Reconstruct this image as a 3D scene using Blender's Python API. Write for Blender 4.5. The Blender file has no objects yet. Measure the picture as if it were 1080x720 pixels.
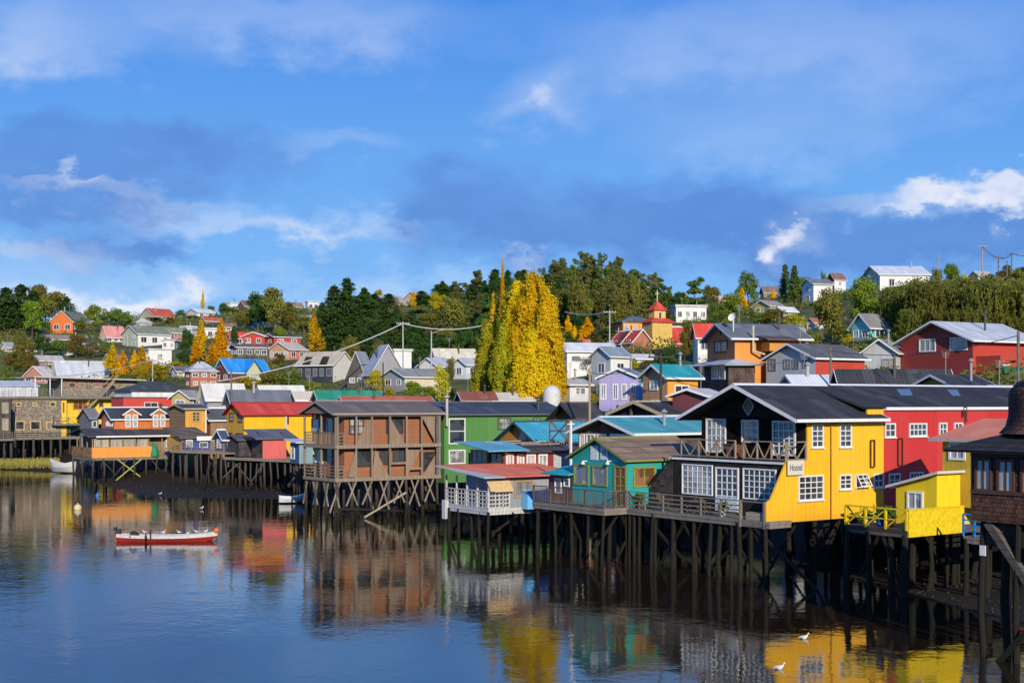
import bpy, math, random
import numpy as np
from mathutils import Vector, noise as mnoise
random.seed(7)
RND = random.Random(11)
F, CX, HY, H = 1400.0, 540.0, 425.0, 9.5      # focal length in px of a 1080 px wide frame, centre, horizon, eye height
A = math.atan2(.58, .81)                       # the stilt houses run square to one shore line
scene = bpy.context.scene
COL = scene.collection

# ------------------------------------------------------------------ mesh builder
class MB:
    def __init__(s): s.v = []; s.f = []; s.m = []
    def face(s, pts, mi=0):
        n = len(s.v); s.v.extend([tuple(p) for p in pts]); s.f.append(tuple(range(n, n+len(pts)))); s.m.append(mi)
    def box(s, x0, x1, y0, y1, z0, z1, mi=0):
        if x0 > x1: x0, x1 = x1, x0
        if y0 > y1: y0, y1 = y1, y0
        if z0 > z1: z0, z1 = z1, z0
        n = len(s.v)
        s.v += [(x0,y0,z0),(x1,y0,z0),(x1,y1,z0),(x0,y1,z0),(x0,y0,z1),(x1,y0,z1),(x1,y1,z1),(x0,y1,z1)]
        for q in ((0,3,2,1),(4,5,6,7),(0,1,5,4),(1,2,6,5),(2,3,7,6),(3,0,4,7)):
            s.f.append(tuple(n+i for i in q)); s.m.append(mi)
    def prism(s, poly, vec, mi=0):
        n = len(s.v); k = len(poly)
        s.v += [tuple(p) for p in poly] + [(p[0]+vec[0], p[1]+vec[1], p[2]+vec[2]) for p in poly]
        s.f.append(tuple(range(n, n+k))); s.m.append(mi)
        s.f.append(tuple(range(n+2*k-1, n+k-1, -1))); s.m.append(mi)
        for i in range(k):
            j = (i+1) % k
            s.f.append((n+i, n+k+i, n+k+j, n+j)); s.m.append(mi)
    def tube(s, p, q, r1, r2=None, n=7, mi=0, cap=True):
        r2 = r1 if r2 is None else r2
        p = Vector(p); q = Vector(q); d = (q-p)
        if d.length < 1e-6: return
        d.normalize(); u = d.orthogonal().normalized(); w = d.cross(u); b = len(s.v)
        for c, r in ((p, r1), (q, r2)):
            for i in range(n):
                a = 2*math.pi*i/n
                s.v.append(tuple(c + u*math.cos(a)*r + w*math.sin(a)*r))
        for i in range(n):
            j = (i+1) % n; s.f.append((b+i, b+j, b+n+j, b+n+i)); s.m.append(mi)
        if cap:
            s.f.append(tuple(b+i for i in reversed(range(n)))); s.m.append(mi)
            s.f.append(tuple(b+n+i for i in range(n))); s.m.append(mi)
    def beam(s, p, q, w, h, mi=0):
        p = Vector(p); q = Vector(q); d = (q-p)
        if d.length < 1e-6: return
        d.normalize(); up = Vector((0,0,1))
        if abs(d.z) > .95: up = Vector((1,0,0))
        a = d.cross(up).normalized()*w/2; b = a.cross(d).normalized()*h/2
        s.prism([p-a-b, p+a-b, p+a+b, p-a+b], q-p, mi)
    def lathe(s, prof, c=(0,0,0), n=16, mi=0):
        b = len(s.v); k = len(prof)
        for r, z in prof:
            for i in range(n):
                a = 2*math.pi*i/n; s.v.append((c[0]+r*math.cos(a), c[1]+r*math.sin(a), c[2]+z))
        for j in range(k-1):
            for i in range(n):
                i2 = (i+1) % n; s.f.append((b+j*n+i, b+j*n+i2, b+(j+1)*n+i2, b+(j+1)*n+i)); s.m.append(mi)
    def build(s, name, mats, parent=None, zoff=0, smooth=False):
        me = bpy.data.meshes.new(name)
        me.from_pydata([(a, b, c-zoff) for a, b, c in s.v], [], s.f)
        if not isinstance(mats, (list, tuple)): mats = [mats]
        for m in mats: me.materials.append(m)
        if len(mats) > 1: me.polygons.foreach_set('material_index', s.m)
        if smooth: me.polygons.foreach_set('use_smooth', [True]*len(me.polygons))
        me.update()
        o = bpy.data.objects.new(name, me); COL.objects.link(o)
        if parent: o.parent = parent
        return o

def tag(o, label=None, cat=None, group=None, kind=None):
    if label: o['label'] = label
    if cat: o['category'] = cat
    if group: o['group'] = group
    if kind: o['kind'] = kind
    return o
def empty(name, loc, rz=0, label=None, cat=None, group=None):
    o = bpy.data.objects.new(name, None); COL.objects.link(o)
    o.location = loc; o.rotation_euler = (0, 0, rz); o.empty_display_size = .5
    return tag(o, label, cat, group)

# ------------------------------------------------------------------ materials
def lk(nt, a, b): nt.links.new(a, b)
def new_mat(name):
    m = bpy.data.materials.new(name); m.use_nodes = True
    nt = m.node_tree; bs = nt.nodes['Principled BSDF']
    return m, nt, bs
def mth(nt, op, a, b=None, c=None):
    n = nt.nodes.new('ShaderNodeMath'); n.operation = op
    for i, x in enumerate((a, b, c)):
        if x is None: continue
        if isinstance(x, (int, float)): n.inputs[i].default_value = x
        else: lk(nt, x, n.inputs[i])
    return n.outputs[0]
def mixc(nt, fac, a, b, mode='MIX'):
    n = nt.nodes.new('ShaderNodeMix'); n.data_type = 'RGBA'; n.blend_type = mode
    for s, x in ((n.inputs[0], fac), (n.inputs[6], a), (n.inputs[7], b)):
        if isinstance(x, (int, float)): s.default_value = x
        elif isinstance(x, (tuple, list)): s.default_value = tuple(x)[:3] + (1,)
        else: lk(nt, x, s)
    return n.outputs[2]
def noise(nt, vec, scale, detail=4, rough=.6, dist=0):
    n = nt.nodes.new('ShaderNodeTexNoise'); n.inputs['Scale'].default_value = scale
    n.inputs['Detail'].default_value = detail; n.inputs['Roughness'].default_value = rough
    n.inputs['Distortion'].default_value = dist
    if vec is not None: lk(nt, vec, n.inputs['Vector'])
    return n.outputs['Fac']
def mapping(nt, vec, scale=(1,1,1), loc=(0,0,0), rot=(0,0,0)):
    n = nt.nodes.new('ShaderNodeMapping'); lk(nt, vec, n.inputs[0])
    n.inputs['Scale'].default_value = scale; n.inputs['Location'].default_value = loc; n.inputs['Rotation'].default_value = rot
    return n.outputs[0]
def ramp(nt, x, lo, hi, a=0., b=1.):
    n = nt.nodes.new('ShaderNodeMapRange'); lk(nt, x, n.inputs[0])
    for i, q in zip((1, 2, 3, 4), (lo, hi, a, b)): n.inputs[i].default_value = q
    return n.outputs[0]
def objco(nt):
    t = nt.nodes.new('ShaderNodeTexCoord'); return t.outputs['Object']
def bump(nt, h, strength, dist, bs):
    n = nt.nodes.new('ShaderNodeBump'); n.inputs['Strength'].default_value = strength; n.inputs['Distance'].default_value = dist
    lk(nt, h, n.inputs['Height']); lk(nt, n.outputs[0], bs.inputs['Normal'])
def white(nt, x):
    n = nt.nodes.new('ShaderNodeTexWhiteNoise'); n.noise_dimensions = '1D'; lk(nt, x, n.inputs['W']); return n.outputs['Value']
_mc = {}
def cached(fn):
    def w(*a, **k):
        key = (fn.__name__, a, tuple(sorted(k.items())))
        if key not in _mc: _mc[key] = fn(*a, **k)
        return _mc[key]
    return w
def axis_s(nt, co, axis):
    sp = nt.nodes.new('ShaderNodeSeparateXYZ'); lk(nt, co, sp.inputs[0])
    if axis == 'x': return sp.outputs[0], sp
    if axis == 'y': return sp.outputs[1], sp
    if axis == 'z': return sp.outputs[2], sp
    return mth(nt, 'ADD', sp.outputs[0], sp.outputs[1]), sp

@cached
def paint(col, boards='v', pitch=.22, rough=.6, dirt=.35, plank=.12, grime=.3):
    """painted boards: grooves, per-board shade, rain streaks, weathered foot"""
    m, nt, bs = new_mat('painted_boards')
    co = objco(nt); s, sp = axis_s(nt, co, {'v': 'xy', 'h': 'z'}.get(boards, 'xy'))
    q = mth(nt, 'DIVIDE', s, pitch); fr = mth(nt, 'FRACT', q); idx = mth(nt, 'FLOOR', q)
    w = white(nt, idx)
    n1 = noise(nt, co, .9, 5, .65); n2 = noise(nt, mapping(nt, co, (6, 6, .5)), 1, 4, .6); n3 = noise(nt, co, 14, 3)
    f = mth(nt, 'ADD', mth(nt, 'MULTIPLY', ramp(nt, n1, .35, .7), .45), mth(nt, 'MULTIPLY', ramp(nt, n2, .4, .75), .55))
    dk = tuple(c*(1-dirt)*.82 + .02 for c in col)
    c = mixc(nt, f, col, dk)
    c = mixc(nt, ramp(nt, w, 0, 1, 0, plank*2), c, tuple(x*.7 for x in col))
    c = mixc(nt, ramp(nt, n3, .62, .78, 0, grime), c, (.16, .14, .12))
    if boards != 'n':
        gr = ramp(nt, mth(nt, 'ABSOLUTE', mth(nt, 'SUBTRACT', fr, .5)), .42, .5)
        n4 = noise(nt, co, .6, 2); gv = mth(nt, 'MULTIPLY', gr, ramp(nt, n4, .35, .65, .12, .5))
        c = mixc(nt, gv, c, tuple(x*.25 for x in col))
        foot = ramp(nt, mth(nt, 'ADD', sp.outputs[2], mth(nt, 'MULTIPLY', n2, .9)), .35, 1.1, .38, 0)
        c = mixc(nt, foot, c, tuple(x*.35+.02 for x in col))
        pw = white(nt, mth(nt, 'FLOOR', mth(nt, 'DIVIDE', s, 2.44))); c = mixc(nt, ramp(nt, pw, 0, 1, 0, .22), c, tuple(min(.95, x*1.1+.05) for x in col))
        hgt = mth(nt, 'SUBTRACT', mth(nt, 'MULTIPLY', n3, .25), gr)
        if boards == 'h': hgt = mth(nt, 'SUBTRACT', hgt, fr)
        bump(nt, hgt, .35, .015, bs)
    else: bump(nt, n3, .2, .01, bs)
    lk(nt, c, bs.inputs['Base Color'])
    lk(nt, ramp(nt, n1, .3, .7, rough-.1, rough+.15), bs.inputs['Roughness'])
    bs.inputs['Specular IOR Level'].default_value = .3
    return m
@cached
def wood(col, axis='xy', pitch=.16, var=.5, grey=.3):
    m, nt, bs = new_mat('weathered_wood')
    co = objco(nt); s, sp = axis_s(nt, co, axis)
    q = mth(nt, 'DIVIDE', s, pitch); fr = mth(nt, 'FRACT', q); w = white(nt, mth(nt, 'FLOOR', q))
    st = (1, 1, 9) if axis == 'z' else (9, 9, 1)
    n1 = noise(nt, mapping(nt, co, st), 1.1, 5, .7); n2 = noise(nt, co, 1.3, 4)
    c = mixc(nt, ramp(nt, w, 0, 1, 0, var), col, tuple(x*.45 for x in col))
    c = mixc(nt, ramp(nt, n1, .35, .7, 0, .6), c, tuple(x*.5 for x in col))
    c = mixc(nt, ramp(nt, n2, .4, .7, 0, grey), c, (.26, .24, .21))
    gr = ramp(nt, mth(nt, 'ABSOLUTE', mth(nt, 'SUBTRACT', fr, .5)), .42, .5)
    c = mixc(nt, mth(nt, 'MULTIPLY', gr, .7), c, tuple(x*.15 for x in col))
    lk(nt, c, bs.inputs['Base Color']); bs.inputs['Roughness'].default_value = .85
    bs.inputs['Specular IOR Level'].default_value = .2
    bump(nt, mth(nt, 'SUBTRACT', n1, gr), .5, .02, bs)
    return m
@cached
def shingle(col, w=.16, h=.2, var=.6):
    m, nt, bs = new_mat('wood_shingles')
    co = objco(nt); s, sp = axis_s(nt, co, 'xy')
    cb = nt.nodes.new('ShaderNodeCombineXYZ'); lk(nt, s, cb.inputs[0]); lk(nt, sp.outputs[2], cb.inputs[1])
    b = nt.nodes.new('ShaderNodeTexBrick'); lk(nt, cb.outputs[0], b.inputs['Vector'])
    b.inputs['Scale'].default_value = 1; b.inputs['Brick Width'].default_value = w; b.inputs['Row Height'].default_value = h
    b.inputs['Mortar Size'].default_value = .012; b.inputs['Bias'].default_value = 0
    b.inputs['Color1'].default_value = tuple(min(1, x*(1+var)) for x in col)+(1,)
    b.inputs['Color2'].default_value = tuple(x*(1-var) for x in col)+(1,)
    b.inputs['Mortar'].default_value = tuple(x*.15 for x in col)+(1,)
    n1 = noise(nt, co, 1.5, 5, .7)
    c = mixc(nt, ramp(nt, n1, .35, .7, 0, .5), b.outputs['Color'], tuple(x*.5 for x in col))
    lk(nt, c, bs.inputs['Base Color']); bs.inputs['Roughness'].default_value = .85; bs.inputs['Specular IOR Level'].default_value = .2
    hh = mth(nt, 'SUBTRACT', mth(nt, 'MULTIPLY', mth(nt, 'FRACT', mth(nt, 'DIVIDE', sp.outputs[2], -h)), -1), mth(nt, 'MULTIPLY', b.outputs['Fac'], .8))
    bump(nt, hh, .5, .03, bs)
    return m
@cached
def metal(col, axis='x', pitch=.28, rust=.25, rough=.45, sheet=.9):
    """corrugated roof sheets running down the slope"""
    m, nt, bs = new_mat('corrugated_sheet')
    co = objco(nt); s, sp = axis_s(nt, co, axis)
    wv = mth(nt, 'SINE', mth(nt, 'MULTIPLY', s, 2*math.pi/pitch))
    w = white(nt, mth(nt, 'FLOOR', mth(nt, 'DIVIDE', s, sheet)))
    n1 = noise(nt, co, .5, 5, .7); n2 = noise(nt, mapping(nt, co, (3, 3, .6)), 1.2, 5, .7)
    c = mixc(nt, ramp(nt, w, 0, 1, 0, .45), col, tuple(x*.62 for x in col))
    c = mixc(nt, ramp(nt, n1, .35, .7, 0, .5), c, tuple(min(.8, x*1.15+.04) for x in col))
    c = mixc(nt, ramp(nt, n2, .56, .72, 0, rust), c, (.17, .075, .035))
    s2 = sp.outputs[1] if axis == 'x' else sp.outputs[0]
    pt = white(nt, mth(nt, 'ADD', mth(nt, 'FLOOR', mth(nt, 'DIVIDE', s, sheet)), mth(nt, 'MULTIPLY', mth(nt, 'FLOOR', mth(nt, 'DIVIDE', s2, 2.1)), 17.3)))
    c = mixc(nt, ramp(nt, pt, .8, .86, 0, .35), c, tuple(min(.8, x*1.35+.06) for x in col))
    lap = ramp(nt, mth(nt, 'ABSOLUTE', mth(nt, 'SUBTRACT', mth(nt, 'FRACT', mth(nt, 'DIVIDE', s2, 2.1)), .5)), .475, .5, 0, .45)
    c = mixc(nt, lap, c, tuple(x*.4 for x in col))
    n5 = noise(nt, co, 2.6, 5, .7); c = mixc(nt, ramp(nt, n5, .6, .72, 0, .3), c, (.09, .09, .05))
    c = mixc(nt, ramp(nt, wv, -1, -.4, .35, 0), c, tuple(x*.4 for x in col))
    lk(nt, c, bs.inputs['Base Color']); lk(nt, ramp(nt, n1, .3, .7, rough+.15, rough+.4), bs.inputs['Roughness'])
    bs.inputs['Specular IOR Level'].default_value = .18
    bump(nt, wv, .35, .02, bs)
    return m
@cached
def plain(col, rough=.6, spec=.3, var=.3, scale=6., metal_=0.):
    m, nt, bs = new_mat('plain_paint')
    co = objco(nt); n1 = noise(nt, co, scale, 5, .65)
    c = mixc(nt, ramp(nt, n1, .35, .7, 0, 1), col, tuple(x*(1-var) for x in col))
    lk(nt, c, bs.inputs['Base Color']); bs.inputs['Roughness'].default_value = rough
    bs.inputs['Specular IOR Level'].default_value = spec; bs.inputs['Metallic'].default_value = metal_
    bump(nt, n1, .15, .01, bs)
    return m
@cached
def glass(col=(.025, .03, .035), curtain=0., rough=.06):
    m, nt, bs = new_mat('window_glass')
    co = objco(nt); s, sp = axis_s(nt, co, 'xy')
    n1 = noise(nt, mapping(nt, co, (7, 7, .4)), 1, 3); n2 = noise(nt, co, .8, 2)
    c = mixc(nt, ramp(nt, n1, .3, .7, 0, 1), (.5, .5, .48), (.22, .22, .22)) if curtain else None
    n3 = ramp(nt, n2, .45, .5)
    if curtain:
        c = mixc(nt, mth(nt, 'MULTIPLY', n3, curtain), c, col)
    else: c = mixc(nt, n3, col, tuple(x*2.2 for x in col))
    lk(nt, c, bs.inputs['Base Color']); bs.inputs['Roughness'].default_value = rough
    bs.inputs['Specular IOR Level'].default_value = .9
    bump(nt, n2, .06, .05, bs)
    return m
@cached
def leaf(c1, c2, trans=.35, nscale=.5):
    m, nt, bs = new_mat('leaves')
    g = nt.nodes.new('ShaderNodeNewGeometry'); co = objco(nt); oi = nt.nodes.new('ShaderNodeObjectInfo')
    n1 = noise(nt, co, nscale, 4, .6)
    f = mth(nt, 'ADD', mth(nt, 'MULTIPLY', g.outputs['Random Per Island'], .45), ramp(nt, n1, .38, .66, 0, .6))
    c = mixc(nt, f, c1, c2)
    hs = nt.nodes.new('ShaderNodeHueSaturation'); lk(nt, c, hs.inputs['Color'])
    lk(nt, ramp(nt, oi.outputs['Random'], 0, 1, .485, .515), hs.inputs['Hue'])
    lk(nt, mth(nt, 'ADD', ramp(nt, oi.outputs['Random'], 0, 1, .8, 1.15), mth(nt, 'MULTIPLY', g.outputs['Random Per Island'], .3)), hs.inputs['Value'])
    df = nt.nodes.new('ShaderNodeBsdfDiffuse'); tr = nt.nodes.new('ShaderNodeBsdfTranslucent'); mx = nt.nodes.new('ShaderNodeMixShader')
    lk(nt, hs.outputs[0], df.inputs[0]); lk(nt, hs.outputs[0], tr.inputs[0]); mx.inputs[0].default_value = trans
    lk(nt, df.outputs[0], mx.inputs[1]); lk(nt, tr.outputs[0], mx.inputs[2])
    lk(nt, mx.outputs[0], nt.nodes['Material Output'].inputs[0]); nt.nodes.remove(bs)
    return m
BARK = plain((.11, .085, .06), .9, .1, .5, 9.)
TRIM = plain((.74, .74, .72), .5, .3, .18, 5.)
GREYW = wood((.25, .22, .18), 'xy', .14)
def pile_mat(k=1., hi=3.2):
    m, nt, bs = new_mat('tide_and_shade_pile'); g = nt.nodes.new('ShaderNodeNewGeometry'); sp = nt.nodes.new('ShaderNodeSeparateXYZ'); lk(nt, g.outputs['Position'], sp.inputs[0])
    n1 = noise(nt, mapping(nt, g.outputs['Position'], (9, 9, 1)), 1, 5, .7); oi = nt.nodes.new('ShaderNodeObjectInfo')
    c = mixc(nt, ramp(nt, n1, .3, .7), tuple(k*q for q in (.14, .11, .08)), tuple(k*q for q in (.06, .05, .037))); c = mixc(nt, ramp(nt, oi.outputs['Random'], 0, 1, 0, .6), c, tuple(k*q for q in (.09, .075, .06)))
    c = mixc(nt, ramp(nt, mth(nt, 'ADD', sp.outputs[2], n1), 1.1*hi/3.2, hi), mixc(nt, n1, (.008, .007, .005), (.022, .02, .012)), c)  # tide-dark foot; its depth also stands in for shade under the decks
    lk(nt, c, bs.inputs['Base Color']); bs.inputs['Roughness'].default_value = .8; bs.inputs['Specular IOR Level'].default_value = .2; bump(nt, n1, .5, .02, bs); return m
PILE = pile_mat(.75, 2.8); PILE_SHADED = pile_mat(.15, 4.6)  # second one darkened all over, shade under the nearer houses put into its colour
DARKW = wood((.035, .028, .024), 'z', .2, .5, .1)
GLASS = glass(); GLASSC = glass(curtain=.55)

# ------------------------------------------------------------------ terrain
DM = [(-900, 250), (-300, 215), (0, 187), (70, 180), (100, 158), (150, 134), (230, 133), (300, 131), (330, 124), (365, 118), (465, 112), (600, 96), (700, 88), (808, 80), (940, 67), (1010, 61), (1080, 56), (1400, 50), (2200, 42)]
def lerp_tab(t, x):
    if x <= t[0][0]: return t[0][1]
    for (a, b), (c, d) in zip(t, t[1:]):
        if x <= c: return b + (d-b)*(x-a)/(c-a)
    return t[-1][1]
def dmud(px): return lerp_tab(DM, px)
HILL = [
 (-900, [(285, 5), (380, 14), (470, 22), (600, 24)]),
 (-300, [(260, 5), (330, 14), (420, 28), (520, 36), (620, 36)]),
 (0, [(240, 5), (290, 15.7), (360, 28), (420, 34), (520, 37)]),
 (150, [(215, 5), (260, 12.5), (330, 23.6), (430, 36.5), (480, 39), (560, 38)]),
 (300, [(190, 5.5), (240, 11.5), (290, 19.2), (400, 36.6), (470, 41), (560, 40)]),
 (450, [(160, 5.5), (220, 13.7), (300, 21.3), (420, 39.5), (480, 47), (600, 46)]),
 (600, [(142, 6), (200, 12.4), (260, 18.8), (350, 29.5), (450, 47), (600, 50)]),
 (720, [(125, 5.5), (170, 12), (230, 19.4), (330, 29.5), (450, 44), (600, 46)]),
 (850, [(114, 5), (135, 11.1), (200, 18), (260, 27), (350, 38), (500, 42)]),
 (960, [(104, 5), (130, 11.2), (180, 19), (215, 27.5), (300, 36), (450, 40)]),
 (1080, [(98, 5), (120, 10.8), (160, 15.8), (200, 26), (280, 35), (450, 38)]),
 (1500, [(80, 5), (110, 10), (160, 16), (220, 26), (300, 32), (450, 35)]),
 (2200, [(80, 5), (110, 10), (160, 16), (220, 22), (300, 26), (450, 28)])]
def col_z(px, knots, d):
    m = dmud(px); t = d-m
    f = min(1, max(0, (px-300)/80)); I = lambda p, q: p*(1-f)+q*f      # a wide low mud flat at the left, a steeper bank at the right
    base = [(m-60, -3), (m-10, -1.3), (m, 0), (m+4, I(.14, .22)), (m+I(20, 14), I(.4, .8)), (m+I(36, 24), I(1.6, 3)), (m+I(46, 32), 4.3)]
    k = base + [q for q in knots if q[0] > m+I(47, 33)] + [(knots[-1][0]+500, knots[-1][1]-6), (4000, 10)]
    return lerp_tab(k, d)
def TZ(px, d):
    if px <= HILL[0][0]: return col_z(px, HILL[0][1], d)
    for (a, ka), (b, kb) in zip(HILL, HILL[1:]):
        if px <= b:
            t = (px-a)/(b-a); t = t*t*(3-2*t)
            return col_z(px, ka, d)*(1-t) + col_z(px, kb, d)*t
    return col_z(px, HILL[-1][1], d)
def TXY(x, y):
    y = max(y, 5.); return TZ(CX + F*x/y, y)
def zray(py, d): return H - (py-HY)*d/F
def hit(px, py):
    d = dmud(px)
    while d < 700:
        if zray(py, d) <= TZ(px, d): return d
        d += .5
    return 480.
def make_terrain():
    pxs = list(range(-900, 2201, 20)); ds = []
    d = 40.
    while d < 4000: ds.append(d); d *= 1.012 if d < 620 else 1.12
    v = []; nr = len(ds)
    for px in pxs:
        for d in ds:
            x = (px-CX)/F*d; m = dmud(px)
            z = TZ(px, d); a = min(1, max(0, (d-m-30)/40))
            z += .13*mnoise.noise((x*.25, d*.25, 0))*min(1, max(0, (d-m+6)/8)) + a*1.1*mnoise.noise((x*.05, d*.05, 3)) + a*.4*mnoise.noise((x*.2, d*.2, 5))
            v.append((x, d, z))
    f = []
    for i in range(len(pxs)-1):
        for j in range(nr-1):
            a = i*nr+j; f.append((a, a+nr, a+nr+1, a+1))
    me = bpy.data.meshes.new('ground'); me.from_pydata(v, [], f)
    me.polygons.foreach_set('use_smooth', [True]*len(f))
    m, nt, bs = new_mat('ground')
    g = nt.nodes.new('ShaderNodeNewGeometry'); sp = nt.nodes.new('ShaderNodeSeparateXYZ'); lk(nt, g.outputs['Position'], sp.inputs[0])
    p = g.outputs['Position']; n1 = noise(nt, p, .12, 5, .65); n2 = noise(nt, p, 1.4, 6, .7); n3 = noise(nt, p, .04, 3)
    mud = mixc(nt, n2, (.012, .009, .007), (.034, .027, .02))
    gr = mixc(nt, ramp(nt, n1, .35, .65), (.05, .075, .02), (.15, .15, .05))
    gr = mixc(nt, ramp(nt, n2, .45, .7, 0, .7), gr, (.055, .045, .025))
    gr = mixc(nt, ramp(nt, n3, .55, .7, 0, .5), gr, (.13, .13, .05))
    c = mixc(nt, ramp(nt, mth(nt, 'ADD', sp.outputs[2], mth(nt, 'MULTIPLY', n1, 1.5)), 2.2, 4.2), mud, gr)
    lk(nt, c, bs.inputs['Base Color']); bs.inputs['Specular IOR Level'].default_value = .12
    lk(nt, ramp(nt, sp.outputs[2], 0, .5, .7, .95), bs.inputs['Roughness'])
    bump(nt, n2, .6, .25, bs)
    me.materials.append(m); o = bpy.data.objects.new('ground', me); COL.objects.link(o); tag(o, kind='structure')
make_terrain()
# water
mb = MB(); mb.face([(-4000, -600, 0), (4000, -600, 0), (4000, 4000, 0), (-4000, 4000, 0)])
m, nt, bs = new_mat('tidal_water')
g = nt.nodes.new('ShaderNodeNewGeometry'); p = g.outputs['Position']
bs.inputs['Base Color'].default_value = (.02, .0125, .007, 1); bs.inputs['Roughness'].default_value = .03
bs.inputs['IOR'].default_value = 2.05
w1 = noise(nt, mapping(nt, p, (1, 1, 1), rot=(0, 0, .5)), .55, 3, .55, .3); w2 = noise(nt, p, 2.6, 3, .6); w3 = noise(nt, p, .045, 3, .5)
amp = ramp(nt, w3, .38, .62, .35, 1.1)
hh = mth(nt, 'MULTIPLY', mth(nt, 'ADD', w1, mth(nt, 'MULTIPLY', w2, .3)), amp)
bump(nt, hh, .105, .22, bs)
tag(mb.build('water', m), kind='structure')
# ------------------------------------------------------------------ houses
class House:
    """a local frame: origin at the corner nearest the viewer, +x inland along the side wall, +y along the water front"""
    def __init__(s, name, px, d, z0, label, cat='house', ang=None, group=None, rel=None):
        s.ang = A if ang is None else ang
        s.ox, s.oy = (px-CX)/F*d, d; s.ca, s.sa = math.cos(s.ang), math.sin(s.ang); s.z0 = z0
        s.root = empty(name, (s.ox, s.oy, z0), s.ang, label, cat, group)
    def sx(s, px, y=0.):
        u = (px-CX)/F; return (u*(s.oy + y*s.ca) - s.ox + y*s.sa)/(s.ca - u*s.sa)
    def fy(s, px, x=0.):
        u = (px-CX)/F; return (s.ox + x*s.ca - u*(s.oy + x*s.sa))/(s.sa + u*s.ca)
    def z(s, x, y, py): return H - (py-HY)*(s.oy + x*s.sa + y*s.ca)/F
    def S(s, px, py, y=0.):
        x = s.sx(px, y); return x, s.z(x, y, py)
    def Fr(s, px, py, x=0.):
        y = s.fy(px, x); return y, s.z(x, y, py)
    def W(s, x, y): return s.ox + x*s.ca - y*s.sa, s.oy + x*s.sa + y*s.ca
    def add(s, name, mb, mat, parent=None, smooth=False):
        return mb.build(name, mat, parent or s.root, s.z0, smooth)
    # --- windows and doors
    def win(s, pl, c, a0, a1, z0, z1, nc=2, nr=2, fm=None, gm=None, fw=.08, name='window', parent=None, sill=False, simple=False):
        if a0 > a1: a0, a1 = a1, a0
        if z0 > z1: z0, z1 = z1, z0
        mb = MB(); gl = MB()
        def bx(q, a, b, e, f, o0, o1):
            if pl == 'S': q.box(a, b, c-o1, c-o0, e, f)
            else: q.box(c-o1, c-o0, a, b, e, f)
        bx(mb, a0, a0+fw, z0, z1, -.03, .07); bx(mb, a1-fw, a1, z0, z1, -.03, .07)
        bx(mb, a0+fw, a1-fw, z1-fw, z1, -.03, .069); bx(mb, a0+fw, a1-fw, z0, z0+fw, -.03, .069)
        mw = fw*.62
        for i in range(1, nc):
            t = a0+fw + (a1-a0-2*fw)*i/nc; bx(mb, t-mw/2, t+mw/2, z0+fw, z1-fw, .0, .045)
        for i in range(1, nr):
            t = z0+fw + (z1-z0-2*fw)*i/nr; bx(mb, a0+fw, a1-fw, t-mw/2, t+mw/2, .0, .042)
        if sill: bx(mb, a0-.06, a1+.06, z0-.06, z0-.004, -.03, .12)
        o = s.add(name, mb, fm or TRIM, parent)
        bx(gl, a0+fw, a1-fw, z0+fw, z1-fw, -.02, .012)
        s.add('pane', gl, gm or (GLASSC if RND.random() < .35 else GLASS), o)
        return o
    def winS(s, px0, px1, py0, py1, y=0., **k):
        x0, x1 = s.sx(px0, y), s.sx(px1, y); xm = (x0+x1)/2
        return s.win('S', y, x0, x1, s.z(xm, y, py1), s.z(xm, y, py0), **k)
    def winF(s, px0, px1, py0, py1, x=0., **k):
        y0, y1 = s.fy(px0, x), s.fy(px1, x); ym = (y0+y1)/2
        return s.win('F', x, y0, y1, s.z(x, ym, py1), s.z(x, ym, py0), **k)
    # --- walls and roofs
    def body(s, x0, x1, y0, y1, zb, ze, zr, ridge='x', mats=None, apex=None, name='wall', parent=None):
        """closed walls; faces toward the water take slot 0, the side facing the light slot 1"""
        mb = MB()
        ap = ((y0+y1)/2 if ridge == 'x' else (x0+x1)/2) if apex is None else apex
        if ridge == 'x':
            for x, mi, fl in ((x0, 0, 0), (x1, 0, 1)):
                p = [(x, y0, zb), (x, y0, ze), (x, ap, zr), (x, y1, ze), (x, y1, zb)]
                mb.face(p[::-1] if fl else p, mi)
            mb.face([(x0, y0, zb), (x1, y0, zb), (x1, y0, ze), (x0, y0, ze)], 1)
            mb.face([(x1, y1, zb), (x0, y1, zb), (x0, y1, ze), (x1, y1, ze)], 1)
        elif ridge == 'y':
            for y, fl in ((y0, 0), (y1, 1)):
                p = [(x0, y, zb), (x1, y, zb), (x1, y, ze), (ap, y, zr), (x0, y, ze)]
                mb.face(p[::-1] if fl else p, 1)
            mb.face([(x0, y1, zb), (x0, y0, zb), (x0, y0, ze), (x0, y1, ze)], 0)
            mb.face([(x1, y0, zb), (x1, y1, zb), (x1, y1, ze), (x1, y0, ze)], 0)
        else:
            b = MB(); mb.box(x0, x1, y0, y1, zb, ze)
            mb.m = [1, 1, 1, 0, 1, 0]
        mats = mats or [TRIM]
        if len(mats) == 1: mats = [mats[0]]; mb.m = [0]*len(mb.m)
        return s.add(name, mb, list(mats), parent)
    def gable(s, x0, x1, y0, y1, ze, zr, ridge='x', mat=None, ov=.35, ovg=.35, th=.12, apex=None, trim=None, tw=.18, name='roof', parent=None, cap=True):
        mb = MB()
        if ridge == 'x': ap = (y0+y1)/2 if apex is None else apex; a0, a1, b0, b1 = x0-ovg, x1+ovg, y0, y1
        else: ap = (x0+x1)/2 if apex is None else apex; a0, a1, b0, b1 = y0-ovg, y1+ovg, x0, x1
        s0 = (zr-ze)/max(.01, ap-b0); s1 = (zr-ze)/max(.01, b1-ap)
        e0 = (b0-ov, ze-ov*s0); e1 = (b1+ov, ze-ov*s1)
        P = (lambda a, b, z: (a, b, z)) if ridge == 'x' else (lambda a, b, z: (b, a, z))
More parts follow.
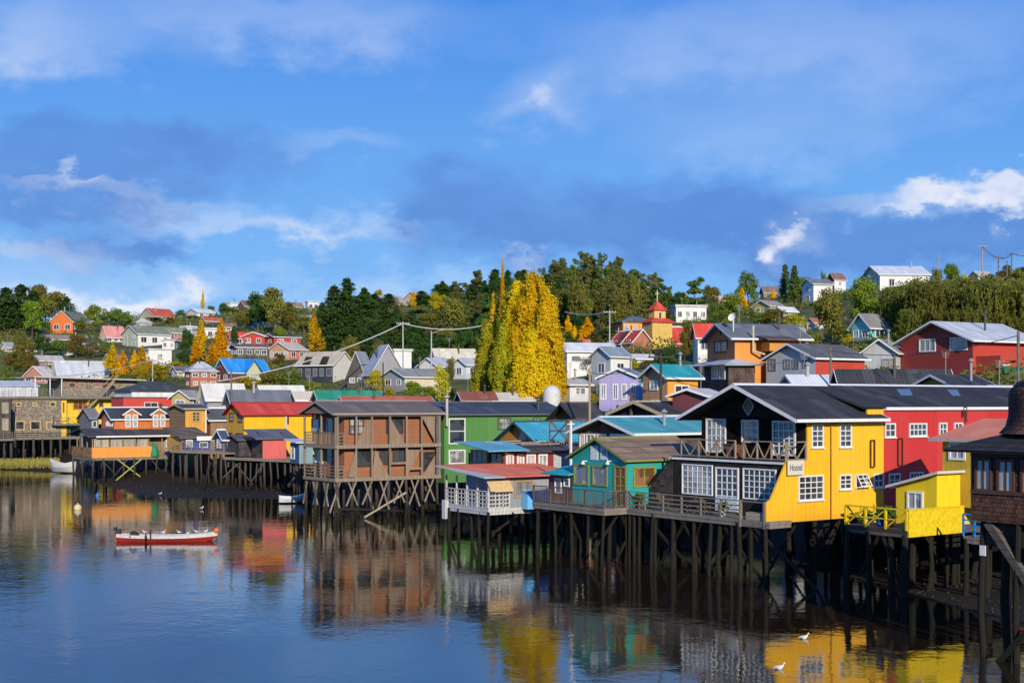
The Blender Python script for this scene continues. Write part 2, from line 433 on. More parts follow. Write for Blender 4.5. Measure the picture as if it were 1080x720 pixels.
        poly = [P(a0, e0[0], e0[1]+.02), P(a0, ap, zr+.02), P(a0, e1[0], e1[1]+.02), P(a0, e1[0], e1[1]+th), P(a0, ap, zr+th+.03), P(a0, e0[0], e0[1]+th)]
        vec = P(a1-a0, 0, 0)
        mb.prism(poly, vec)
        o = s.add(name, mb, mat, parent)
        if trim:
            tb = MB()
            for a, sg in ((a0, -1), (a1, 1)):
                aa = a + sg*.03
                for e in (e0, e1):
                    q = [P(aa, e[0], e[1]-.05), P(aa, ap, zr-.05), P(aa, ap, zr+tw+.02), P(aa, e[0], e[1]+tw)]
                    tb.prism(q, P(-sg*.05 if 0 else sg*.04, 0, 0))
            for e, sg in ((e0, -1), (e1, 1)):
                q0 = P(a0, e[0]+sg*.003, e[1]-.02); 
                tb.prism([P(a0, e[0]+sg*.004, e[1]-.03), P(a0, e[0]+sg*.05, e[1]-.03), P(a0, e[0]+sg*.05, e[1]+th+.02), P(a0, e[0]+sg*.004, e[1]+th+.02)], vec)
            s.add('bargeboard', tb, trim, o)
        if cap:
            cb = MB(); w = .16
            cb.prism([P(a0-.01, ap-w, zr-w*s0+th+.035), P(a0-.01, ap, zr+th+.05), P(a0-.01, ap+w, zr-w*s1+th+.035), P(a0-.01, ap+w, zr-w*s1+th+.065), P(a0-.01, ap, zr+th+.09), P(a0-.01, ap-w, zr-w*s0+th+.065)], P(a1-a0+.02, 0, 0))
            s.add('ridge_cap', cb, trim or mat, o)
        return o
    def sheet(s, pts, th, mat, name='roof', parent=None):
        """a thin roof slab given its upper outline"""
        mb = MB(); mb.prism([(a, b, c-th) for a, b, c in pts], (0, 0, th)); return s.add(name, mb, mat, parent)
    def hip(s, x0, x1, y0, y1, ze, zr, mat, ov=.4, name='roof'):
        mb = MB(); x0 -= ov; x1 += ov; y0 -= ov; y1 += ov
        w, l = y1-y0, x1-x0
        if l > w: r0, r1 = (x0+w/2, (y0+y1)/2, zr), (x1-w/2, (y0+y1)/2, zr)
        else: r0, r1 = ((x0+x1)/2, y0+l/2, zr), ((x0+x1)/2, y1-l/2, zr)
        a, b, c, d = (x0, y0, ze), (x1, y0, ze), (x1, y1, ze), (x0, y1, ze)
        if l > w: fs = [[a, b, r1, r0], [b, c, r1], [c, d, r0, r1], [d, a, r0]]
        else: fs = [[a, b, r0], [b, c, r1, r0], [c, d, r1], [d, a, r0, r1]]
        for q in fs: mb.face(q)
        mb.box(x0, x1, y0, y1, ze-.12, ze-.002)
        return s.add(name, mb, mat)
    # --- what stands under it
    def stilts(s, pts, ztop, r=.11, mat=None, jit=.13):
        for x, y in pts:
            X, Y = s.W(x, y); zb = min(TXY(X, Y), .3)-.5
            mb = MB(); j = lambda: RND.uniform(-jit, jit)
            rr = r*RND.uniform(.75, 1.25); zm = (ztop+zb)/2
            a, b, c = (x+j(), y+j(), zb), (x+j(), y+j(), zm), (x, y, ztop)
            mb.tube(a, b, rr*1.12, rr, 8, cap=False); mb.tube(b, c, rr, rr*.92, 8)
            s.add('stilt', mb, mat or (PILE_SHADED if s.oy < 100 else PILE), smooth=False)
    def brace(s, p, q, w=.09, mat=None):
        mb = MB(); mb.beam(p, q, w, w*1.4); s.add('brace', mb, mat or (PILE_SHADED if s.oy < 100 else PILE))
    def grid(s, x0, x1, y0, y1, nx, ny, jit=.15):
        return [(x0+(x1-x0)*i/max(1, nx-1)+RND.uniform(-jit, jit), y0+(y1-y0)*j/max(1, ny-1)+RND.uniform(-jit, jit)) for i in range(nx) for j in range(ny)]
    def braces(s, n, x0, x1, y0, y1, ztop, zlow):
        for i in range(n):
            fr = RND.random() < .5
            h = RND.uniform(1.2, 2.2)*RND.choice((-1, 1))
            if fr: x = x0+RND.uniform(0, .4); y = RND.uniform(y0+1, y1-1); s.brace((x, y, ztop-.1), (x+RND.uniform(0, .5), y+h, zlow+RND.uniform(.2, 1.6)))
            else: y = y0+RND.uniform(0, .4); x = RND.uniform(x0+1, x1-1); s.brace((x, y, ztop-.1), (x+h, y+RND.uniform(0, .5), zlow+RND.uniform(.2, 1.6)))
    def deck(s, x0, x1, y0, y1, z, mat=None, th=.14, name='deck', parent=None):
        mb = MB(); mb.box(x0, x1, y0, y1, z-th, z)
        for y in np.arange(y0+.1, y1, 1.6): mb.box(x0+.05, x1-.05, y, y+.12, z-th-.22, z-th-.003)
        mb.box(x0+.03, x0+.1, y0+.01, y1-.01, z-th-.2, z-th-.006); mb.box(x0+.12, x1-.01, y0+.03, y0+.09, z-th-.2, z-th-.008)
        return s.add(name, mb, mat or GREYW, parent)
    def rail(s, p, q, h=1., n=5, style='bars', mat=None, t=.07, name='railing', parent=None):
        mb = MB(); p = Vector(p); q = Vector(q); L = (q-p).length; up = Vector((0, 0, 1))
        for i in range(n+1):
            a = p.lerp(q, i/n); mb.beam(a, a+up*h, t*1.2, t*1.2)
        mb.beam(p+up*(h+.02), q+up*(h+.02), t*1.4, t*.8)
        if style == 'bars':
            k = max(2, int(L/.16))
            for i in range(k):
                a = p.lerp(q, (i+.5)/k); mb.beam(a+up*.08, a+up*(h-.05), t*.4, t*.4)
            mb.beam(p+up*.1, q+up*.1, t*.7, t*.7)
        elif style == 'h':
            for z in (.25, .5, .75): mb.beam(p+up*h*z, q+up*h*z, t*.5, t)
        elif style == 'v':
            for i in range(n):
                a, b = p.lerp(q, i/n), p.lerp(q, (i+1)/n); m_ = (a+b)/2
                mb.beam(a+up*(h-.05), m_+up*.06, t*.8, t*.8); mb.beam(b+up*(h-.05), m_+up*.06, t*.8, t*.8)
            mb.beam(p+up*.06, q+up*.06, t*.8, t*.8)
        elif style == 'x':
            for i in range(n):
                a, b = p.lerp(q, i/n), p.lerp(q, (i+1)/n)
                mb.beam(a+up*(h-.05), b+up*.06, t*.7, t*.7)
            mb.beam(p+up*h*.5, q+up*h*.5, t*.7, t*.7)
        elif style == 'lattice':
            for z in (.05, .28, .52, .76): mb.beam(p+up*h*z, q+up*h*z, t*.5, t*.9)
            k = max(2, int(L/.42))
            for i in range(k):
                a = p.lerp(q, (i+.5)/k); mb.beam(a, a+up*h, t*.8, t*.5)
        return s.add(name, mb, mat or GREYW, parent)
    def flue(s, x, y, z0, z1, r=.09, mat=None, capm=None):
        mb = MB(); mb.tube((x, y, z0), (x, y, z1), r, r, 10); mb.lathe([(r*1.1, 0), (r*2, .04), (r*2, .1), (0.01, .28)], (x, y, z1+.05), 10)
        s.add('chimney', mb, mat or plain((.3, .3, .3), .5, .4))

def unlabelled_len(a, b): return math.hypot(a[0]-b[0], a[1]-b[1])

# colours
YEL = (.92, .47, .008); RED = (.56, .03, .026); ORG = (.58, .15, .03); BLK = (.018, .016, .015)

# ================= hostel: black front, yellow side
h = House('hostel', 808, 70, 3.25, 'black fronted yellow hostel with white framed windows and dark gabled roof on stilts', 'hostel')
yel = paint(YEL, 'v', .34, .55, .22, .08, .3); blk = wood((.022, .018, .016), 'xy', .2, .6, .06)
x_up, x_lo = h.sx(851.5), h.sx(830.); Wd = 8.2
xe = h.sx(932); xs = h.sx(915); zb = 3.25; zbal = h.z(x_lo, 0, 486)
zeave = 8.75; zrid = 10.42
# yellow side wall, cut on a slant toward the deck
mb = MB()
mb.prism([(0.02, 0, zb-.12), (xe, 0, zb-.12), (xe, 0, 9.15), (xs, 0, 9.15), (xs, 0, zeave), (x_up, 0, zeave), (x_up, 0, zbal), (x_lo, 0, zbal), (.35, 0, zb+1.15), (.02, 0, zb+1.0)], (0, .12, 0))
h.add('side_wall', mb, yel)
mb = MB()
mb.face([(x_up, .1, zbal), (x_up, .1, zeave), (x_up, 4.1, zrid-.02), (x_up, Wd, zeave), (x_up, Wd, zbal)][::-1])
mb.box(x_up, x_up+.1, .13, Wd, zbal, zeave-.05); h.add('upper_front_wall', mb, blk)
mb = MB(); mb.box(x_lo+.05, x_lo+.2, .13, 9.0, zb, zbal-.15); h.add('lower_front_wall', mb, blk)
mb = MB(); mb.box(x_lo, x_up, .0+.13, 9.1, zbal-.14, zbal-.02); h.add('balcony_floor', mb, blk)
mb = MB(); mb.box(x_lo-.06, x_lo+.02, .2, 9.2, zbal-.2, zbal-.08); h.add('gutter', mb, TRIM)
mb = MB(); mb.box(x_up+.12, xe, Wd-.1, Wd, zb-.1, zeave); mb.box(xe-.1, xe, .13, Wd-.12, zb-.1, 9.1); mb.box(.4, xe-.12, .13, Wd-.12, zb-.12, zb-.02); h.add('back_wall', mb, blk)
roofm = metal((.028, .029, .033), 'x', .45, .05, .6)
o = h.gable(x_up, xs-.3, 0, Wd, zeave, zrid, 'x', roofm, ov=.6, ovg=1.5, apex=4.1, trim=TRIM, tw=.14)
o2 = MB(); o2.prism([(xs-.28, 0, 9.16), (xs-.28, 4.1, zrid+.03), (xs-.28, Wd, 9.16), (xs-.28, Wd, 9.28), (xs-.28, 4.1, zrid+.14), (xs-.28, -.12, 9.26)], (xe-xs+.26, 0, 0)); h.add('roof', o2, roofm)
# shingled slanting cheek wall at the far end
mb = MB(); yq = 9.05
mb.prism([(x_lo+.03, yq, zb), (x_lo+.03, yq, zbal-.2), (x_lo+.03, yq+2.0, zb+1.2), (x_lo+.03, yq+2.1, zb)], (3.0, 0, 0)); h.add('cheek_wall', mb, shingle((.07, .06, .055), .3, .14))
mb = MB(); mb.prism([(x_lo, yq-.05, zbal-.2), (x_lo, yq-.05, zbal-.1), (x_lo, yq+2.15, zb+1.3), (x_lo, yq+2.15, zb+1.15)], (-.06, 0, 0)); h.add('cheek_trim', mb, blk)
# side windows
for q in ((855.4, 868, 447.4, 471.8, 2, 4), (885, 897.6, 447.2, 471.4, 2, 4), (841.6, 868, 501, 527.3, 4, 4), (885, 897.6, 500, 515.8, 2, 3), (921, 932-.6, 499, 514, 2, 2)):
    h.winS(*q[:4], nc=q[4], nr=q[5], sill=True)
# open, tilted-out casement
x0, z1 = h.S(901.5, 500); x1, z0 = h.S(914, 514)
o = h.win('S', 0, x0, x1, z0, z1, 1, 1)
mb = MB()
for a, b in ((x0+.03, x0+.1), (x1-.1, x1-.03), ((x0+x1)/2-.03, (x0+x1)/2+.03)): mb.prism([(a, -.09, z1), (b, -.09, z1), (b, -.45, z0+.12), (a, -.45, z0+.12)], (0, -.03, -.03))
for t in (0, .33, .66, .93): 
    ya, za = -.09-.36*t, z1+(z0+.12-z1)*t; mb.box(x0+.1, x1-.1, ya-.03, ya+.01, za-.05, za)
h.add('open_sash', mb, TRIM, o)
# front windows, french doors
h.winF(745, 766, 441.2, 477, x_up, nc=4, nr=4, fw=.1, name='balcony_door')
h.winF(782.5, 800.5, 442.5, 466.5, x_up, nc=3, nr=3, gm=glass((.25, .13, .07)), fw=.09)
h.winF(815, 839.5, 443.5, 480.5, x_up, nc=4, nr=4, fw=.12, name='balcony_door')
h.winF(719.8, 752, 489.5, 521.5, x_lo+.05, nc=6, nr=5, gm=GLASSC, fw=.07)
h.winF(755, 779.5, 492.5, 539, x_lo+.05, nc=4, nr=6, fw=.1, name='door')
h.winF(784, 819, 494, 527, x_lo+.05, nc=6, nr=5, fw=.08)
y0, z1 = h.Fr(754.8, 523, x_lo+.05); y1, z0 = h.Fr(779.6, 539.5, x_lo+.05)
mb = MB(); mb.box(x_lo-.04, x_lo-.0, y0-.05, y1+.05, z0, z1); h.add('door_panel', mb, plain((.62, .66, .72), .5))
# diamond attic window
yc, zc = h.Fr(790.5, 428.3, x_up); mb = MB(); r1, r2 = .42, .52
mb.prism([(x_up-.06, yc-r1, zc), (x_up-.06, yc, zc+r2), (x_up-.06, yc+r1, zc), (x_up-.06, yc, zc-r2)], (.07, 0, 0)); o = h.add('attic_window', mb, plain((.35, .17, .09), .5, .4))
fb = MB(); P4 = [(yc-r1, zc), (yc, zc+r2), (yc+r1, zc), (yc, zc-r2)]
for a, b in zip(P4, P4[1:]+P4[:1]): fb.beam((x_up-.08, a[0], a[1]), (x_up-.08, b[0], b[1]), .07, .09)
fb.beam((x_up-.08, yc, zc+r2), (x_up-.08, yc, zc-r2), .04, .04)
h.add('frame', fb, plain((.55, .5, .45), .6), o)
# balcony railing
RW = wood((.38, .28, .19), 'xy', .3, .3, .2)
yl = h.fy(718, x_lo); ym1, ym2 = h.fy(775, x_lo), h.fy(783.5, x_lo)
h.rail((x_lo+.04, ym1, zbal), (x_lo+.04, yl, zbal), .98, 3, 'v', RW); h.rail((x_lo+.04, .12, zbal), (x_lo+.04, ym2, zbal), .98, 3, 'v', RW); h.rail((x_lo+.1, .06, zbal), (x_up-.05, .06, zbal), .98, 1, 'v', RW)
mb = MB(); mb.box(x_lo+.6, x_up-.1, ym1+.6, ym1+1.5, zbal, zbal+.75); mb.box(x_lo+.55, x_lo+.6, ym1+.5, ym1+1.6, zbal+.75, zbal+.8); h.add('balcony_bench', mb, wood((.16, .06, .04), 'z', .2))
# downpipe, sign
mb = MB(); xx = h.sx(875.5); mb.tube((xx, -.08, zb-.1), (xx, -.08, zeave-.5), .045); mb.tube((xx, -.08, zeave-.5), (xx+.5, -.6, zeave-.12), .045); h.add('downpipe', mb, plain((.45, .22, .02), .5))
mb = MB(); xw, zt = h.S(828.5, 485.5); xv, zu = h.S(845.5, 500.2); mb.box(xw, xv, -.17, -.12, zu, zt); sg = h.add('sign_board', mb, plain((.6, .58, .5), .6, .2, .15))
cu = bpy.data.curves.new('sign_text', 'FONT'); cu.body = 'Hostel'; cu.size = .50; cu.extrude = .006; cu.align_x = 'CENTER'; cu.align_y = 'CENTER'
to = bpy.data.objects.new('sign_text', cu); COL.objects.link(to)
bpy.context.view_layer.update()
me = bpy.data.meshes.new_from_object(to); bpy.data.objects.remove(to)
to = bpy.data.objects.new('lettering', me); COL.objects.link(to); me.materials.append(plain((.05, .06, .06), .6)); to.parent = sg
to.location = ((xw+xv)/2, -.18, (zu+zt)/2-h.z0); to.rotation_euler = (math.pi/2, 0, 0); to.scale = (.72, 1, 1)
# ladder-like wall bracket on the yellow wall
def bracket(hh, px0, px1, py0, py1):
    x0, z1 = hh.S(px0, py0); x1, z0 = hh.S(px1, py1); mb = MB()
    for x in (x0, x1): mb.beam((x, -.1, z0), (x, -.1, z1), .06, .06)
    mb.beam((x0, -.1, z1), (x1, -.1, z1), .06, .06); mb.beam((x0, -.1, z0), (x1, -.1, z0), .06, .06); mb.beam((x0, -.02, (z0+z1)/2), (x0, -.12, (z0+z1)/2), .05, .05)
    hh.add('wall_bracket', mb, plain((.12, .04, .02), .6))
bracket(h, 917, 921, 464, 492)
# deck with posts
dk = h.deck(-.05, x_lo+.04, -.3, 11.3, zb, th=.16)
for (ya, yb) in ((11.25, h.fy(690.5, -.02)), (h.fy(690.5, -.02), h.fy(753, -.02)), (h.fy(753, -.02), h.fy(781.5, -.02))):
    pass
h.rail((0.02, h.fy(781.5, 0), zb), (0.02, 11.2, zb), .98, 6, 'h', GREYW, .07)
mb = MB()
for y in (h.fy(781, 0), .1):
    mb.box(-.08, .06, y-.07, y+.07, zb-.4, zb+1.05)
mb.box(-.03, .02, .15, h.fy(781, 0)-.07, zb+.96, zb+1.03); mb.box(-.04, 0, .15, h.fy(781, 0)-.07, zb-.3, zb-.12); h.add('corner_post', mb, GREYW)
mb = MB(); mb.box(.05, .4, .25, h.fy(783, .0)-.2, zb, zb+.42); h.add('planter', mb, wood((.42, .36, .25), 'z', .2))
pts = h.grid(.15, 19, .15, 10.9, 6, 7) 
h.stilts(pts[:42], zb-.17, .14); h.stilts([(.1, y) for y in (1.2, 2.6, 4.2, 5.6, 7.3, 8.8, 10.2, 11.1)], zb-.17, .12)
for p, q in (((.1, 1.0, 2.9), (.3, -3.2, .0)), ((.1, 1.1, 2.8), (.2, 5.2, -.3)), ((.15, 3.2, 2.7), (.3, .3, -.2)), ((.1, 6.2, 2.9), (.3, 8.9, -.2)), ((.1, 9.8, 2.9), (.3, 5.9, .1)), ((5.0, .1, 2.9), (3.2, .1, .3)), ((7, .1, 2.9), (9.2, .2, .3)), ((6, .2, 3.0), (4.8, .2, 1.0)), ((13, .1, 2.9), (11, .1, .8))):
    h.brace(p, q, .11)
h.braces(12, 0, 14, 0, 11, 3.0, -.3)
hostel = h
# black mat under-structure stays open; pots on deck
# ================= red house behind the hostel
h = House('red_house', 932, hostel.W(xe, 0)[1], 3.3, 'long red board house with white windows joined to the yellow hostel wall', 'house')
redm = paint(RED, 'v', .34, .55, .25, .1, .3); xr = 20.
h.body(.01, xr, 0, Wd, 3.2, 9.16, 9.9, 'x', [redm], apex=4.1)
h.gable(.36, xr, 0, Wd, 9.17, zrid+.03, 'x', roofm, ov=.12, ovg=.3, apex=4.1, trim=TRIM, tw=.05)
for q in ((932.8, 944, 446, 461, 2, 2), (958.5, 977, 446, 460, 4, 2), (990, 998.4, 445.5, 459, 2, 2), (1006, 1015, 445.5, 459, 2, 2), (937, 949, 499, 513, 2, 2), (959, 973, 497.5, 512, 4, 2)):
    h.winS(*q[:4], nc=q[4], nr=q[5], sill=True)
bracket(h, 946, 950.5, 462, 490)
for px in (966, 1006):
    x, z = h.S(px, 421, 2.5); mb = MB(); mb.box(x, x+2.2, 1.6, 2.6, zrid-.62, zrid-.35)
mb = MB(); x, z = h.S(1017, 445); mb.tube((x, -.15, z), (x, -.15, z+.9), .05); mb.tube((x, -.15, z+.9), (x-.3, -.15, z+.9), .05); mb.tube((x-.3, -.15, z+.9), (x-.3, -.15, z+.3), .05); h.add('vent_pipe', mb, plain((.08, .03, .02)))
for (pa, pb) in ((948, 966), (1002, 1016)):
    xa, xb = h.sx(pa, 2.4), h.sx(pb, 2.4); t = lambda y: 9.17+(zrid+.03-9.17)*y/4.1+.16
    mb = MB(); mb.face([(xa-.3, 2.0, t(2.0)), (xb-.8, 2.0, t(2.0)), (xb+.6, 3.3, t(3.3)), (xa+.9, 3.3, t(3.3))]); h.add('skylight', mb, plain((.13, .16, .2), .3, .4))
h.stilts(h.grid(.6, 12, .2, 7.5, 4, 3), 3.1, .13)

# ================= small yellow house and its deck
z0 = 3.05
h = House('yellow_cottage', 957, 65, z0, 'small lemon yellow cottage with lean-to roof and railed deck in front of the red house')
lem = paint((.84, .60, .012), 'n', .3, .55, .12, .05, .1); lemp = plain((.78, .56, .015), .7, .2, .35)
hx = h.sx(988, .15); hy1 = h.fy(945, hx); dy = h.fy(892)
ztr = h.z(hx, .15, 501); ztl = h.z(hx, hy1, 513)
h.deck(0, 13, 0, dy, z0+.25, wood((.12, .1, .08), 'x', .16), .2)  # rear length added to block the red wall's reflection in the water
h.deck(5.0, 17, dy+.01, 7.3, z0+.2, wood((.12, .1, .08), 'x', .16), .2); mb = MB(); xp = h.sx(1015.5); mb.box(.02, xp, -.08, -.012, z0-.12, z0+1.2); mb.box(-.02, xp+.02, -.12, 0.02, z0+1.2, z0+1.26); h.add('solid_parapet', mb, lemp)  # back deck added as a blocker for the red wall's reflection
h.rail((-.0, .05, z0+.2), (-.0, dy, z0+.2), 1.0, 3, 'x', lemp, .09); h.rail((.1, dy-.05, z0+.2), (2.2, dy-.05, z0+.2), 1.0, 2, 'x', lemp, .09)
mb = MB(); mb.prism([(hx, .15, z0+.26), (hx, .15, ztr), (hx, hy1, ztl), (hx, hy1, z0+.26)], (8, 0, 0)); h.add('wall', mb, lem)
h.sheet([(hx-.35, -.15, ztr+.22), (hx+8.2, -.15, ztr+.22), (hx+8.2, hy1+.4, ztl+.06), (hx-.35, hy1+.4, ztl+.06)], .13, plain((.62, .6, .55), .6))
h.winF(957, 974, 518, 537.5, hx, nc=2, nr=1, gm=GLASSC, fw=.11)
h.stilts(h.grid(.15, 5.5, .15, dy-.1, 4, 4), z0-.02, .15); h.stilts([(xp+k, .05) for k in (-.3, -1.3, -2.4)], z0, .1)
h.brace((.1, 1.8, 2.9), (.1, 3.0, .8), .1); h.brace((.1, 1.6, 2.9), (.1, .5, .5), .1); h.brace((1.5, .1, 2.9), (3, .1, 1.2), .1)
cott = h
def prop(name, label, cat, hh, x, y, z, fn, mat, group=None, smooth=False):
    mb = MB(); fn(mb); X, Y = hh.W(x, y); o = mb.build(name, mat, None, 0, smooth); o.location = (X, Y, z); o.rotation_euler = (0, 0, hh.ang)
    return tag(o, label, cat, group)
def pot(mb): mb.lathe([(.0, 0), (.16, 0), (.2, .32), (.23, .33), (.23, .38), (.17, .38), (.15, .3), (0, .3)], n=12)
leafs = leaf((.04, .10, .02), (.10, .2, .04))
def potted(hh, x, y, z, label, mat, sc=1.):
    X, Y = hh.W(x, y); r = empty('potted_plant', (X, Y, z), 0, label, 'plant'); mb = MB(); pot(mb); mb.build('pot', mat, r)
    mb = MB()
    for i in range(90):
        v = Vector((RND.gauss(0, .14), RND.gauss(0, .14), .5+RND.gauss(0, .13))); a = Vector((RND.uniform(-1, 1), RND.uniform(-1, 1), RND.uniform(-1, 1))).normalized()*.09; b = a.orthogonal().normalized()*.06
        mb.face([v-a, v+b, v+a, v-b])
    mb.build('foliage', leafs, r); r.scale = (sc, sc, sc)
potted(cott, .5, 2.9, z0+.25, 'small plant in a white bucket at the left of the lemon yellow deck', plain((.7, .7, .7)))
potted(cott, .6, 2.1, z0+.25, 'leafy plant in a blue bucket on the lemon yellow deck', plain((.03, .1, .5)), 1.2)
potted(cott, .5, 1.5, z0+.25, 'bushy plant in a brown pot on the lemon yellow deck', plain((.12, .05, .03)), 1.3)
potted(hostel, .5, hostel.fy(762, .5), 3.25, 'small green plant in a pale pot before the white hostel door', plain((.5, .48, .42)), 1.1)
potted(hostel, .7, hostel.fy(674, .7), 3.25, 'plant in a terracotta pot on the deck beside the teal house', plain((.35, .12, .06)), 1.2)
# building with salmon roof above it
h = House('mustard_house', 1062, 65.5, 5, 'mustard house with a salmon metal roof and lilac curtained window behind the turret house')
ye = h.fy(994); ze = h.z(0, ye, 463)
h.body(0, 4, 0, ye, 4.2, ze, ze, 'flat', [paint((.6, .40, .03), 'v', .3, .6)]); h.sheet([(-.45, -.3, ze+.05), (4.2, -.3, ze+1.05), (4.2, ye+.45, ze+1.05), (-.45, ye+.45, ze+.05)], .12, metal((.78, .22, .12), 'y', .3, .12, .6))
mb = MB(); mb.box(-.52, -.455, -.3, ye+.5, ze-.1, ze+.08); h.add('fascia', mb, plain((.5, .4, .36)))
h.winF(1001, 1018.5, 465.5, 485, nc=2, nr=1, gm=glass((.3, .14, .2), .3), fw=.12)

# ================= turret house at the right edge
h = House('turret_house', 1171, 45.5, 5.0, 'dark brown shingled house with a domed round turret and tall wooden windows')
shg = shingle((.115, .058, .038), .14, .16, .55); yL = h.fy(1024); zb = h.z(0, yL, 548.5)
ze = h.z(0, yL, 474)
LX = 4.6; h.body(0, LX, 0, yL, zb, ze, ze, 'flat', [shg])
brn = plain((.10, .045, .028), .5, .4)
for q in ((1028.6, 1046.2, 483, 518), (1051.8, 1070.5, 484, 520), (1077, 1096, 485, 522)):
    h.winF(*q, 0, nc=2, nr=1, fm=brn, gm=glass((.16, .2, .24), .3), fw=.1)
mb = MB(); mb.box(-.06, -.01, .02, yL-.02, h.z(0, yL/2, 524), h.z(0, yL/2, 520)); mb.box(-.06, -.01, .02, yL-.02, h.z(0, yL/2, 483), h.z(0, yL/2, 479)); h.add('band', mb, brn)
# flared skirt roof
mb = MB(); prof = [(-.75, 0), (-.3, .22), (.3, .42), (.9, .62), (1.4, .9), (1.7, 1.2)]
for (o0, z0_), (o1, z1_) in zip(prof, prof[1:]):
    q0 = [(o0, o0), (LX-o0, o0), (LX-o0, yL-o0), (o0, yL-o0)]; q1 = [(o1, o1), (LX-o1, o1), (LX-o1, yL-o1), (o1, yL-o1)]
    for i in range(4):
        j = (i+1) % 4; mb.face([(*q0[i], ze+z0_), (*q0[j], ze+z0_), (*q1[j], ze+z1_), (*q1[i], ze+z1_)])
mb.box(-.7, LX+.7, -.7, yL+.7, ze-.08, ze-.004); mb.box(1.7, LX-1.7, 1.7, yL-1.7, ze+1.15, ze+1.2)
h.add('roof', mb, shingle((.035, .033, .034), .3, .16, .3))
rt = 1.8; cy = yL-2.2; cxx = 2.3
mb = MB(); zt0 = ze+.6; zt = h.z(cxx, cy, 418)
mb.lathe([(rt+.35, 0), (rt+.1, .3), (rt, .7), (rt, zt-zt0), (rt*.97, zt-zt0+.25), (rt*.82, zt-zt0+.55), (rt*.5, zt-zt0+.78), (rt*.2, zt-zt0+.9), (0.02, zt-zt0+.98)], (cxx, cy, zt0), 28); o = h.add('turret', mb, shg, None, True)
mb = MB(); mb.tube((cxx, cy, zt+.9), (cxx, cy, zt+1.9), .03, .015); mb.beam((cxx-.15, cy, zt+1.4), (cxx+.15, cy, zt+1.4), .03, .03); mb.beam((cxx, cy-.15, zt+1.25), (cxx, cy+.15, zt+1.25), .03, .03); h.add('finial', mb, plain((.15, .15, .15)), o)
ww = House.win(h, 'F', cxx-rt-.02, cy-1.15, cy-.35, ze+1.7, ze+3.0, 1, 2, plain((.3, .07, .04)), GLASSC, .08, parent=o)
h.stilts(h.grid(.2, 4.4, .2, yL-.2, 3, 4), zb-.02, .16)
h.brace((.2, yL-.6, zb-.02), (-.3, yL-5.3, -.3), .22, wood((.12, .1, .085), 'z', .3)); h.brace((-.1, yL-3.0, 1.9), (-.1, yL-1., -.3), .14)
mb = MB(); mb.box(.3, 4.3, .3, yL-.3, zb-.9, zb-.02)
h.add('floor_frame', mb, DARKW)
for k in range(9): mb = MB(); mb.box(.2, .24, .2+k*.28, .42+k*.28, zb-1.6-.1*(k % 3), zb-.9); h.add('skirting_board', mb, GREYW)
mb = MB(); mb.box(.15, .19, h.fy(1040, .2), h.fy(1034, .2), zb-1.3, zb-.92); h.add('skirting_board', mb, TRIM)
turret = h
# blue railed landing between
h = House('blue_landing', 1040, 63, 3.1, 'bright blue railed landing between the lemon cottage and the turret house', 'landing')
blu = plain((.02, .22, .55), .5); y1 = h.fy(1016)
h.deck(0, 4, 0, y1, 3.1, GREYW); h.deck(4.01, 16, -1.5, y1+1, 3.0, GREYW); h.rail((0, 0, 3.1), (0, y1, 3.1), 1.05, 2, 'h', blu, .07); h.rail((0, 0, 3.1), (3.5, 0, 3.1), 1.05, 2, 'h', blu, .07)  # far deck added to keep the red wall out of the water's reflection
h.stilts([(.1, .1), (.1, y1-.1), (2, .1), (2, y1-.1), (3.8, .1)], 3.0, .12)

# ================= teal house
h = House('teal_house', 661.5, 79.1, 3.3, 'small teal gabled house with olive window frames and brown patchwork roof on stilts')
tealF = paint((.012, .34, .33), 'h', .2, .55, .15, .1, .15); zf = 3.35
yL = h.fy(603.5); zeT = h.z(0, 0, 484.5); zrT = h.z(0, yL/2, 463); olv = plain((.24, .26, .06), .6)
h.body(0, 4.6, 0, yL, zf-.05, zeT, zrT, 'x', [tealF])
rm = shingle((.24, .165, .115), 1.3, .32, .32)
h.gable(0, 6.0, 0, yL, zeT, zrT, 'x', rm, ov=.25, ovg=.3, th=.07, trim=olv, tw=.1)
for q in ((605.5, 621.5, 489.5, 511.5), (625, 641, 490.5, 512.5)): h.winF(*q, 0, nc=1, nr=1, fm=olv, gm=GLASSC, fw=.13)
h.winF(648, 661, 491, 533, 0, nc=2, nr=4, fm=olv, gm=plain((.2, .08, .04), .5), fw=.12, name='door')
h.winS(667.5, 691, 491.5, 513.5, nc=2, nr=1, fm=olv, gm=glass((.12, .06, .03)), fw=.13)
for px in (623.2, 631.5+2.5):
    pass
for pa, pb in ((623.3, 631), (633.8, 641.6)):
    ya, za = h.Fr(pa, 469.5); yb, z_ = h.Fr(pb, 485); mb = MB(); mb.box(-.05, -.004, yb, ya, z_, za); o = h.add('notice_board', mb, plain((.66, .7, .7), .5))
    if pa > 630:
        mb = MB(); cy_, cz = (ya+yb)/2, (za+z_)/2
        for i in range(12):
            a, b = i*math.pi/6, (i+1)*math.pi/6; mb.beam((-.07, cy_+.12*math.cos(a), cz+.17*math.sin(a)), (-.07, cy_+.12*math.cos(b), cz+.17*math.sin(b)), .02, .03)
        h.add('emblem', mb, plain((.08, .1, .1)), o)
for px in (618.5, 644.5):
    y_, z_ = h.Fr(px, 486.5); mb = MB(); mb.box(-.3, 0, y_-.05, y_+.05, z_, z_+.06); mb.lathe([(.02, .06), (.13, -.1), (.13, -.16), (0, -.16)], (-.28, y_, z_), 10); h.add('wall_lamp', mb, TRIM)
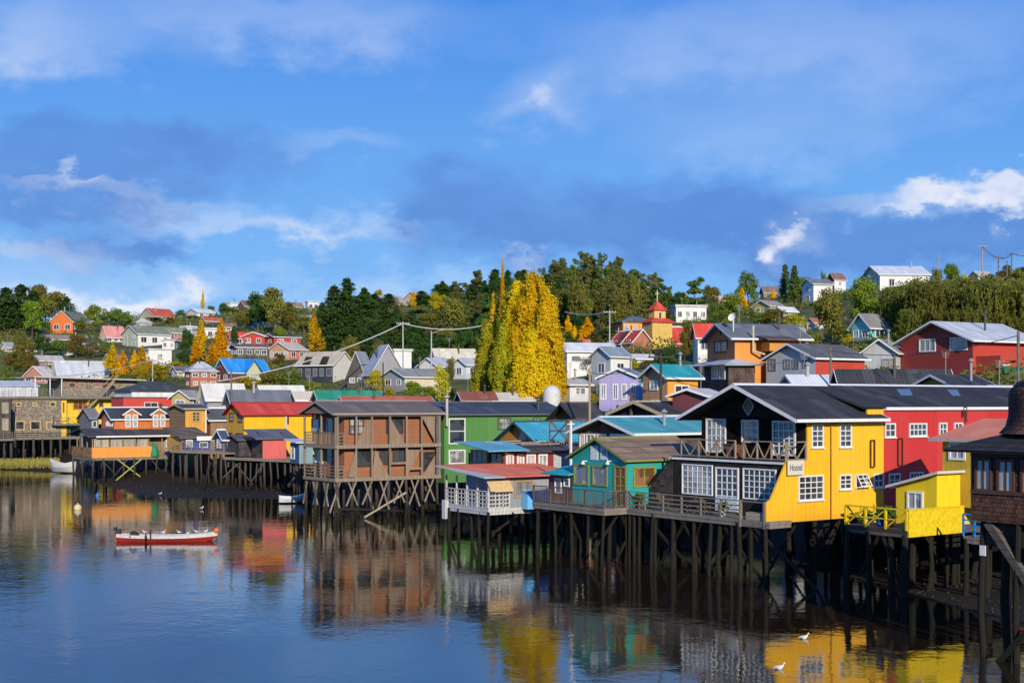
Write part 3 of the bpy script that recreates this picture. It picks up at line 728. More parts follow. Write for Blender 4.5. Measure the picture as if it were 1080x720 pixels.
h.deck(-1.8, 1.0, -.0, yL+1.8, zf-.06, th=.2); h.rail((-1.75, .05, zf-.06), (-1.75, yL+1.7, zf-.06), 1.0, 4, 'bars', DARKW if 0 else wood((.13, .11, .09), 'xy', .2), .08); h.rail((-1.7, .05, zf-.06), (-.05, .05, zf-.06), 1.0, 2, 'bars', wood((.13, .11, .09), 'xy', .2), .08)
h.stilts(h.grid(-1.6, 4, .2, yL+1.4, 4, 5), zf-.2, .12)
h.braces(10, -1.6, 3, 0, yL+1.4, 3.1, -.3)
teal = h
# teal annex behind left (low teal roof)
h2 = House('teal_annex', 603, 83.5, 3.3, 'low teal lean-to annex with white door left of the teal house')
yq = h2.fy(580); zz = h2.z(0, 0, 500); h2.body(0, 3.2, 0, yq, 3.2, zz-.1, zz, 'flat', [paint((.16, .03, .03), 'v', .25)])
h2.sheet([(-.5, -.3, zz+.0), (-.5, yq+.3, zz+.0), (3.4, yq+.3, zz+.75), (3.4, -.3, zz+.75)], .08, metal((.02, .30, .32), 'y', .3, .1, .6)); h2.winF(585.5, 592.5, 504, 520, 0, nc=1, nr=1); h2.winF(595, 601, 504, 513, 0, nc=1, nr=1)
h2.stilts([(.1, .2), (.1, yq), (2, .2)], 3.2, .12)

# ================= lattice terrace house (white-grey lattice, red roof)
h = House('lattice_house', 515, 88, 3.3, 'weathered grey house with white lattice terrace and a red and white sheet roof')
wl = wood((.66, .66, .64), 'xy', .3, .3, .3); yL = h.fy(470.5); xR = h.sx(556); zf = h.z(0, 0, 538)
h.deck(0, 9, 0, yL, zf+.12, wl, .25)
h.rail((0, .03, zf+.1), (0, yL, zf+.1), 1.12, 4, 'lattice', wl, .08); h.rail((.05, 0, zf+.1), (h.sx(537), 0, zf+.1), 1.12, 2, 'lattice', wl, .08)
mb = MB(); mb.box(h.sx(537), 9, .0, .12, zf+.1, zf+2.1); mb.box(h.sx(537), h.sx(537)+.1, .13, yL, zf+.1, zf+2.2); h.add('wall', mb, paint((.34, .36, .4), 'v', .22, .6))
h.winS(542, 562, 506, 524, nc=2, nr=1, fm=plain((.4, .28, .16)), fw=.12)
zt = zf+2.15
for t in range(5): mb = MB(); mb.box(-.02, .08, yL*t/4-.05, yL*t/4+.05, zf+.1, zt); h.add('terrace_post', mb, wl)
for px in (522, 530): mb = MB(); mb.box(h.sx(px), h.sx(px)+.1, -.02, .08, zf+.1, zt-.05); h.add('terrace_post', mb, wl)
zr_ = lambda y: zt+.12+y*.10
xm = h.sx(533, -.5)
h.sheet([(-.7, -.6, zr_(-.6)), (xm, -.6, zr_(-.6)), (xm-1.6, yL+.4, zr_(yL)), (-.7, yL+.4, zr_(yL))], .06, metal((.42, .42, .42), 'x', .25, .35))
mb = MB(); xf = h.sx(612, 0)
mb.prism([(xm+.03, -.6, zr_(-.6)-.05), (xf, -.6, zr_(-.6)-.05), (xf, yL+.4, zr_(yL)-.05), (xm-1.57, yL+.4, zr_(yL)-.05)], (0, 0, .06)); h.add('roof', mb, metal((.78, .17, .09), 'x', .3, .3, .6))
mb = MB(); a = h.sx(519); b = h.sx(538); mb.face([(a-.3, -.3, zf+1.25), (b+.1, -.3, zf+1.2), (b-.1, -.05, zf+2.0), (a-.5, -.05, zf+2.0)]); mb.box(a, b, -.33, -.31, zf+1.2, zf+1.25); h.add('awning', mb, plain((.62, .44, .22), .8))
mb = MB(); mb.box(-.25, .1, yL-.25, yL+.15, zf-.9, zf+.4); h.add('end_panel', mb, wl)
h.stilts(h.grid(.15, 8.5, .2, yL-.2, 4, 5), zf-.12, .12); h.braces(12, 0, 8, 0, yL, zf-.1, -.2)
mb = MB(); mb.box(9, 9.1, 0, yL, zf, zt); h.add('end_wall', mb, wl)
lat = h
mb = MB(); xa, xb = h.sx(556.5, -.7), h.sx(581.5, -.7)
za, zb_ = h.z(xa, -.7, 518.5), h.z(xa, -.7, 537); 
mb.box(0, xb-xa, 0, .62, 0, za-zb_)
for i in range(7): x = (xb-xa)*(i+.5)/7; mb.box(x-.05, x+.05, -.03, -.002, .04, za-zb_-.04)
mb.box(-.04, xb-xa+.04, -.04, .64, za-zb_, za-zb_+.05)
o = mb.build('water_tank', plain((.16, .50, .85), .4, .4, .2)); X, Y = h.W(xa, -.7); o.location = (X, Y, zb_); o.rotation_euler = (0, 0, h.ang); tag(o, 'light blue ribbed box tank on the deck edge between lattice house and teal house', 'tank')

# ================= dark house with turquoise roof
h = House('turquoise_roof_house', 672, 88.5, 4, 'dark boarded house with turquoise metal roof and white bay windows behind the teal house')
yL = h.fy(610); ze = h.z(0, 0, 456.5); zr = h.z(0, yL/2, 441.5)
h.body(0, 12, 0, yL, 3.5, ze, zr, 'x', [wood((.06, .04, .035), 'xy', .2)])
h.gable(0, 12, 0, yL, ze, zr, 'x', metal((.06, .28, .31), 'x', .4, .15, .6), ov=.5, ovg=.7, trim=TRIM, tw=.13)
for a, b in ((611.5, 617), (618.5, 628), (630, 640)): h.winF(a, b, 457, 473, 0, nc=2, nr=1, fw=.12)
h.win('F', 0, h.fy(644), h.fy(665), h.z(0, 1, 461), h.z(0, 1, 457.5), 1, 1, gm=TRIM)
h.flue(3.5, 1.2, ze, h.z(3.5, 1.2, 436), .12)
h.stilts(h.grid(.2, 6, .2, yL, 2, 4), 3.4)
h = House('cream_gable_house', 702, 103, 5, 'dark house whose front gable has broad cream bargeboards behind the turquoise roof')
yL = h.fy(648); ze = h.z(0, 0, 437.5); zr = h.z(0, yL/2, 425)
h.body(0, 8, 0, yL, 4, ze, zr, 'x', [DARKW]); h.gable(0, 8, 0, yL, ze, zr, 'x', roofm, trim=plain((.62, .46, .26), .6), tw=.22, ovg=.6); h.flue(-.2, yL*.62, ze-.5, h.z(0, yL*.6, 418), .14, plain((.10, .06, .05)))

# ================= timber house on stilts
h = House('timber_house', 355, 108, 3.3, 'unpainted timber two storey house with open galleries and tall diagonal braced stilts')
yL = h.fy(321.5); xR = h.sx(464); zf = h.z(0, 0, 505.5); zm = h.z(0, 0, 470.5); ze = h.z(0, 0, 436); zr = h.z(0, yL/2, 424.3)
ow = paint((.34, .135, .06), 'h', .17, .7, .3, .25, .2); tw_ = wood((.36, .24, .15), 'xy', .17, .6, .4); tan = wood((.32, .25, .18), 'xy', .35, .3, .3)
g0 = 3.6                                                   # depth of the front gallery
mb = MB(); mb.box(g0-2.6, xR, .55, yL, zf, ze-.02); h.add('wall', mb, ow)
mb = MB(); mb.face([(g0+.05, 0, ze), (g0+.05, yL/2, zr-.05), (g0+.05, yL, ze)][::-1]); mb.face([(-.25, .0, ze), (-.25, yL/2, zr), (-.25, yL, ze)][::-1]); h.add('gable_end', mb, wood((.28, .2, .15), 'z', .16))
mb = MB(); mb.box(xR-.12, xR, 0, .53, zf, ze-.02); mb.box(xR-.4, xR+.06, -.05, .0, zf-.2, ze+.02); h.add('end_wall', mb, wood((.13, .12, .12), 'xy', .16))
for z, nm in ((zf, 'floor'), (zm, 'upper_floor')):
    mb = MB(); mb.box(-.1, xR, -.1, yL+.05, z-.16, z); mb.box(-.14, xR+.02, -.18, -.104, z-.2, z+.1); mb.box(-.18, -.104, -.1, yL, z-.2, z+.06); h.add(nm, mb, tan)
for px in (355.8, 375.5, 392, 411, 428.6, 444.5, 463.2): mb = MB(); x = h.sx(px); mb.box(x-.07, x+.07, -.1, .04, zf, ze); h.add('post', mb, tan)
for y in (.05, yL*.45, yL-.1): mb = MB(); mb.box(-.1, .04, y, y+.14, zf, ze); h.add('post', mb, tan)
mb = MB(); mb.box(-.1, xR, -.12, -.102, ze-.25, ze-.1); h.add('beam', mb, tan)
# slatted triangular screens
def tri(h, pts):
    mb = MB(); q = [h.S(a, b, -.06) for a, b in pts]; mb.prism([(x, -.05, z) for x, z in q], (0, .04, 0)); h.add('slat_screen', mb, tw_)
for pts in (((376, 469), (391, 469), (391, 442.5), (387, 442.5)), ((411.5, 469), (428, 469), (411.5, 440)), ((445, 439), (459, 466), (459, 439)),
            ((367, 503), (375.5, 503), (375.5, 474)), ((392.5, 503), (411, 503), (396, 474)), ((428.6, 503), (444, 474), (428.6, 474)), ((444.6, 503), (459, 503), (459, 480))): tri(h, pts)
for q in ((368, 383.5, 440, 458, 3, 2), (407, 425, 439.5, 457, 3, 2), (375, 391, 474, 492, 3, 2), (400, 412, 473, 490, 2, 2), (414, 428.5, 472, 487, 2, 1), (446.5, 458, 476, 497, 2, 2)):
    h.winS(*q[:4], y=.55, nc=q[4], nr=q[5], fm=plain((.06, .04, .035)), fw=.1)
h.winF(329, 337, 441, 455, g0-2.6, nc=1, nr=1, fm=tan, gm=glass((.2, .3, .5), .6)); h.winF(345, 351, 441, 457, g0-2.6, nc=1, nr=1, gm=GLASSC); h.winF(333, 341, 474, 488, g0-2.6, nc=1, nr=1, gm=GLASSC); h.winF(344, 351, 472, 490, g0-2.6, nc=1, nr=2, fm=tan)
rl = wood((.3, .22, .15), 'xy', .2)
for z in (zf, zm): h.rail((-.06, .1, z), (-.06, yL-.1, z), 1.05, 3, 'h' if z == zf else 'bars', rl, .08); h.rail((0, yL-.02, z), (g0, yL-.02, z), 1.05, 2, 'h', rl, .07); 
for a, b in ((.1, h.sx(362)),): h.rail((a, -.05, zf), (b, -.05, zf), 1.05, 1, 'h', rl, .08); h.rail((a, -.05, zm), (b, -.05, zm), 1.05, 1, 'h', rl, .08)
mb = MB(); xa, xb = h.sx(413), h.sx(428); mb.box(xa, xb, -.04, .0, h.z(3, 0, 490), h.z(3, 0, 488)); mb.box(h.sx(430), h.sx(444), -.04, 0, h.z(4, 0, 496), h.z(4, 0, 494)); h.add('hand_rail', mb, tan)
h.gable(-.1, xR, 0, yL, ze, zr, 'x', metal((.13, .105, .095), 'x', .3, .3, .65), ov=.3, ovg=.35, trim=plain((.33, .28, .24)), tw=.1)
h.stilts(h.grid(.0, xR-.3, .0, yL-.2, 7, 4, .1), zf-.15, .12); h.stilts([(.0, -.05)], zf, .17)
for i in range(13):
    x = .3+i*.75; sgn = 1 if i % 2 else -1
    h.brace((x, -.02, zf-.2), (x+.9*sgn, .05, RND.uniform(.6, 1.3)), .09, wood((.30, .25, .19), 'xy', .3))
for i in range(6):
    y = .4+i*.95; sgn = 1 if i % 2 else -1; h.brace((-.02, y, zf-.2), (.0, y+.85*sgn, 1.0), .09, wood((.30, .25, .19), 'xy', .3))
h.brace((.2, -.1, .9), (6.0, -.1, 2.4-1.9), .1); h.brace((2.5, -.1, .1), (6.5, -.12, 2.0), .1, wood((.5, .42, .3), 'xy', .3))
timber = h
# ================= green house
h = House('green_house', 466, 114.6, 4, 'long green board house with a flat dark navy roof between timber house and blue gable')
# keep it in line with the timber house
xR = h.sx(600); ze = h.z(0, 0, 437); zr = h.z(0, 3, 425.5); grn = paint((.085, .25, .055), 'v', .4, .55, .2, .15, .15); nav = metal((.04, .055, .08), 'x', .5, .06, .6)
h.body(.25, xR, 0, 7, 2.6, ze, zr, 'x', [grn]); h.gable(.25, xR, 0, 7, ze, zr, 'x', nav, ov=.3, ovg=.1, trim=plain((.1, .11, .13)), tw=.04)
for q in ((473, 490.5, 441, 468, 1, 2), (473, 490.5, 474, 489, 1, 1), (524.5, 539, 440, 453, 2, 2), (562, 570, 440, 444, 2, 1)): h.winS(*q[:4], nc=q[4], nr=q[5], fm=plain((.08, .12, .06)) if q[4] == 2 else TRIM, fw=.1)
h.stilts(h.grid(.5, 9, .2, 6, 4, 3), 2.6, .12)
x, z = h.S(467, 421, -.3); h.flue(.3, -.35, ze-1, h.z(0, 0, 420), .12, plain((.5, .45, .38)))
h.flue(xR-2.8, 1.0, ze, h.z(xR, 0, 421), .16, plain((.06, .06, .07)))
h = House('black_roof_house', 612, 117, 5, 'low brown house under a wide black roof with open eaves beyond the green house')
xR = h.sx(692); yL = h.fy(585); ze = h.z(0, 0, 441); zr = h.z(0, 3, 426)
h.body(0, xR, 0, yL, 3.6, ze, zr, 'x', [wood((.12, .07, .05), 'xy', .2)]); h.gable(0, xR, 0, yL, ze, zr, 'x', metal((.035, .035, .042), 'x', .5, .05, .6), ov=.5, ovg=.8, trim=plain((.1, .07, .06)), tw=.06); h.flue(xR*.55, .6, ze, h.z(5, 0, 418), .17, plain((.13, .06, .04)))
mb = MB(); p0 = h.W(0, 0)
# ================= low red house, its blue awning, and the blue roofed gable above
h = House('blue_gable_house', 568, 104, 5, 'ochre gable with triangular window under a bright sky blue roof')
yL = h.fy(527); ze = h.z(0, 0, 465.5); zr = h.z(0, yL/2, 446)
h.body(0, 6.5, 0, yL, 3.5, ze, zr, 'x', [paint((.52, .24, .04), 'v', .25, .6)]); h.gable(0, 6.5, 0, yL, ze, zr, 'x', metal((.04, .30, .40), 'x', .45, .2, .6), ov=.35, ovg=.5, trim=plain((.05, .07, .09)), tw=.08)
yc, zc = h.Fr(551.5, 458); mb = MB(); mb.prism([(-.05, yc-.55, zc-.45), (-.05, yc, zc+.65), (-.05, yc+.55, zc-.45)], (.06, 0, 0)); h.add('gable_window', mb, plain((.4, .42, .45), .2, .5))
bl = h
h = House('red_row_house', 532, 95, 3.4, 'low red house with four white windows and a blue sheet porch below the green wall')
yL = h.fy(494); xR = h.sx(583); ze = h.z(0, 0, 477.5); 
h.body(0, xR, 0, yL, 3.0, ze-.12, ze, 'flat', [wood((.2, .11, .06), 'xy', .2), paint((.28, .03, .035), 'v', .25)])
for a, b in ((533.5, 541.5), (545, 552.5), (555, 564.5), (567.5, 577)): h.winS(a, b, 478.5, 493, nc=2, nr=1, fw=.12, gm=glass((.15, .12, .08), .5))
h.winF(497, 514.5, 474, 489, 0, nc=3, nr=1, fm=plain((.5, .34, .14)), fw=.12); h.winF(517, 530.5, 477, 496, 0, nc=2, nr=1, fm=DARKW, fw=.1)
h.sheet([(-.2, -.35, ze+.05), (xR+4, -.35, ze+.05), (xR+4, yL, ze+.62), (-.2, yL, ze+.62)], .09, metal((.07, .06, .06), 'x', .5, .5, .7))
h.sheet([(-1.5, -.2, ze+.2), (1.4, -1.2, ze+.22), (2.2, yL*.6, ze+.75), (-.8, yL+.8, ze+.72)], .07, metal((.12, .34, .42), 'x', .3, .3, .6), 'porch_roof')
mb = MB(); mb.box(xR+.01, xR+3.6, -.1, -.02, ze-1.2, ze+.0); h.add('white_panel', mb, paint((.5, .5, .5), 'v', .2))
h.stilts(h.grid(.2, 6, .2, yL, 3, 3), 3.0)
mb = MB()
for a, b in (((1.2, 2.5), (4.8, 2.2)), ((2.6, 1.6), (6.4, 1.3)), ((.5, 3.2), (3.9, 3.4)), ((5, 3), (8, 2.2))): mb.beam((a[0], a[1], ze+.2+a[1]*.1+.16), (b[0], b[1], ze+.2+b[1]*.1+.2), .12, .08)
h.add('loose_plank', mb, wood((.4, .33, .26), 'xy', .3))
# timber lookout frame
h = House('scaffold_frame', 600, 98, 6.8, 'rough open timber frame standing on the roofs beside the sky blue roof', 'frame')
z0, z1 = h.z(0, 0, 466), h.z(0, 0, 443); yy = h.fy(580)
mb = MB()
for x, y in ((0, 0), (0, yy), (1.6, 0), (1.6, yy)): mb.beam((x, y, z0-1.2), (x, y, z1), .1, .1)
for z in (z1, (z0+z1)/2): mb.beam((0, 0, z), (0, yy, z), .08, .1); mb.beam((0, 0, z), (1.6, 0, z), .08, .1); mb.beam((1.6, 0, z), (1.6, yy, z), .08, .1)
mb.beam((0, 0, z0), (0, yy, z1), .08, .08); mb.beam((0, yy, z0), (0, 0, z1), .08, .08); h.add('timber', mb, wood((.2, .15, .11), 'xy', .3))
h = House('white_pole', 602, 86, 3, 'tall thin white post between the lattice house and the teal house', 'post')
mb = MB(); mb.beam((0, 0, 3), (0, 0, h.z(0, 0, 444)), .12, .12); mb.beam((-.3, 0, h.z(0, 0, 447)), (.3, 0, h.z(0, 0, 447)), .06, .06); h.add('post', mb, TRIM)

# chairs and a table on the hostel deck
def deck_chair(hh, x, y, z, rz, label, mat):
    X, Y = hh.W(x, y); r = empty('wooden_chair', (X, Y, z), hh.ang+rz, label, 'chair', None)
    mb = MB(); mb.box(-.24, .24, -.24, .24, .42, .47); mb.build('seat', mat, r)
    mb = MB(); mb.prism([(-.24, .22, .5), (.24, .22, .5), (.24, .34, 1.0), (-.24, .34, 1.0)], (0, .04, 0)); mb.build('backrest', mat, r)
    for sx in (-1, 1):
        for sy in (-1, 1): mb = MB(); mb.beam((sx*.2, sy*.2, 0), (sx*.2, sy*.2, .43), .05, .05); mb.build('leg', mat, r)
cw = wood((.16, .10, .06), 'xy', .1); HX = .75
deck_chair(hostel, HX, hostel.fy(700, HX), 3.25, .4, 'brown wooden chair on the hostel deck at the foot of the shingled cheek wall', cw)
deck_chair(hostel, HX, hostel.fy(727, HX), 3.25, -2.0, 'brown wooden chair under the left big window of the black hostel front', cw)
deck_chair(hostel, HX, hostel.fy(744, HX), 3.25, 1.4, 'brown wooden chair just left of the white hostel door', cw)
X, Y = hostel.W(HX, hostel.fy(735.5, HX)); r = empty('wooden_table', (X, Y, 3.25), hostel.ang, 'small brown wooden table between two chairs on the hostel deck', 'table')
mb = MB(); mb.box(-.35, .35, -.35, .35, .7, .75); mb.build('tabletop', cw, r)
for sx in (-1, 1):
    for sy in (-1, 1): mb = MB(); mb.beam((sx*.3, sy*.3, 0), (sx*.3, sy*.3, .7), .05, .05); mb.build('leg', cw, r)
# ================= the stilt houses further left
shg2 = shingle((.30, .25, .19), .22, .2, .5); orw = plain((.5, .22, .06)); YW = paint((.80, .55, .04), 'v', .4, .6)
h = House('shingle_guesthouse', 13, 205, 4.3, 'three storey wood shingled building with roof terrace and yellow stair wing on the left', 'house')
z0 = h.z(0, 0, 461.5); z1 = h.z(0, 0, 419.5); x1 = h.sx(64.5); x2 = h.sx(72); x3 = h.sx(124); yL = 11
h.body(0, x1, 0, yL, z0, z1, z1, 'flat', [shg2]); h.deck(-.3, x1+3, -1.2, yL, z0+.1, th=.2)
h.rail((0, -1.15, z0+.1), (x1+1, -1.15, z0+.1), 1.05, 5, 'h', GREYW)
for q in ((15.5, 26, 443.5, 453.5, 1), (31.5, 43, 443.5, 453.5, 1), (48.5, 59, 444, 453.5, 2), (16.5, 22.5, 424, 428.5, 1), (34, 39, 424, 428.5, 1), (52, 59, 423.5, 429, 1)): h.winS(*q[:4], nc=q[4], nr=1, fm=plain((.55, .38, .18)), fw=.18)
mb = MB(); mb.box(x1+.02, x3, 1.2, yL-1, z0+2, z1-.02); h.add('yellow_wing', mb, YW); mb = MB(); mb.box(x1+.01, x2-.2, .2, 1.15, z0, z1-.05); h.add('yellow_wall', mb, YW)
h.winS(66, 68, 424, 435, y=.2, nc=1, nr=2, fm=orw); h.winS(77, 92, 423.5, 432, y=1.2, nc=3, nr=1, fm=orw, gm=glass((.08, .03, .02)), fw=.15); h.winS(104, 109, 424, 429, y=1.2, nc=1, nr=1, fm=orw)
zt = h.z(0, 3, 418.5); x4 = h.sx(140, 2)
h.deck(-4, x4, -.4, yL, zt+.1, GREYW, .2, 'terrace'); h.rail((-4, -.35, zt+.1), (x4, -.35, zt+.1), 1.1, 14, 'h', plain((.25, .25, .25)), .06)
xu = h.sx(65, 2.5); zc_ = h.z(xu, 2.5, 400)
mb = MB(); mb.box(xu, x4+1, 2.5, yL-1, zt+.1, zc_); h.add('penthouse_wall', mb, shg2)
for q in ((72, 80, 403, 409), (82, 90, 403.5, 409), (98, 105, 403.5, 409.5), (106.5, 115, 404, 410)): h.winS(*q, y=2.5, nc=1, nr=1, fm=plain((.5, .22, .1)), fw=.15)
xr0 = h.sx(34, 2)
h.sheet([(xr0, 1.2, zc_+.45), (x4+2, 1.2, zc_+.1), (x4+2, yL, zc_+.1), (xr0, yL, zc_+.45)], .2, plain((.5, .47, .42)), 'flat_roof')
for x in (xr0+.3, xr0+2.6, xu-.3): mb = MB(); mb.beam((x, 1.5, zt+.1), (x, 1.5, zc_+.25), .14, .14); h.add('terrace_post', mb, TRIM)
mb = MB(); mb.beam((x1+2.5, -.2, z1-3.4), (x1+8.5, .4, z1+2.8), .9, .16); mb.beam((x1+2.5, -.2, z1-2.4), (x1+8.5, .4, z1+3.8), .1, .08); h.add('outside_stair', mb, wood((.45, .36, .2), 'xy', .3)); 
mb = MB(); mb.box(x1-1.6, x1+3.2, -1.2, .15, z1-4.3, z1-4.1); h.add('landing', mb, GREYW); h.rail((x1-1.6, -1.2, z1-4.1), (x1+3.2, -1.2, z1-4.1), 1, 2, 'v', wood((.12, .1, .08), 'xy', .3))
h.stilts(h.grid(.1, x1+4, -1.0, yL-.5, 9, 4), z0-.1, .16)
h = House('dark_terrace_house', -40, 196, 4.3, 'dark framed building with open galleries at the left picture edge')
xR = h.sx(11.5); h.body(0, xR, 0, 9, z0, z1-.2, z1-.2, 'flat', [wood((.07, .06, .05), 'xy', .3)])
for a in (-8, 2):
    for b, c in ((424, 436), (441, 454)): h.winS(a, a+7, b, c, nc=2, nr=1, fm=plain((.35, .28, .16)), gm=glass((.2, .14, .05), .3), fw=.15)
h.stilts(h.grid(.2, xR, .1, 6, 8, 3), z0, .17); h.deck(-1, xR+.2, -1, 9, z0+.05); h.rail((-.9, -.9, z0), (xR, -.9, z0), 1, 6, 'h'); h.rail((0, -.1, z1-.1), (xR, -.1, z1-.1), 1.1, 6, 'h', plain((.25, .25, .25)), .06)
h = House('white_warehouse', -60, 235, 4.3, 'long pale corrugated building behind the roof terrace at the far left')
xR = h.sx(40); h.body(0, xR, 0, 10, 4, h.z(10, 0, 407), h.z(10, 0, 404), 'x', [metal((.55, .58, .62), 'xy', .6, .05)]); h.gable(0, xR, 0, 10, h.z(10, 0, 407), h.z(10, 0, 402), 'x', metal((.5, .52, .55), 'x'))

# orange house with dormers
h = House('orange_dormer_house', 97, 157, 2.9, 'orange house with two white dormers and a bright orange veranda panel on crossed stilts')
zf = h.z(0, 0, 483); zp = h.z(0, 0, 471.5); ze0 = h.z(0, 0, 461); xR = h.sx(160); xR2 = h.sx(187); yL = h.fy(76)
OB = paint((.80, .32, .06), 'n', .3, .55, .1)
mb = MB(); mb.box(0, xR, -.06, 0, zf, zp); h.add('veranda_panel', mb, OB); mb = MB(); mb.box(-.06, -.003, .0, yL, zf+.1, zp-.05)
h.add('front_panel', mb, shingle((.34, .18, .09), .5, .3, .4))
h.deck(0, xR2, 0, yL, zf+.05, th=.15)
mb = MB(); mb.box(1.2, xR2, 1.0, yL-.3, zf, ze0); h.add('ground_wall', mb, wood((.3, .2, .11), 'xy', .25))
for px in (97.6, 115, 129, 143, 157, 171, 184): mb = MB(); x = h.sx(px); mb.box(x-.05, x+.05, .0, .1, zf, ze0); h.add('post', mb, wood((.45, .3, .15), 'xy', .3))
for k in range(1, 4): mb = MB(); mb.box(0, .1, yL*k/4, yL*k/4+.1, zf, ze0); h.add('post', mb, wood((.45, .3, .15), 'xy', .3))
for a, b in ((99, 106), (107, 114.5), (116.5, 128.5), (130, 142), (144.5, 156)): h.winS(a, b, 462.8, 471, y=.12, nc=(4 if a < 115 else 2), nr=(3 if a < 115 else 1), fm=plain((.5, .42, .3)) if a < 115 else plain((.4, .3, .15)), gm=glass((.22, .17, .08), .2), fw=.07)
rf = metal((.05, .05, .055), 'x', .5, .3, .65)
zu = h.z(2.5, 2, 451.5)
h.sheet([(-.7, -.5, ze0+.12), (xR2+.3, -.5, ze0+.12), (xR2+.3, 2.6, zu), (-.7, 2.6, zu)], .1, rf, 'veranda_roof'); h.sheet([(-.72, 2.62, zu), (2.0, 2.62, zu), (2.0, yL+.3, ze0+.6), (-.72, yL+.3, ze0+.2)], .1, rf, 'veranda_roof')
mb = MB(); mb.box(h.sx(100), xR2+.3, -.56, -.505, ze0-.03, ze0+.16); h.add('fascia', mb, TRIM)
xa = h.sx(120.5, 2.2); xb = h.sx(183, 2.2); ze = h.z(xa, 2.2, 441.5); yy = yL-.6; zr = h.z(xa, 4.2, 430.5)
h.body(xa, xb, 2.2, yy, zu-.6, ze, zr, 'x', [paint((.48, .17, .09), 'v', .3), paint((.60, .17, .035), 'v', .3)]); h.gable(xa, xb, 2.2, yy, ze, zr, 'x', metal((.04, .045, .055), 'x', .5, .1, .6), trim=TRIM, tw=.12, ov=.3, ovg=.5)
for a, b in ((131, 146), (160, 175)):
    u0, u1 = h.sx(a, 2.1), h.sx(b, 2.1); zd = h.z(u0, 2.1, 437); zt = h.z(u0, 2.1, 432)
    mb = MB(); um = (u0+u1)/2; mb.prism([(u0, 2.05, zu-.2), (u1, 2.05, zu-.2), (u1, 2.05, zd), (um, 2.05, zt), (u0, 2.05, zd)], (0, 2.2, 0)); d_ = h.add('dormer', mb, paint((.60, .17, .035), 'v', .3))
    mb = MB(); mb.beam((u0-.3, 1.9, zd-.1), (um, 1.9, zt+.1), .12, .16); mb.beam((u1+.3, 1.9, zd-.1), (um, 1.9, zt+.1), .12, .16); h.add('trim', mb, TRIM, d_)
    mb = MB(); mb.prism([(u0-.3, 1.95, zd-.15), (um, 1.95, zt+.1), (u1+.3, 1.95, zd-.15), (u1+.3, 1.95, zd-.05), (um, 1.95, zt+.2), (u0-.3, 1.95, zd-.05)], (0, 2.4, 0)); h.add('dormer_roof', mb, rf, d_)
    h.win('S', 2.05, u0+.12, um-.12, zu+.1, zd-.0, 1, 2, parent=d_, gm=glass((.35, .42, .5), .5), fw=.1); h.win('S', 2.05, um+.12, u1-.12, zu+.1, zd, 1, 2, parent=d_, gm=glass((.35, .42, .5), .5), fw=.1)
for k in range(3): y = 2.7+k*.9; h.win('F', xa, y, y+.55, zu+.2, ze-.3, 1, 1, gm=GLASSC, fw=.08)
h.flue(h.sx(170, 4), 4.2, zr-.2, h.z(h.sx(170, 4), 4.2, 428), .14, plain((.04, .04, .04)))
h.rail((xR+.1, 0, zf), (xR2, 0, zf), 1.0, 3, 'x', wood((.3, .2, .12), 'xy', .3))
h.stilts(h.grid(.1, xR2-.2, .1, yL-.2, 9, 3, .2), zf-.1, .11)
h.brace((3.0, -.1, zf-.2), (6.5, -.1, .1), .09, plain((.4, .42, .1))); h.brace((6, -.12, zf-.2), (2.6, -.12, .1), .09, plain((.4, .42, .1))); h.brace((9.6, 0, zf-.2), (8.6, 0, .8), .09); h.brace((9.6, 0, zf-.2), (10.8, 0, .6), .09); h.braces(6, 0, xR2, 0, yL, zf-.1, 0)
odh = h
prop('gas_cylinder_crate', 'white boxy appliance standing on the veranda deck right of the orange panel', 'appliance', h, h.sx(176), .25, zf+.05, lambda m: (m.box(0, 1.0, 0, .7, 0, 2.0), m.box(.05, .95, -.03, 0, .1, .9), m.box(.05, .95, -.03, 0, 1.0, 1.9)), plain((.7, .7, .7))).name = 'fridge'
prop('crumpled_tarpaulin', 'green tarpaulin bundle on the veranda deck beside the orange panel', 'tarpaulin', h, h.sx(163), .4, zf+.05, lambda m: m.lathe([(.75, 0), (.7, .5), (.55, 1.0), (.2, 1.5), (.02, 1.6)], n=9), plain((.02, .25, .12), .6, .3, .5))
# small grey house
h = House('grey_gable_house', 96, 172, 4, 'small grey weathered gable house left of the orange dormer house')
yL = h.fy(84); xR = h.sx(104); ze = h.z(0, 0, 441); zr = h.z(0, 2, 432); h.body(0, xR, 0, yL, 1.5, ze, zr, 'x', [wood((.22, .23, .24), 'xy', .3)]); h.gable(0, xR, 0, yL, ze, zr, 'x', metal((.18, .18, .18), 'x')); h.winS(97.5, 102, 443.5, 450.5, nc=1, nr=1)
h.stilts(h.grid(.2, 3, .2, yL, 2, 3), 1.6)
h = House('red_wall_shed', 130, 186, 3, 'long low bright red wall with a flat pale roof behind the orange dormers', 'shed')
xR = h.sx(187); ze = h.z(0, 0, 419.5); h.body(0, xR, 0, 5, 3, ze, ze, 'flat', [paint((.62, .06, .04), 'n')]); mb = MB(); mb.box(-.1, xR+.1, -.1, 5.1, ze+.003, ze+.15); h.add('roof', mb, plain((.12, .11, .1))); h.win('S', 0, 3, 5, ze-1.6, ze-.6, 2, 1)
h.stilts(h.grid(.3, xR, .2, 4, 4, 2), 3)
h = House('white_fence_house', 139, 205, 4, 'low white building with a dark hipped roof behind the red wall')
xR = h.sx(200); ze = h.z(0, 0, 411.5); h.body(0, xR, 0, 8, 3.5, ze, ze, 'flat', [paint((.7, .72, .74), 'v', 1.2)]); h.hip(0, xR, 0, 8, ze, h.z(5, 4, 402), metal((.05, .055, .06), 'x', .5, .1, .6))
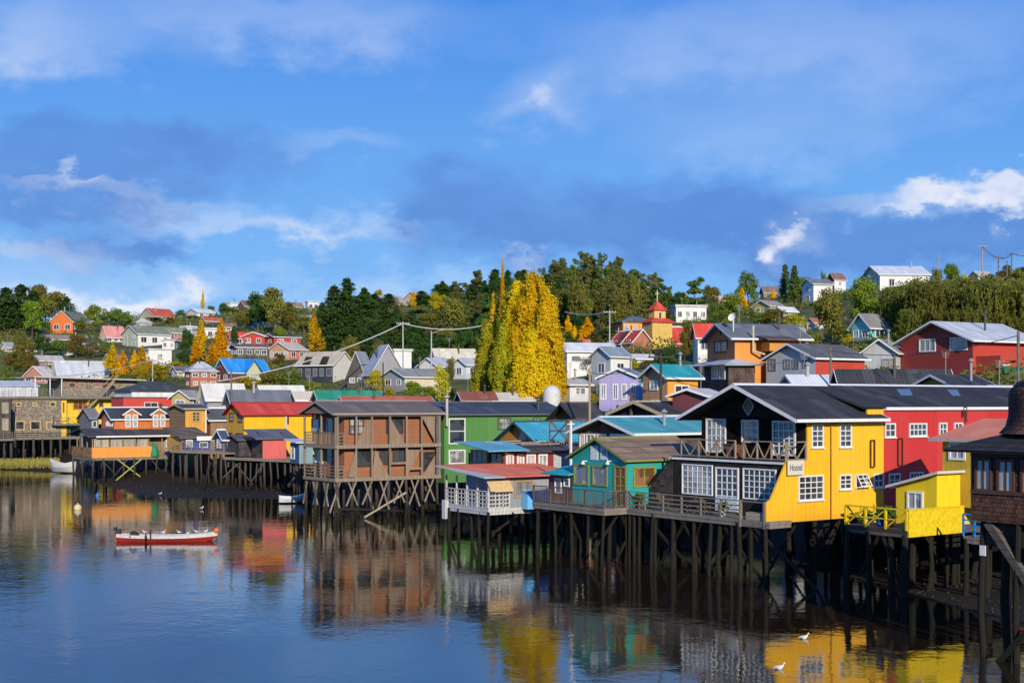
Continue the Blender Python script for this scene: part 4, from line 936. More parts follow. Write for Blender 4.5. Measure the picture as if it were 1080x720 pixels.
# small orange two storey house
h = House('orange_box_house', 195.5, 158, 4, 'small two storey orange house with one six pane window and a flat dark roof')
yL = h.fy(178.5); xR = h.sx(217); z0 = h.z(0, 0, 452); ze = h.z(0, 0, 431); zr = h.z(0, yL/2, 427)
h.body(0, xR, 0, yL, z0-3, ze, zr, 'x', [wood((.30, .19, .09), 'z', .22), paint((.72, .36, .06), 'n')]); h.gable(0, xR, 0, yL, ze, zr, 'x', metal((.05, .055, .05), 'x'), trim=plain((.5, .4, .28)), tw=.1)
h.winS(202, 211.5, 433.5, 445, nc=2, nr=3, fm=plain((.5, .33, .1)), fw=.18)
mb = MB(); mb.tube((h.sx(216.5), -.2, z0-.5), (h.sx(216.5), -.2, ze), .09); h.add('downpipe', mb, TRIM); h.stilts(h.grid(.2, xR, .2, yL, 2, 2), z0-2.9)
h = House('grey_roof_lean_to', 193, 151, 3, 'brown patchwork lean-to roof over bright orange and blue walls on the pier')
xR = h.sx(222); yL = h.fy(176); zf = h.z(0, 0, 474); ze = h.z(0, 0, 461.5); h.body(0, xR, 0, yL, zf-.3, ze, ze, 'flat', [paint((.72, .36, .05), 'n'), paint((.02, .06, .32), 'n')])
h.sheet([(-.5, -.4, ze+.02), (xR+.2, -.4, ze+.02), (xR+.2, yL, ze+1.1), (-.5, yL, ze+1.1)], .1, shingle((.16, .12, .09), 1.1, .3, .5)); h.winS(196, 203, 463.5, 472, nc=1, nr=1, gm=glass((.3, .4, .5), .4)); mb = MB(); mb.box(h.sx(206), h.sx(222), -.5, -.4, ze-.35, ze+.15); h.add('fascia', mb, TRIM)
h.winS(210, 219, 466, 472, nc=1, nr=1, gm=glass((.05, .1, .2)))
pierz = zf
h = House('navy_cottage', 236, 149, 3, 'tiny navy blue gabled cottage with white trimmed window on the pier')
yL = h.fy(226.5); xR = h.sx(239.5); ze = h.z(0, 0, 463); zr = h.z(0, yL/2, 454); h.body(0, xR, 0, yL, pierz-.3, ze, zr, 'x', [paint((.02, .04, .14), 'v', .25)]); h.gable(0, xR, 0, yL, ze, zr, 'x', metal((.06, .08, .14), 'x'), trim=TRIM, tw=.14, ov=.25, ovg=.3); h.winF(229, 233.5, 463, 473, 0, nc=2, nr=1, fw=.14)
h = House('brown_box_house', 222, 160, 3.5, 'brown box house with white edged dark roof beside the yellow house')
yL = h.fy(212); xR = h.sx(240); ze = h.z(0, 0, 441.5); h.body(0, xR, 0, yL, 1.8, ze, ze+.4, 'x', [paint((.36, .10, .035), 'v', .3), wood((.35, .22, .12), 'xy', .3)]); h.gable(0, xR, 0, yL, ze, ze+1.2, 'x', metal((.07, .075, .08), 'x'), trim=TRIM, tw=.1)
h.stilts(h.grid(.3, xR, .2, yL, 2, 2), 1.9)
# yellow house with red roof
h = House('golden_house', 257.5, 150, 3, 'golden yellow house with red corrugated roof and dark red windows')
yL = h.fy(239); xR = h.sx(337); z0 = h.z(0, 0, 478); ze = h.z(0, 0, 436.8); zr = h.z(0, yL/2, 425.5)
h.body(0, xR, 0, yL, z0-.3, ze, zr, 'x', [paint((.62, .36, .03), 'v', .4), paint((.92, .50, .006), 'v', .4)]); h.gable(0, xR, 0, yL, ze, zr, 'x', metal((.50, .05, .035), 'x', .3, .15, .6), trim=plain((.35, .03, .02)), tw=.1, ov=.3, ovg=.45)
dr = plain((.16, .03, .02))
for q in ((242, 246.5, 435, 444.5), (251, 255.5, 436, 445.5), (249, 256, 456.5, 462.5)): h.winF(*q, 0, nc=2, nr=2, fm=dr, gm=glass((.25, .2, .2), .4), fw=.14)
h.winF(241.5, 245, 456, 474, 0, nc=1, nr=2, fm=dr, fw=.14, name='door'); h.winS(301, 304.5, 439, 447, nc=1, nr=2, fm=dr, fw=.1)
mb = MB(); x, z = h.S(300.5, 460); mb.tube((x, -.3, z), (x, -.3, h.z(x, 0, 439)), .13); h.add('flue_pipe', mb, plain((.6, .6, .6)))
h.stilts(h.grid(.3, xR, .2, yL, 4, 3), z0-.3)
# pink shed
h = House('salmon_shed', 277, 144, 3.2, 'salmon pink board shed with grey sheet roof on the pier edge', 'shed')
z0 = h.z(0, 0, 484.3); ze = h.z(0, 0, 463); xR = h.sx(302); yL = h.fy(266); h.body(0, xR, 0, yL, z0, ze, ze+.8, 'x', [wood((.06, .045, .04), 'xy', .2), paint((.66, .13, .12), 'v', .35)])
h.sheet([(-1, -.35, ze+.05), (h.sx(314), -.35, ze+.05), (h.sx(314), yL+.3, ze+1.05), (-1, yL+.3, ze+1.05)], .08, metal((.10, .11, .13), 'x', .3, .2)); 
salm = h
h = House('dark_shed', 252, 147, 3.2, 'black tarred low shed between the golden house and the salmon shed', 'shed')
z0 = h.z(0, 0, 481); ze = h.z(0, 0, 464); xR = h.sx(268); h.body(0, xR, 0, 3, z0, ze, ze+.3, 'x', [wood((.05, .05, .06), 'xy', .25)]); h.gable(0, xR, 0, 3, ze, ze+.4, 'x', metal((.09, .09, .1), 'x'))
h.stilts(h.grid(.2, xR, .2, 3, 3, 2), z0)
# pier deck under this row
h = House('pier', 309, 141, 3.2, 'long plank pier on thin stilts carrying the golden house, navy cottage and sheds', 'pier')
z0 = h.z(0, 0, 485)
pa = Vector((*h.W(0, 0), 0)); 
def pier_seg(hh, px0, d0, px1, d1, wid, z, n, railed=False):
    """a straight deck between two points on the water front, in the pier's frame"""
    pts = []
    for px, d in ((px0, d0), (px1, d1)):
        X, Y = (px-CX)/F*d, d; dx, dy = X-hh.ox, Y-hh.oy
        pts.append(Vector((dx*hh.ca+dy*hh.sa, -dx*hh.sa+dy*hh.ca, z)))
    a, b = pts; t = (b-a).normalized(); nrm = Vector((-t.y, t.x, 0))
    if nrm.dot(Vector((1, 1, 0))) < 0: nrm = -nrm
    mb = MB(); mb.prism([a-Vector((0, 0, .16)), b-Vector((0, 0, .16)), b+nrm*wid-Vector((0, 0, .16)), a+nrm*wid-Vector((0, 0, .16))], (0, 0, .16)); mb.beam(a-nrm*.06, b-nrm*.06, .1, .3); hh.add('deck', mb, tan)
    P = []
    for i in range(n):
        for w in (.15, wid*.5, wid-.3):
            q = a.lerp(b, (i+.5)/n)+nrm*w; P.append((q.x+RND.uniform(-.3, .3), q.y))
    hh.stilts(P, z-.17, .11)
    if railed: hh.rail(a, b, 1.0, max(2, int((b-a).length/1.8)), 'h', tan, .08)
    return a, b
pier_seg(h, 314, 138, 236, 146, 8, z0, 13); pier_seg(h, 236, 146.5, 180, 152, 9, z0+.55, 11, True)
h.braces(6, -8, 0, 0, 6, z0-.1, .5)
h = House('grey_shed', 315.5, 127, 3.3, 'narrow blue grey shed with white flat roof beside the timber house', 'shed')
z0 = h.z(0, 0, 489); ze = h.z(0, 0, 467); yL = h.fy(306); xR = h.sx(330); h.body(0, xR, 0, yL, z0, ze, ze, 'flat', [paint((.04, .09, .2), 'v', .3), paint((.22, .34, .38), 'v', .3)]); h.sheet([(-.5, -.4, ze+.08), (xR, -.4, ze+.08), (xR, yL+.4, ze+.35), (-.5, yL+.4, ze+.35)], .1, metal((.5, .52, .55), 'x')); h.winF(307, 311, 470, 484, 0, nc=1, nr=2, fw=.1)
h.stilts(h.grid(.2, xR, .2, yL, 3, 3), z0, .1); h.braces(4, 0, xR, 0, yL, z0, .6)

# ================= houses on the hill
LOG = []; BOX = []
def hill(name, label, L, C, R, yb, ye, yr, wf, ws=None, rf=None, ridge='x', d=None, F_=(2, 1), S_=(3, 1), ratio=1.3, ov=.4, cat='house', flat=False, hipr=False, trim=None, fm=None, drop=4., chim=False, wh=.42, style='v', hmax=None, extra=None):
    d = d or hit(C, yb)
    u = (C-CX)/F; az = math.atan(u); rel = math.atan2((C-L)*ratio, max(1, R-C)); rel = min(math.radians(72), max(math.radians(14), rel))
    zb = zray(yb, d); h = House(name, C, d, zb, label, cat, ang=rel-az)
    x1, y1 = h.sx(R), h.fy(L); x1 = min(max(x1, 3.), 30); y1 = min(max(y1, 3.), 25)
    ze = h.z(0, 0, ye); zr = h.z(x1/2 if ridge == 'y' else 0, y1/2 if ridge == 'x' else 0, yr); zr = max(zr, ze+.02)
    BOX.append((L, R, yr, yb, d)); LOG.append((name, round(d), round(x1, 1), round(y1, 1), round(ze-zb, 1), round(zr-ze, 1)))
    P_ = lambda c: paint(c, style, .3 if style == 'v' else .22, .6, .18, .1, .12)
    mats = [P_(wf)] if ws is None or ws == wf else [P_(wf), P_(ws)]
    rm = metal(rf or (.3, .3, .3), ridge if ridge in 'xy' else 'x', .35, .12, .6); tr = trim or TRIM
    if flat or hipr: h.body(0, x1, 0, y1, zb-drop, ze, ze, 'flat', mats)
    else: h.body(0, x1, 0, y1, zb-drop, ze, zr, ridge, mats)
    if flat: mb = MB(); mb.box(-.25, x1+.25, -.25, y1+.25, ze+.003, ze+max(.18, zr-ze)); h.add('roof', mb, rm)
    elif hipr: h.hip(0, x1, 0, y1, ze+.02, zr, rm)
    else: h.gable(0, x1, 0, y1, ze, zr, ridge, rm, ov=ov, ovg=ov, trim=tr, tw=.12, cap=False)
    hh = ze-zb
    for (n, rows), pl, ln in ((F_, 'F', y1), (S_, 'S', x1)):
        for r in range(rows):
            zc = zb + hh*(r+.56)/rows; wz = min(.75, hh/rows*wh*.6)
            for i in range(n):
                c = ln*(i+.5)/n + RND.uniform(-.15, .15); w = min(.75, ln/n*.32)*RND.uniform(.8, 1.1)
                h.win(pl, 0, c-w, c+w, zc-wz, zc+wz, 2, 1, fm=fm, fw=.11)
    q = random.Random(name+label)
    if q.random() < .55 and not chim: h.flue(x1*q.uniform(.2, .8), y1*q.uniform(.25, .45), ze, zr+q.uniform(.5, 1.1), .11, plain(q.choice([(.3, .3, .3), (.12, .08, .06), (.06, .06, .06), (.45, .44, .4)]), .5, .4))
    if q.random() < .5:
        ax, ay = x1*q.uniform(.2, .8), y1*.5; mb = MB(); mb.tube((ax, ay, ze), (ax, ay, zr+2.), .03, .03, 5)
        for k in range(4): mb.beam((ax-.45+.06*k, ay, zr+1.95-.16*k), (ax+.45-.06*k, ay, zr+1.95-.16*k), .03, .03)
        h.add('antenna', mb, plain((.3, .3, .3), .4, .5))
    if chim: h.flue(x1*.4, y1*.4, zr-1.2, zr+.9, .15, plain((.45, .43, .4)))
    h.x1, h.y1, h.ze, h.zr, h.zb = x1, y1, ze, zr, zb
    if extra: extra(h)
    return h
W_ = (.72, .72, .70); CR = (.62, .55, .40); GR = (.42, .43, .44); DRD = (.16, .03, .02); ORW = (.60, .22, .04); REDW = (.50, .055, .03); LG = (.45, .46, .47); DK = (.05, .052, .06)
hill('orange_hillside_house', 'orange box house with dark gable and olive roof beside the far left trees', 53, 77, 80, 352, 339, 328, (.66, .15, .03), DRD, (.13, .14, .09), F_=(2, 1), S_=(1, 1), ratio=.5)
hill('chalet', 'dark red gabled chalet with olive roof behind the orange box house', 58, 78, 94, 348, 338.5, 328, (.12, .02, .015), DRD, (.14, .15, .10), S_=(2, 1), ratio=1.)
hill('pink_roof_house', 'cream house under a pink metal roof left of the golden poplars', 107, 113, 131, 362, 354, 344, CR, W_, (.62, .24, .22), S_=(3, 1))
hill('long_white_house', 'long white and cream house with an olive grey roof above the poplars', 129, 145.5, 180, 366, 351.5, 343.5, (.5, .5, .36), W_, (.20, .21, .15), F_=(2, 2), S_=(3, 1), ratio=1.1)
hill('brick_red_row_house', 'small brick red house joined to the right end of the long white house', 174, 175, 196, 359, 350, 345.5, (.42, .12, .07), None, (.20, .21, .15), S_=(3, 1))
hill('small_skyline_house', 'small grey house with a light hipped roof just below the red roofed chalet', 141, 144, 160, 346, 340, 335.5, (.4, .38, .34), None, (.45, .43, .38), hipr=True)
hill('red_roof_chalet', 'cream skyline house with a broad rust red roof on the left hill', 147, 163, 186, 338, 333, 325, (.42, .36, .28), W_, (.46, .09, .05), F_=(3, 1), S_=(2, 1), ratio=1.1)
hill('white_porch_house', 'little white house with two windows under the brick red row', 171, 184, 190, 369, 359, 357.5, W_, (.3, .33, .4), (.5, .52, .56), F_=(2, 1), S_=(1, 1))
hill('white_slab_house', 'plain white walled building between two rows of golden poplars', 155, 157, 181, 386, 368.5, 367.5, W_, None, (.55, .55, .55), flat=True, S_=(1, 1))
hill('white_tree_house', 'white house half hidden by poplars below the thin skyline poplar', 204, 210, 232, 357, 347, 345.5, W_, None, (.6, .6, .62), flat=True, S_=(3, 1))
hill('white_end_house', 'white gabled house right of the brick red row on the left hill', 193, 197, 205, 352, 345, 343.5, W_, None, (.6, .6, .62), flat=True, S_=(1, 1))
hill('pale_skyline_house', 'pale house with white roof on the skyline beside the thin golden poplar', 197, 208, 227, 335, 329, 325.5, (.5, .5, .5), W_, (.6, .6, .6), S_=(2, 1))
hill('tiny_skyline_house', 'tiny white house on the far left skyline', 133, 135, 143, 336, 331, 328.5, W_, None, (.5, .5, .5), S_=(1, 1))
def dorm(h):
    m = paint((.55, .55, .34), 'n'); x = h.x1*.58; z = h.ze; mb = MB(); w = h.x1*.17
    mb.prism([(x-w, -.5, h.zb-2), (x+w, -.5, h.zb-2), (x+w, -.5, z+.1), (x, -.5, h.zr-.4), (x-w, -.5, z+.1)], (0, h.y1/2, 0)); o = h.add('gable_wing', mb, m)
    mb = MB(); mb.prism([(x-w-.5, -.9, z-.2), (x, -.9, h.zr-.3), (x+w+.5, -.9, z-.2), (x+w+.5, -.9, z-.05), (x, -.9, h.zr-.1), (x-w-.5, -.9, z-.05)], (0, h.y1/2+.5, 0)); h.add('wing_roof', mb, metal((.02, .24, .62), 'x', .35, .05, .5), o)
    h.win('S', -.5, x-.8, x+.8, z-1.4, z-.2, 3, 2, parent=o)
hill('blue_roof_house', 'dark red house under a vivid blue metal roof with a cream cross gable', 226, 242, 284, 405, 392, 378.5, (.14, .045, .035), None, (.02, .24, .62), F_=(2, 1), S_=(0, 0), extra=dorm)
hill('brick_house', 'red brick house with white window surrounds and a pale hipped roof', 195, 201, 229, 409, 391.5, 381, (.40, .13, .08), None, (.42, .44, .46), F_=(1, 2), S_=(3, 2), hipr=True)
hill('red_white_house', 'small white walled house with a bright red roof, left end of the red terrace', 241, 244, 262, 365, 356, 350.5, W_, None, (.58, .05, .035), S_=(1, 1))
hill('red_gable_house', 'red house with a low cream gable in the middle of the red terrace', 256, 279, 284, 365, 354.5, 350.5, REDW, None, (.45, .4, .34), F_=(2, 1), S_=(0, 0), ratio=.6)
hill('red_flat_house', 'long red house under a dark roof, right end of the red terrace', 280, 289, 317, 365, 355, 352, (.3, .05, .04), REDW, (.06, .065, .07), F_=(1, 1), S_=(2, 1), style='h')
hill('salmon_porch_house', 'salmon house with a white trimmed gable and windowed porch below the red terrace', 284, 305, 323, 380, 368, 361, (.55, .33, .2), (.6, .2, .14), (.5, .42, .36), F_=(4, 1), S_=(2, 1), ratio=.9)
hill('grey_bush_house', 'low dark house with small white windows under the red terrace', 243, 250, 283, 377, 366, 363, (.12, .11, .11), None, (.12, .11, .11), S_=(4, 1))
def gabs(h):
    for t in (.25, .72):
        y = h.y1*t; mb = MB(); w = h.y1*.11; mb.prism([(-.25, y-w, h.ze-.1), (-.25, y, h.ze+1.5), (-.25, y+w, h.ze-.1)], (2.2, 0, 0)); h.add('dormer', mb, DARKW)
hill('black_twin_gable_house', 'black boarded house with twin dormers and a sunlit beige roof', 313, 351, 373, 403, 384, 371, (.03, .03, .035), (.66, .64, .58), (.46, .38, .27), ridge='y', F_=(5, 1), S_=(0, 0), ratio=.8, fm=plain((.3, .32, .35)), wh=.6, extra=gabs)
hill('grey_a_frame_house', 'grey A-frame house with steep roof and arched windows beside the beige roof', 366, 386, 394, 407, 396, 371, (.09, .08, .07), (.3, .3, .3), (.26, .28, .3), F_=(2, 1), S_=(1, 1), ratio=.8)
hill('steel_roof_house', 'house with a tall steel grey roof falling right of the A-frame', 384, 392, 425, 410, 392, 364, (.3, .3, .32), None, (.35, .38, .43), ridge='y', F_=(0, 0), S_=(2, 1), ratio=1.6)
hill('white_box_house', 'plain white flat roofed box house behind the steel grey roofs', 411, 416, 434, 393, 370, 368, W_, None, (.6, .6, .6), flat=True, S_=(0, 0), F_=(0, 0))
hill('white_low_gable_house', 'white house with a low light gable in front of the cream roofed house', 441, 462, 478, 395, 386, 377.5, W_, None, (.4, .42, .44), F_=(2, 1), ratio=.8)
hill('cream_roof_house', 'house with a wide cream roof left of the big golden poplar', 454, 462, 503, 392, 381, 368, CR, (.66, .6, .44), (.58, .53, .40), S_=(0, 0), F_=(1, 1))
hill('cream_long_house', 'long cream wall house with a grey roof behind the bright shrubs', 403, 427, 472, 410, 397, 389, (.36, .37, .4), (.66, .58, .42), (.24, .24, .22), F_=(2, 1), S_=(0, 0))
hill('white_veranda_house', 'small white house with dark veranda touching the golden poplar', 478, 492, 505, 400, 384, 378, W_, (.6, .68, .75), (.4, .42, .42), F_=(1, 1), S_=(1, 1), ratio=.9)
hill('pink_skyline_house', 'pink walled house with a grey roof on the centre left hilltop', 387, 403, 430, 323, 317, 311, (.4, .3, .26), (.6, .42, .36), (.38, .34, .30), F_=(2, 1), S_=(2, 1))
hill('salmon_skyline_house', 'cream house with a salmon roof on the hilltop beside the dark pines', 426, 441, 455, 324, 314, 308, (.6, .45, .3), CR, (.55, .26, .16), S_=(2, 1), ratio=.9)
hill('white_workshop', 'big plain white building with one window right of the golden poplar', 588, 598, 650, 402, 370, 362, (.5, .56, .64), W_, (.62, .62, .60), S_=(0, 0), F_=(0, 0), extra=lambda h: h.winS(603, 612, 375.5, 380.5, nc=1, nr=1, fm=plain((.2, .2, .2))))
hill('red_strip_roof_house', 'low house showing only its rust red roof above the white building', 588, 592, 622, 372, 364, 358, (.4, .3, .25), None, (.50, .12, .07), ratio=1.)
hill('white_panel_roof_house', 'white house with grey blue panelled roof beside the lilac house', 624, 644, 664, 404, 375, 366, (.45, .47, .48), W_, (.20, .25, .30), ridge='x', F_=(1, 1), S_=(1, 1), ratio=.9)
hill('maroon_roof_house', 'cream gabled house with dark maroon roof just left of the church', 646, 655, 674, 374, 361, 349.5, (.14, .03, .025), CR, (.18, .035, .03), ridge='y', S_=(1, 1), F_=(0, 0), ratio=.9)
hill('lilac_house', 'lilac board house with white curtained windows above the black roof', 632, 674, 681, 432, 398, 389, (.40, .36, .62), (.14, .34, .58), (.18, .22, .28), d=118, F_=(4, 1), S_=(1, 1), ratio=.5, drop=3, ov=.3)
hill('teal_roof_house', 'tan and orange house under a teal metal roof behind a dark pole', 678, 704, 736, 438, 397, 385.5, (.56, .28, .12), (.74, .32, .03), (.015, .26, .29), d=112, F_=(1, 2), S_=(1, 1), ratio=.9, drop=3)
hill('orange_school', 'long flat orange building with strip windows left of the church tower', 646, 657, 692, 354, 339, 333, (.62, .20, .04), (.76, .28, .02), (.10, .12, .15), hipr=True, F_=(1, 1), S_=(4, 1))
hill('white_flat_house', 'long white flat roofed building above the church', 705, 713, 745, 341, 323.5, 322, W_, None, (.5, .5, .5), flat=True, F_=(2, 1), S_=(4, 1))
# church
d = hit(688, 366); h = House('wooden_church', 688, d, zray(368, d), 'small church with cream square tower, red pyramid spire and long red roof', 'church', ang=math.radians(33)-math.atan((688-CX)/F))
zb = h.z(0, 0, 368); CT = paint((.70, .46, .12), 'h', .3); RR = metal((.52, .05, .03), 'x', .35, .05, .6)
w = 3.6; z1 = h.z(0, 0, 339); z2 = h.z(0, 0, 335)
h.body(0, h.sx(709), 0, h.fy(685.5)+2.6, zb-3, z1, z1, 'flat', [paint((.60, .40, .12), 'h', .3), CT]); tw = h.sx(709); ty = h.fy(685.5)+2.6
h.hip(0, tw, 0, ty, z1+.02, h.z(0, 0, 331), RR, .35, 'lower_roof')
a, b = tw*.22, tw*.78; c, e = ty*.22, ty*.78; z3 = h.z(tw/2, ty/2, 327.5); z4 = h.z(tw/2, ty/2, 317)
h.body(a, b, c, e, z1+.1, z3, z3, 'flat', [CT], name='belfry'); mb = MB()
q = [(a-.35, c-.35, z3), (b+.35, c-.35, z3), (b+.35, e+.35, z3), (a-.35, e+.35, z3)]
for i in range(4): mb.face([q[i], q[(i+1) % 4], (tw/2, ty/2, z4)])
mb.face(q[::-1]); sp_ = h.add('spire', mb, RR)
mb = MB(); mb.beam((tw/2, ty/2, z4-.2), (tw/2, ty/2, z4+1.9), .14, .14); mb.beam((tw/2-.45, ty/2, z4+1.3), (tw/2+.45, ty/2, z4+1.3), .12, .12); h.add('cross', mb, plain((.7, .6, .3)), sp_)
h.win('S', c, (a+b)/2-.35, (a+b)/2+.35, z3-1.5, z3-.3, 1, 1); 
nx = h.sx(755, 2); h.body(tw+.02, nx, -.8, ty+1.5, zb-3, h.z(4, 0, 361), h.z(4, 0, 346), 'x', [paint((.5, .12, .07), 'h', .3)]); h.gable(tw+.02, nx, -.8, ty+1.5, h.z(4, 0, 361), h.z(4, 0, 344), 'x', RR, trim=TRIM)
nl = h.fy(664); h.body(-4, -.05, 0.3, nl, zb-3, h.z(0, 3, 361), h.z(0, 3, 350), 'y', [paint((.42, .16, .1), 'h', .3)], name='porch_wall'); h.gable(-4, -.05, .3, nl, h.z(0, 3, 361), h.z(0, 3, 349), 'y', RR, trim=TRIM, name='porch_roof')
for k in range(4): h.win('F', -4, 1+k*2.2, 2.2+k*2.2, zb+.1, zb+1.7, 2, 2)
for k in range(4): h.win('S', -.8, tw+1.5+k*3, tw+2.6+k*3, zb+.1, zb+1.7, 2, 2)
hill('red_roof_hall', 'long white hall with bright red roof right of the church tower', 734, 736, 765, 376, 354, 342, W_, None, (.58, .06, .035), F_=(0, 0), S_=(2, 1), d=200)
def lower(h):
    xk = h.sx(801, -1); yk = h.y1+1.6; zs = h.z(0, 0, 384); z1_ = h.z(0, 0, 378.5)
    mb = MB(); mb.box(-1.2, xk-.6, -1.2, yk-.5, h.zb-3, zs); h.add('lower_wall', mb, wood((.075, .04, .035), 'xy', .3))
    mb = MB(); q0 = [(-1.9, -1.9), (xk, -1.9), (xk, yk), (-1.9, yk)]; q1 = [(.02, .02), (xk-1.8, .02), (xk-1.8, yk-1.7), (.02, yk-1.7)]
    for i in range(4):
        j = (i+1) % 4; mb.face([(*q0[i], zs-.05), (*q0[j], zs-.05), (*q1[j], z1_), (*q1[i], z1_)])
    mb.box(-1.85, xk-.05, -1.85, yk-.05, zs-.14, zs-.055); h.add('skirt_roof', mb, metal((.42, .44, .46), 'x', .4, .05))
    for q in ((751, 758, 386, 400), (759, 765, 386, 400)): h.winF(*q, -1.2, nc=1, nr=1, gm=glass((.2, .26, .33), .4), fw=.14)
    h.winF(736, 743, 386, 400, -1.2, nc=1, nr=1)
    h.winF(753.5, 767.5, 359, 372, 0, nc=2, nr=1, fm=plain((.06, .05, .045)), gm=glass((.2, .24, .28), .5), fw=.13)
    yc, zc = h.Fr(760.4, 348.5); mb = MB(); mb.prism([(-.05, yc-.35, zc), (-.05, yc, zc+.5), (-.05, yc+.35, zc), (-.05, yc, zc-.5)], (.06, 0, 0)); h.add('vent', mb, DARKW)
    mb = MB(); x = h.sx(794, -.4); zt = h.z(x, -.4, 343); mb.tube((x, -.5, h.z(x, 0, 370)), (x, -.5, zt), .1, .1, 8); mb.tube((x, -.5, h.z(x, 0, 370)), (x+1, -1.0, h.z(x, 0, 374)), .1, .1, 8); h.add('stove_pipe', mb, plain((.55, .5, .35)))
    mb = MB(); mb.box(h.sx(802), h.sx(820), -2.0, -.02, h.z(6, 0, 371), h.z(6, 0, 361.5)); o = h.add('bay', mb, paint((.70, .27, .04), 'n')); mb = MB(); mb.prism([(h.sx(797), -2.6, h.z(6, 0, 360.5)), (h.sx(829), -2.6, h.z(6, 0, 360.5)), (h.sx(829), 0, h.z(6, 0, 356)), (h.sx(797), 0, h.z(6, 0, 356))], (0, 0, .15)); h.add('bay_roof', mb, metal((.12, .07, .06), 'x'), o)
    X = h.sx(772, 1.5); dish(h, X, 1.2, h.zr+.2)
def dish(h, x, y, z, r=.42):
    mb = MB(); c = Vector((x, y, z+.35)); n = Vector((-.75, -.5, .35)).normalized(); u = n.orthogonal().normalized(); v = n.cross(u)
    for k in range(3):
        r0, r1 = r*k/3, r*(k+1)/3; e0, e1 = .25*(k/3)**2, .25*((k+1)/3)**2
        for i in range(20):
            a, b = 2*math.pi*i/20, 2*math.pi*(i+1)/20; P = lambda rr, ee, t: c+u*rr*math.cos(t)+v*rr*math.sin(t)+n*ee
            mb.face([P(r0, e0, a), P(r1, e1, a), P(r1, e1, b), P(r0, e0, b)] if k else [P(0, 0, 0), P(r1, e1, a), P(r1, e1, b)])
    mb.beam((x, y, z-1), (x, y, z+.35), .08, .08); mb.beam(c, c+n*.4, .04, .04); h.add('satellite_dish', mb, TRIM)
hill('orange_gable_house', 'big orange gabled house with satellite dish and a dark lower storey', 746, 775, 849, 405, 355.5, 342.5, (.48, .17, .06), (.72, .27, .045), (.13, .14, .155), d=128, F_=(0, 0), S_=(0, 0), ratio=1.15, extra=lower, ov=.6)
hill('grey_board_house', 'pale grey board house with brown gable and a red side wall', 808, 860, 912, 408, 377, 363.5, (.5, .5, .49), (.48, .05, .025), (.10, .10, .105), d=122, F_=(0, 0), S_=(0, 0), ratio=1., extra=lambda h: [h.winF(a, b, c, e, 0, nc=2, nr=1, fm=plain((.25, .25, .25)), fw=.1) for a, b, c, e in ((811, 819, 378, 391), (827, 834, 378.5, 389), (836, 843, 378.5, 389), (847, 854, 378, 388))])
hill('small_grey_gable_house', 'small pale grey gable house with grey garage doors left of the dark red house', 910, 946, 951, 391, 371, 358.5, (.48, .5, .5), None, (.25, .24, .22), F_=(0, 0), S_=(0, 0), ratio=.5, extra=lambda h: h.winF(930, 945, 378, 390, 0, nc=2, nr=1, fm=plain((.3, .3, .3)), gm=plain((.32, .33, .33)), fw=.12))
def redx(h):
    for q in ((969.5, 987, 357.5, 371), (1002, 1020.5, 355.5, 369.5)): h.winF(*q, 0, nc=3, nr=1, gm=glass((.2, .22, .24), .5), fw=.13)
    mb = MB(); xa = h.sx(1042, -1.5); mb.box(xa, h.x1+2, -3, -.03, h.z(8, 0, 399), h.z(8, 0, 377)); o = h.add('side_wing', mb, paint((.48, .06, .03), 'h', .22))
    mb = MB(); mb.box(xa-.2, h.x1+2, -3.6, -3.05, h.z(8, 0, 398), h.z(8, 0, 388)); h.add('balcony_front', mb, plain((.02, .14, .10))); h.win('S', -3, xa-.0+.4, xa+1.4, h.z(8, 0, 396), h.z(8, 0, 386), 1, 1, parent=o)
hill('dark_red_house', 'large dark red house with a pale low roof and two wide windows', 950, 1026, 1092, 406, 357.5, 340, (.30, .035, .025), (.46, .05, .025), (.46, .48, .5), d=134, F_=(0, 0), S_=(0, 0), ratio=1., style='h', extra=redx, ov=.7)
hill('black_roof_street_house', 'low house under a wide black roof behind the hostel ridge', 880, 890, 1004, 425, 409, 391, (.12, .12, .12), None, (.035, .037, .042), d=106, F_=(1, 1), S_=(0, 0), ridge='x')
hill('mustard_gable_house', 'little mustard gable with white bargeboards above the red house roof', 961, 1011, 1050, 425, 409, 396.5, (.42, .26, .04), None, (.035, .037, .042), d=100, F_=(0, 0), S_=(0, 0), ratio=.7)
hill('maroon_gable_house', 'small maroon gable under pale roof edge left of the hostel apex', 727, 745, 757, 430, 417, 411, (.16, .03, .04), None, (.5, .45, .45), d=104, F_=(0, 0), S_=(0, 0))
hill('brown_gable_house', 'small brown gable with pale edges beside the turret dome', 1030, 1063, 1085, 425, 415, 408, (.22, .08, .05), None, (.5, .5, .48), d=96, F_=(0, 0), S_=(0, 0), ratio=.7)
hill('pale_shed_roof_house', 'low pale sheet roof with a stove pipe behind the hostel ridge', 826, 840, 884, 425, 406, 396.5, (.4, .4, .4), None, (.6, .62, .64), d=112, F_=(0, 0), S_=(0, 0), chim=True)
hill('white_hilltop_house', 'large white house with grey gables on the right hilltop', 910, 928, 980, 308, 289, 281, (.5, .5, .44), W_, (.52, .56, .6), F_=(2, 1), S_=(2, 1), ratio=1.1)
hill('white_cliff_house', 'narrow tall white house on the slope left of the green tree', 846, 858, 878, 320, 299, 294.5, (.6, .66, .72), W_, (.15, .16, .17), F_=(1, 2), S_=(1, 1), ratio=1.)
hill('red_cliff_house', 'dark red house peeping over the green tree on the right slope', 872, 880, 892, 305, 294, 288, (.26, .03, .03), W_, (.2, .1, .08), S_=(1, 1))
